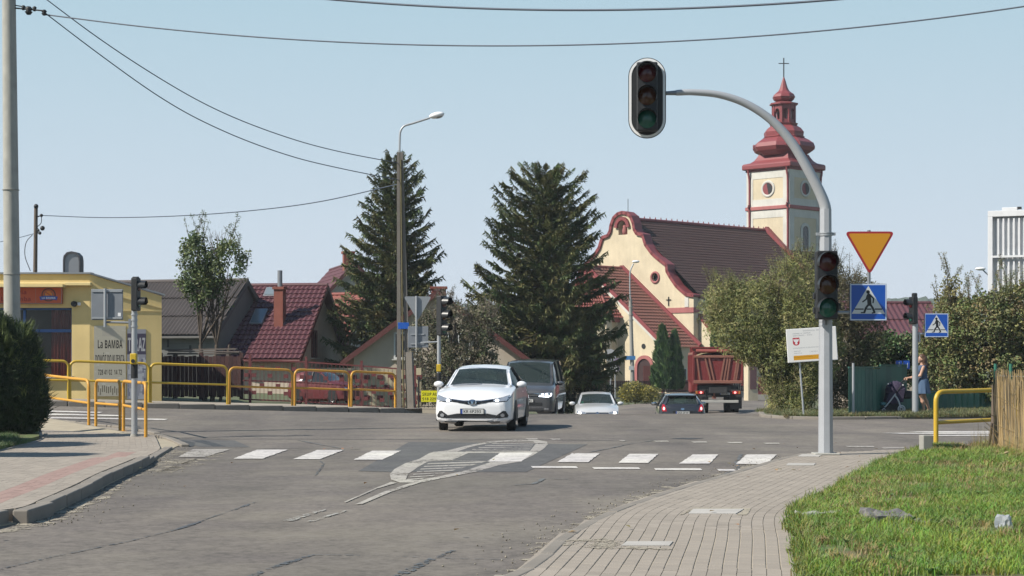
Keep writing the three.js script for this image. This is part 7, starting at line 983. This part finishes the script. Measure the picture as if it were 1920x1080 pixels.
{ // ---- grey van close behind it
  const D = 59.5, pt = paintOf([0.13, 0.13, 0.135], { metalness: 0.5, roughness: 0.4 }), x = wx(995, D), c = car('grey_van', 'dark grey passenger van with bright headlights following the white car', VAN, { category: 'van', pos: [x + 0.1, gY(x, D) - 0.02, -D - 2.3], yaw: -0.11, paint: pt, cowl: 0.82, roofFront: 1.5, roofRear: 4.55, tail: 4.8, sideEnd: 4.55, wheelR: 0.34, axles: [0.92, 3.95], pillars: [2.0, 3.3], pillar: M.black, sideGlass: M.glassDark }), { lay, both, t } = c;
  c.t.rotation.x = 0.02; both('headlight', [[0.44, 0.80], [0.74, 0.78], [0.83, 0.82], [0.845, 0.93], [0.60, 0.905], [0.44, 0.88]], lampGlass, 0.014, 'front'); both('daytime_lamp', [[0.44, 0.795], [0.74, 0.775], [0.83, 0.815], [0.84, 0.90], [0.815, 0.90], [0.80, 0.835], [0.73, 0.805], [0.44, 0.82]], glow([0.8, 0.88, 1], 4), 0.022, 'front'); both('lamp_beam', oval(0.56, 0.853, 0.036, 0.03), glow([0.85, 0.92, 1], 6), 0.024, 'front'); both('lamp_beam', oval(0.69, 0.856, 0.036, 0.03), glow([0.85, 0.92, 1], 6), 0.024, 'front');
  for (const y of [0.82, 0.87]) lay('grille_bar', rect(-0.44, y, 0.44, y + 0.018), M.chrome, 0.02, 'front'); lay('upper_grille', rect(-0.45, 0.795, 0.45, 0.905), M.blackShine, 0.012, 'front'); lay('emblem', oval(0, 0.85, 0.075, 0.075), M.chrome, 0.028, 'front'); lay('lower_grille', rect(-0.55, 0.50, 0.55, 0.60), M.black, 0.012, 'front'); lay('lower_grille', rect(-0.6, 0.30, 0.6, 0.37), M.black, 0.012, 'front'); both('fog_lamp', rect(0.62, 0.36, 0.75, 0.42), lampGlass, 0.014, 'front'); lay('bumper_trim', rect(-0.56, 0.44, 0.56, 0.455), M.chrome, 0.014, 'front');
  plate(c, 'GKA 71KL', 0.66); for (const s of [1, -1]) { lay('door_line', rect(0.38, 0.35, 0.395, 1.1), M.black, 0.002, s); lay('door_line', rect(-0.75, 0.35, -0.735, 1.1), M.black, 0.002, s); lay('door_line', rect(-2.1, 0.9, 0.35, 0.912), M.black, 0.002, s); lay('door_handle', rect(-0.62, 0.98, -0.42, 1.01), pt, 0.02, s); } c.mirror(1.28, 1.2, pt);
}
{ // ---- silver-white car dipping behind the crest
  const D = 70.5, x = wx(1122, D), c = car('silver_car', 'silver-white saloon with lit headlights half hidden behind the crest', HATCH, { pos: [x, gY(x, D + 2) + 0.0, -D - 2.1], yaw: -0.02, paint: paintOf([0.64, 0.65, 0.66], { metalness: 0.15 }), cowl: 1.2, roofFront: 1.95, roofRear: 3.82, tail: 4.16, sideEnd: 3.2, wheelR: 0.316, axles: [0.9, 3.5], pillars: [2.45] }), { lay, both } = c;
  both('headlight', [[0.46, 0.62], [0.74, 0.62], [0.80, 0.68], [0.78, 0.75], [0.6, 0.735], [0.46, 0.71]], lampGlass, 0.012, 'front'); both('lamp_beam', oval(0.68, 0.675, 0.055, 0.05), glow([1, 0.97, 0.9], 6), 0.02, 'front'); lay('upper_grille', rect(-0.44, 0.60, 0.44, 0.70), M.blackShine, 0.01, 'front'); lay('emblem', oval(0, 0.655, 0.06, 0.06), M.chrome, 0.02, 'front'); lay('grille_bar', rect(-0.44, 0.645, 0.44, 0.66), M.chrome, 0.015, 'front'); both('fog_lamp_recess', rect(0.45, 0.33, 0.72, 0.42), M.black, 0.01, 'front'); lay('lower_grille', rect(-0.4, 0.3, 0.4, 0.4), M.black, 0.01, 'front'); plate(c, 'GKA 9R22', 0.47); c.mirror(0.74, 1.03, paintOf([0.64, 0.65, 0.66])); mesh('parking_badge', solid(box(0.11, 0.11, 0.005, -0.56, 1.06, 0.72, 0, -0.6)), std([0.03, 0.45, 0.3]), c.t);
}
{ // ---- dark hatchback driving away
  const D = 67.5, x = wx(1284, D), pt = paintOf([0.035, 0.038, 0.048], { metalness: 0.4, roughness: 0.4 }), c = car('dark_hatchback', 'dark blue-grey hatchback seen from behind following the dump truck', HATCH, { pos: [x, gY(x, D + 2), -D - 2.1], yaw: Math.PI - 0.04, paint: pt, cowl: 1.2, roofFront: 1.95, roofRear: 3.82, tail: 4.16, sideEnd: 3.2, wheelR: 0.316, axles: [0.9, 3.5], pillars: [2.45] }), { lay, both, t } = c;
  both('tail_light', [[0.58, 0.80], [0.74, 0.80], [0.765, 0.95], [0.73, 1.06], [0.66, 1.04], [0.62, 0.92]], tailRed, 0.014, 'rear'); both('tail_lamp_glow', oval(0.69, 0.90, 0.04, 0.06), glow([1, 0.1, 0.12], 0.9), 0.022, 'rear'); lay('plate_recess', rect(-0.36, 0.69, 0.36, 0.82), M.black, 0.01, 'rear'); plate(c, 'GKA 3F19', 0.755, true); lay('emblem', oval(0, 0.885, 0.07, 0.04), M.chrome, 0.016, 'rear'); lay('bumper_trim', rect(-0.5, 0.36, 0.5, 0.44), M.black, 0.01, 'rear'); both('reflector', rect(0.52, 0.46, 0.68, 0.49), tailRed, 0.012, 'rear'); c.mirror(0.74, 1.03, pt); mesh('roof_spoiler', solid(rbox(1.08, 0.04, 0.24, 0.015, 0, 1.37, -1.76, 0, 0.1)), pt, t);
}
{ // ---- red vehicle parked in the garden
  const D = 61, x = wx(604, D), c = car('red_car', 'dull red old car parked behind the garden fence', HATCH, { pos: [x, 0.12, -D - 0.8], yaw: 1.2, paint: paintOf([0.12, 0.012, 0.017], { roughness: 0.55, clearcoat: 0.2 }), cowl: 1.2, roofFront: 1.95, roofRear: 3.82, tail: 4.16, sideEnd: 3.2, wheelR: 0.316, axles: [0.9, 3.5], pillars: [2.45], glass: M.glassDark }); c.t.scale.set(0.78, 0.78, 0.5); c.both('headlight', oval(0.62, 0.68, 0.1, 0.06), lampGlass, 0.012, 'front'); c.lay('upper_grille', rect(-0.45, 0.60, 0.45, 0.70), M.black, 0.01, 'front');
}
{ // ---- dump truck from behind
  const D = 93, x = wx(1346, D), t = thing('dump_truck', 'maroon tipper truck with slanted ribs on its tailgate driving away', 'truck', [x, gY(x, D) - 0.02, -D], -0.05), red = std([0.20, 0.026, 0.026], { roughness: 0.5, map: grainTex }), rust = std([0.30, 0.12, 0.085], { roughness: 0.8, map: concreteTex }), dark = std([0.03, 0.03, 0.032], { roughness: 0.8 });
  const tg = new THREE.Group(); tg.name = 'tailgate'; t.add(tg); const w = 1.22, y0 = 1.62, y1 = 2.92;
  mesh('gate_sheet', solid(box(2.36, y1 - y0, 0.06, 0, (y0 + y1) / 2, 0)), red, tg); mesh('gate_rail', solid(rbox(2.5, 0.13, 0.14, 0.02, 0, y1, 0.05)), rust, tg); mesh('gate_rail', solid(rbox(2.5, 0.16, 0.16, 0.02, 0, y0, 0.05)), rust, tg);
  for (const [a, b] of [[-0.66, -0.38], [-0.46, -0.2], [0.14, 0.34], [0.3, 0.5], [0.46, 0.62], [0.82, 1.0], [0.92, 1.1], [-1.08, -0.92]]) mesh('gate_rib', solid(bar([a < 0 ? a : a, a < 0 ? y1 - 0.06 : y0 + 0.08, 0.06], [b, a < 0 ? y0 + 0.08 : y1 - 0.06, 0.06], 0.07, 0.08)), rust, tg);
  for (const s of [1, -1]) { mesh('gate_post', solid(rbox(0.12, 1.75, 0.18, 0.02, s * 1.24, 2.3, 0.02)), red, tg); mesh('hinge_pin', cyl(0.05, 0.05, 0.3, s * 1.24, y1 + 0.12, 0.02, 10), rust, tg); }
  const bd = new THREE.Group(); bd.name = 'tipper_body'; t.add(bd); for (const s of [1, -1]) { mesh('body_side', solid(box(0.08, 1.45, 5.2, s * 1.2, 2.33, -2.7)), red, bd); for (let k = 0; k < 6; k++) mesh('side_rib', solid(box(0.08, 1.4, 0.1, s * 1.27, 2.3, -0.6 - k * 0.85)), red, bd); mesh('side_rail', solid(rbox(0.14, 0.12, 5.3, 0.02, s * 1.2, 3.08, -2.7)), rust, bd); }
  mesh('body_floor', solid(box(2.3, 0.12, 5.2, 0, 1.62, -2.7)), dark, bd); mesh('front_board', solid(box(2.36, 1.9, 0.08, 0, 2.5, -5.2)), red, bd); mesh('cab_shield', solid(bar([0, 3.42, -5.9], [0, 3.42, -4.7], 2.2, 0.08)), red, bd); mesh('tarp_roll', solid(rod([-1.1, 3.2, -0.4], [1.1, 3.2, -0.4], 0.1)), std([0.28, 0.06, 0.05]), bd); mesh('load', (() => { const g = new THREE.PlaneGeometry(2.2, 5, 16, 20).rotateX(-Math.PI / 2), p = g.attributes.position; for (let i = 0; i < p.count; i++) p.setY(i, 0.35 * (1 - (p.getX(i) / 1.2) ** 2) + 0.15 * vnoise(p.getX(i) * 3, p.getZ(i) * 3, 0, 3)); g.computeVertexNormals(); return solid(g.translate(0, 2.75, -2.7)); })(), std([0.30, 0.24, 0.12], { map: concreteTex }), bd);
  mesh('cab', solid(rbox(2.35, 2.2, 1.7, 0.12, 0, 2.05, -6.4)), red, t); mesh('chassis', [solid(box(0.9, 0.3, 7, 0, 1.2, -3.2)), solid(box(2.1, 0.25, 0.15, 0, 1.32, -0.1)), solid(box(1.2, 0.5, 0.3, 0, 1.1, -0.3))], dark, t);
  for (const s of [1, -1]) { const f = new THREE.Group(); f.name = 'tail_light'; f.position.set(s * 0.92, 1.08, 0.1); t.add(f); mesh('housing', solid(rbox(0.5, 0.24, 0.08, 0.02)), dark, f); mesh('lamp', solid(rbox(0.3, 0.16, 0.03, 0.01, -s * 0.05, 0, 0.05)), tailRed, f); mesh('lamp_glow', cyl(0.06, 0.06, 0.02, -s * 0.05, 0, 0.07, 12, 0, Math.PI / 2), glow([1, 0.06, 0.05], 1.4), f); mesh('indicator', solid(rbox(0.1, 0.16, 0.03, 0.01, s * 0.17, 0, 0.05)), std([0.5, 0.15, 0.02]), f); mesh('mudflap', solid(box(0.62, 0.75, 0.02, s * 0.92, 0.62, -0.12)), dark, t); }
  const tg2 = new THREE.CylinderGeometry(0.5, 0.5, 0.3, 24).rotateZ(Math.PI / 2); for (const z of [-0.85, -2.15, -6.2]) for (const s of [1, -1]) { const q = new THREE.Group(); q.name = 'wheel'; q.position.set(s * (z < -5 ? 1.02 : 0.95), 0.5, z); t.add(q); mesh('tyre', [tg2.clone(), ...(z > -5 ? [tg2.clone().translate(-s * 0.34, 0, 0)] : [])], M.rubber, q); mesh('rim', cyl(0.27, 0.27, 0.05, s * 0.14, 0, 0, 18, 0, 0, Math.PI / 2), M.galv, q); }
  mesh('drop_hook', [rod([-0.2, 1.2, 0.12], [-0.2, 0.85, 0.12], 0.05), solid(box(0.2, 0.12, 0.1, -0.2, 0.82, 0.12))], rust, t); mesh('rear_bumper', solid(rbox(2.1, 0.14, 0.1, 0.02, 0, 0.62, 0.08)), std([0.42, 0.42, 0.40]), t); plateTruck(t);
}
function plateTruck(t) { mesh('number_plate', mv(new THREE.PlaneGeometry(0.52, 0.114), 0.35, 1.02, 0.16), std([0.8, 0.8, 0.8], { map: plateTex('GKA 20V7'), roughness: 0.5 }), t); }

// ================================================================ people
function smoothField(bones, k) { return (x, y, z) => { let d = 1e9; for (const [a, b, r0, r1] of bones) { const px = x - a[0], py = y - a[1], pz = z - a[2], bx = b[0] - a[0], by = b[1] - a[1], bz = b[2] - a[2], l = bx * bx + by * by + bz * bz || 1e-9, t = clamp((px * bx + py * by + pz * bz) / l, 0, 1), e = Math.hypot(px - bx * t, py - by * t, pz - bz * t) - (r0 + (r1 - r0) * t); const h = clamp(0.5 + 0.5 * (d - e) / k, 0, 1); d = d > 1e8 ? e : lerp(d, e, h) - k * h * (1 - h); } return d; }; }
function sdfMesh(fn, lo, hi, cell) {
  const size = Math.max(hi[0] - lo[0], hi[1] - lo[1], hi[2] - lo[2]), n = Math.min(150, Math.ceil(size / cell) + 4), mc = new MarchingCubes(n, new THREE.MeshBasicMaterial(), false, false, 120000), half = n / 2, sc = size / (n - 4) * half, c = [0, 1, 2].map((i) => (lo[i] + hi[i]) / 2);
  mc.isolation = 0; for (let z = 0; z < n; z++) for (let y = 0; y < n; y++) for (let x = 0; x < n; x++) { const X = (x - half) / half * sc + c[0], Y = (y - half) / half * sc + c[1], Z = (z - half) / half * sc + c[2]; mc.field[x + y * n + z * n * n] = X < lo[0] - 0.05 || X > hi[0] + 0.05 || Y < lo[1] - 0.05 || Y > hi[1] + 0.05 || Z < lo[2] - 0.05 || Z > hi[2] + 0.05 ? -1 : -fn(X, Y, Z); }
  mc.update(); const g = new THREE.BufferGeometry(); g.setAttribute('position', new THREE.BufferAttribute(mc.positionArray.slice(0, mc.count * 3), 3)); const p = g.attributes.position; for (let i = 0; i < p.count; i++) p.setXYZ(i, p.getX(i) * sc + c[0], p.getY(i) * sc + c[1], p.getZ(i) * sc + c[2]); const m = mergeVertices(g, 1e-5); m.computeVertexNormals(); return prep(m);
}
const skin = std([0.50, 0.29, 0.20], { roughness: 0.6 });
// head looking along -x, centred on the joint between the ears
const headField = (cx, cy, cz, s = 1) => { const q = (x, y, z) => [cx + x * s, cy + y * s, cz + z * s]; const f = smoothField([[q(0.012, 0.03, 0), q(-0.015, 0.0, 0), 0.086 * s, 0.082 * s], [q(-0.03, -0.04, 0), q(-0.055, -0.085, 0), 0.062 * s, 0.032 * s], [q(0.02, -0.05, 0), q(0.03, -0.16, 0), 0.05 * s, 0.048 * s], [q(-0.094, 0.0, 0), q(-0.108, -0.03, 0), 0.01 * s, 0.014 * s], [q(-0.086, -0.064, 0.018), q(-0.086, -0.064, -0.018), 0.009 * s, 0.009 * s], [q(0.012, -0.02, 0.083), q(0.016, 0.015, 0.085), 0.012 * s, 0.016 * s], [q(0.012, -0.02, -0.083), q(0.016, 0.015, -0.085), 0.012 * s, 0.016 * s], [q(-0.082, 0.024, 0.045), q(-0.088, 0.026, 0.015), 0.012 * s, 0.012 * s], [q(-0.082, 0.024, -0.045), q(-0.088, 0.026, -0.015), 0.012 * s, 0.012 * s]], 0.02 * s); return f; };
function hand(wrist, dir, palm, side, curl) {                          // palm plus four fingers and a thumb bent round a bar
  const w = V(...wrist), d = V(...dir).normalize(), n = V(...palm).normalize(), s = d.clone().cross(n).multiplyScalar(side), at = (a, b, c) => w.clone().addScaledVector(d, a).addScaledVector(s, b).addScaledVector(n, c).toArray(), b = [[at(0, 0, 0), at(0.05, 0.012, 0), 0.024, 0.026], [at(0.03, -0.016, 0), at(0.078, -0.024, 0), 0.018, 0.016], [at(0.03, 0.016, 0), at(0.078, 0.024, 0), 0.018, 0.016]];
  [[-0.03, 0.04], [-0.01, 0.046], [0.011, 0.043], [0.031, 0.034]].forEach(([o, l]) => { const a0 = at(0.082, o, 0), a1 = at(0.082 + l * 0.8, o * 1.05, curl * l * 0.5), a2 = at(0.082 + l * 0.75, o * 1.05, curl * (l * 0.5 + 0.03)), a3 = at(0.082 + l * 0.2, o * 1.02, curl * (l * 0.5 + 0.042)); b.push([a0, a1, 0.0098, 0.0092], [a1, a2, 0.0092, 0.0086], [a2, a3, 0.0086, 0.008]); });
  b.push([at(0.02, -0.03, 0.004), at(0.05, -0.052, curl * 0.016), 0.0125, 0.011], [at(0.05, -0.052, curl * 0.016), at(0.08, -0.04, curl * 0.034), 0.0108, 0.009]); return b;
}
const box3 = (bones, m) => { const lo = [9, 9, 9], hi = [-9, -9, -9]; for (const [a, b, r, q] of bones) for (const p of [a, b]) for (let i = 0; i < 3; i++) { lo[i] = Math.min(lo[i], p[i] - Math.max(r, q) - m); hi[i] = Math.max(hi[i], p[i] + Math.max(r, q) + m); } return [lo, hi]; };
{ // ---- woman pushing the pram, walking to the left
  const D = 52.6, t = thing('person', 'woman in blue denim dress with long brown hair pushing the pram', 'person', [wx(1729, D), 0.085, -D]);
  const torso = [[[0.02, 0.90, 0.06], [0.02, 0.90, -0.06], 0.125, 0.125], [[0.02, 0.92, 0], [0.012, 1.08, 0], 0.125, 0.105], [[0.012, 1.08, 0], [0.0, 1.24, 0], 0.105, 0.115], [[0.0, 1.30, 0.10], [0.0, 1.30, -0.10], 0.075, 0.075], [[-0.06, 1.21, 0.06], [-0.06, 1.21, -0.06], 0.062, 0.062], [[0, 1.32, 0], [-0.012, 1.42, 0], 0.06, 0.048]];
  const legs = [[[0.02, 0.86, 0.085], [-0.05, 0.49, 0.085], 0.092, 0.056], [[-0.05, 0.49, 0.085], [0.0, 0.31, 0.085], 0.053, 0.055], [[0.0, 0.31, 0.085], [0.03, 0.09, 0.085], 0.055, 0.034], [[0.04, 0.045, 0.085], [-0.13, 0.02, 0.085], 0.038, 0.022], [[0.02, 0.86, -0.085], [0.07, 0.48, -0.085], 0.092, 0.056], [[0.07, 0.48, -0.085], [0.14, 0.31, -0.085], 0.053, 0.056], [[0.14, 0.31, -0.085], [0.22, 0.11, -0.085], 0.055, 0.034], [[0.235, 0.07, -0.085], [0.09, 0.015, -0.085], 0.036, 0.022]];
  const wr = [[-0.37, 1.0, 0.15], [-0.37, 1.0, -0.15]], arms = []; for (const [i, s] of [[0, 1], [1, -1]]) arms.push([[0, 1.31, s * 0.165], [-0.1, 1.07, s * 0.205], 0.05, 0.04], [[-0.1, 1.07, s * 0.205], wr[i], 0.04, 0.026]);
  const all = [...torso, ...legs, ...arms], [lo, hi] = box3(all, 0.03), parts = [sdfMesh(smoothField(all, 0.035), lo, hi, 0.0135)];
  parts.push(sdfMesh(headField(-0.03, 1.545, 0), [-0.17, 1.36, -0.13], [0.1, 1.68, 0.13], 0.005));
  for (const [i, s] of [[0, 1], [1, -1]]) { const h = hand(wr[i], [-1, 0.02, 0], [0, -1, 0], s, 1), [a, b] = box3(h, 0.008); parts.push(sdfMesh(smoothField(h, 0.008), a, b, 0.0035)); }
  mesh('body', parts, skin, t);
  const infl = torso.slice(0, 5).map(([a, b, r, q]) => [a, b, r + 0.022, q + 0.022]), f1 = smoothField(infl, 0.04);
  const den = std([0.055, 0.095, 0.17], { roughness: 0.9, map: grainTex, side: THREE.DoubleSide });
  mesh('dress_top', sdfMesh((x, y, z) => Math.max(f1(x, y, z), y - 1.375, 0.86 - y), [-0.2, 0.84, -0.22], [0.2, 1.4, 0.22], 0.011), den, t);
  const sk = []; for (let k = 0; k <= 14; k++) { const f = k / 14; sk.push([lerp(0.148, 0.205, Math.pow(f, 0.7)), lerp(0.98, 0.55, f)]); } const sg = new THREE.LatheGeometry(sk.map(([x, y]) => new THREE.Vector2(x, y)), 48), sp = sg.attributes.position; for (let i = 0; i < sp.count; i++) { const a = Math.atan2(sp.getZ(i), sp.getX(i)), f = (0.98 - sp.getY(i)) / 0.43; const rip = 1 + 0.05 * f * Math.sin(a * 9) + 0.02 * f * Math.sin(a * 17 + 1); sp.setXYZ(i, sp.getX(i) * rip * 1.02 + 0.015 + 0.02 * f, sp.getY(i), sp.getZ(i) * rip * 1.32); } sg.computeVertexNormals(); mesh('skirt', sg, std([0.07, 0.125, 0.22], { roughness: 0.9, map: grainTex, side: THREE.DoubleSide }), t);
  mesh('belt', mv(new THREE.TorusGeometry(0.15, 0.014, 8, 40).rotateX(Math.PI / 2).scale(1.0, 1.6, 1.15), 0.016, 0.985, 0), std([0.05, 0.06, 0.09]), t);
  const hf = smoothField([[[0.0, 1.60, 0], [0.03, 1.56, 0], 0.1, 0.104], [[0.05, 1.53, 0], [0.10, 1.36, 0], 0.085, 0.07], [[0.10, 1.36, 0], [0.12, 1.2, 0], 0.068, 0.04], [[0.03, 1.52, 0.07], [0.07, 1.36, 0.085], 0.042, 0.03], [[0.03, 1.52, -0.07], [0.07, 1.36, -0.085], 0.042, 0.03]], 0.04); mesh('hair', sdfMesh((x, y, z) => Math.max(hf(x, y, z) + 0.006 * Math.sin(z * 140 + y * 30), -(x + 0.075 + (1.62 - y) * -0.35 * (y < 1.62 ? 1 : 0))), [-0.14, 1.12, -0.15], [0.22, 1.73, 0.15], 0.007), std([0.085, 0.04, 0.02], { roughness: 0.55 }), t);
  for (const s of [1, -1]) mesh('eye', new THREE.SphereGeometry(0.009, 8, 6).translate(-0.112, 1.553, s * 0.032), M.black, t);
  for (const [x, y, z, r] of [[0.0, 0.02, 0.085, 0], [0.17, 0.03, -0.085, 0.35]]) mesh('shoe', rbox(0.235, 0.035, 0.085, 0.016, x - 0.04, y - 0.002, z, 0, 0, r * 0.6), std([0.06, 0.05, 0.045]), t);
}
{ // ---- pram
  const D = 52.4, ox = wx(1676, D), t = thing('pram', 'dark purple pram with white frame and wheels by the green fence', 'pram', [ox, 0.085, -D]), X = (p) => wx(p, D) - ox, Y = (p) => wy(p, D) - 0.085, wh = std([0.66, 0.66, 0.68], { roughness: 0.4 }), fab = std([0.035, 0.024, 0.055], { roughness: 0.85, side: THREE.DoubleSide }), blk = std([0.02, 0.02, 0.023], { roughness: 0.8, side: THREE.DoubleSide });
  for (const s of [1, -1]) { const z = s * 0.22; mesh('front_leg', tube([[X(1654), 0.14, z], [X(1660), Y(759), z], [X(1671), Y(745), z], [X(1676), Y(738), z]], 0.02, 8), wh, t); mesh('rear_leg', tube([[X(1674), Y(740), z], [X(1681), Y(750), z], [X(1685), Y(762), z], [X(1686.5), 0.13, z]], 0.024, 8), wh, t); mesh('push_bar', tube([[X(1676), Y(738), z], [X(1688), Y(722), z], [X(1697), Y(713.5), z]], 0.014, 8), blk, t);
    for (const [p, r] of [[1654, 0.085], [1687, 0.115]]) { const w = new THREE.Group(); w.name = 'wheel'; w.position.set(X(p), r, z * 1.05); t.add(w); mesh('tyre', new THREE.TorusGeometry(r - 0.018, 0.018, 8, 28), p > 1660 ? wh : blk, w); const sp = []; for (let k = 0; k < 5; k++) sp.push(mv(new THREE.BoxGeometry(0.018, (r - 0.02) * 2, 0.02), 0, 0, 0, 0, 0, k * Math.PI / 5)); mesh('spokes', sp, wh, w); mesh('hub', cyl(0.025, 0.025, 0.06, 0, 0, 0, 12, 0, Math.PI / 2), blk, w); } }
  mesh('handle', rod([X(1697), Y(713.5), -0.23], [X(1697), Y(713.5), 0.23], 0.016), blk, t); mesh('axle', [rod([X(1687), 0.115, -0.23], [X(1687), 0.115, 0.23], 0.012), rod([X(1654), 0.085, -0.23], [X(1654), 0.085, 0.23], 0.012)], wh, t);
  const hd = new THREE.SphereGeometry(0.29, 28, 16, 0, Math.PI * 2, 0, Math.PI / 2), hp = hd.attributes.position; for (let i = 0; i < hp.count; i++) { const a = Math.atan2(hp.getY(i), hp.getX(i)), r = 1 + 0.03 * Math.cos(a * 16); hp.setXYZ(i, hp.getX(i) * r * 1.02, hp.getY(i) * r * 1.0, hp.getZ(i) * 0.8); } hd.rotateZ(0.25); hd.computeVertexNormals(); mesh('hood', hd.translate(X(1679), Y(733), 0), fab, t);
  mesh('hood_clip', [new THREE.SphereGeometry(0.025, 10, 8).translate(X(1662.5), Y(720), 0.2), new THREE.SphereGeometry(0.022, 10, 8).translate(X(1690), Y(722), 0.24)], wh, t);
  const seat = ext([[X(1664), Y(738)], [X(1694), Y(728)], [X(1690), Y(752)], [X(1672), Y(757)], [X(1660), Y(752)]], 0.4, { bevel: 0.02 }); mesh('seat', solid(seat.translate(0, 0, -0.2)), fab, t); const bk = ext([[X(1657), Y(768)], [X(1668), Y(756)], [X(1686), Y(757)], [X(1685), Y(774)], [X(1658), Y(775)]], 0.36, { bevel: 0.02 }); mesh('basket', solid(bk.translate(0, 0, -0.18)), blk, t);
  mesh('changing_bag', rbox(0.26, 0.24, 0.3, 0.07, X(1700), Y(740), 0), blk, t); mesh('foot_bag', rbox(0.14, 0.09, 0.2, 0.03, X(1655), Y(757), 0.05), std([0.12, 0.3, 0.32]), t);
  const c = thing('person', 'small child sitting in the pram, legs showing under the hood', 'person', [ox, 0.085, -D]); const b = [[[X(1682), Y(744), 0], [X(1680), Y(734), 0], 0.09, 0.08], [[X(1678), Y(745), 0.06], [X(1667), Y(742), 0.06], 0.045, 0.035], [[X(1667), Y(742), 0.06], [X(1663), Y(752), 0.06], 0.034, 0.026], [[X(1678), Y(745), -0.06], [X(1667), Y(742), -0.06], 0.045, 0.035], [[X(1667), Y(742), -0.06], [X(1663), Y(752), -0.06], 0.034, 0.026], [[X(1680), Y(735), 0.09], [X(1671), Y(738), 0.11], 0.028, 0.02], [[X(1680), Y(735), -0.09], [X(1671), Y(738), -0.11], 0.028, 0.02], [[X(1680), Y(733), 0], [X(1679), Y(727), 0], 0.04, 0.085]], [lo, hi] = box3(b, 0.02); mesh('body', sdfMesh(smoothField(b, 0.02), lo, hi, 0.009), skin, c);
}
// ---- drivers seen through the windscreens
function driver(label, car, x, z, y, shirt) {
  const t = thing('person', label, 'person', [0, 0, 0]); t.position.copy(car.position); t.rotation.copy(car.rotation); const g = new THREE.Group(); const b = [[[x, y - 0.75, z - 0.06], [x, y - 0.32, z - 0.1], 0.14, 0.15], [[x - 0.14, y - 0.27, z - 0.09], [x + 0.14, y - 0.27, z - 0.09], 0.075, 0.075], [[x - 0.19, y - 0.3, z - 0.08], [x - 0.2, y - 0.5, z + 0.12], 0.055, 0.042], [[x - 0.2, y - 0.5, z + 0.12], [x - 0.13, y - 0.42, z + 0.36], 0.04, 0.028], [[x + 0.19, y - 0.3, z - 0.08], [x + 0.2, y - 0.5, z + 0.12], 0.055, 0.042], [[x + 0.2, y - 0.5, z + 0.12], [x + 0.13, y - 0.42, z + 0.36], 0.04, 0.028], [[x, y - 0.25, z - 0.08], [x, y - 0.1, z - 0.06], 0.055, 0.052]];
  const [lo, hi] = box3(b, 0.03), parts = [sdfMesh(smoothField(b, 0.03), lo, hi, 0.014)], hg = sdfMesh(headField(0, 0, 0), [-0.14, -0.19, -0.12], [0.12, 0.14, 0.12], 0.006); parts.push(mv(hg, x, y, z - 0.04, Math.PI / 2)); for (const s of [1, -1]) { const h = hand([x + s * 0.13, y - 0.42, z + 0.36], [-s * 0.3, 0.1, 1], [0, -1, 0.1], s, 1), [a, e] = box3(h, 0.008); parts.push(sdfMesh(smoothField(h, 0.008), a, e, 0.0045)); }
  mesh('body', parts, skin, t); const f = smoothField(b.slice(0, 5).filter((_, i) => i !== 3).map(([a, e, r, q]) => [a, e, r + 0.015, q + 0.015]), 0.03); mesh('shirt', sdfMesh(f, [lo[0], lo[1], lo[2]], hi, 0.014), std(shirt, { roughness: 0.9 }), t); const hr = smoothField([[[0.02, 0.05, 0], [0.04, 0.02, 0], 0.09, 0.088]], 0.02); mesh('hair', mv(sdfMesh((a, c, e) => Math.max(hr(a, c, e), -(a + 0.055 - 0.5 * Math.max(0, c - 0.06)), -0.05 - c), [-0.14, -0.1, -0.12], [0.16, 0.17, 0.12], 0.007), x, y, z - 0.04, Math.PI / 2), std([0.03, 0.022, 0.016]), t);
}
driver('driver at the wheel of the white hatchback', scene.getObjectByName('white_hatchback'), 0.36, -0.15, 1.22, [0.25, 0.25, 0.28]);
driver('driver at the wheel of the grey van', scene.getObjectByName('grey_van'), 0.4, 0.35, 1.5, [0.08, 0.09, 0.11]);

scene.updateMatrixWorld(true);
renderer.render(scene, camera);
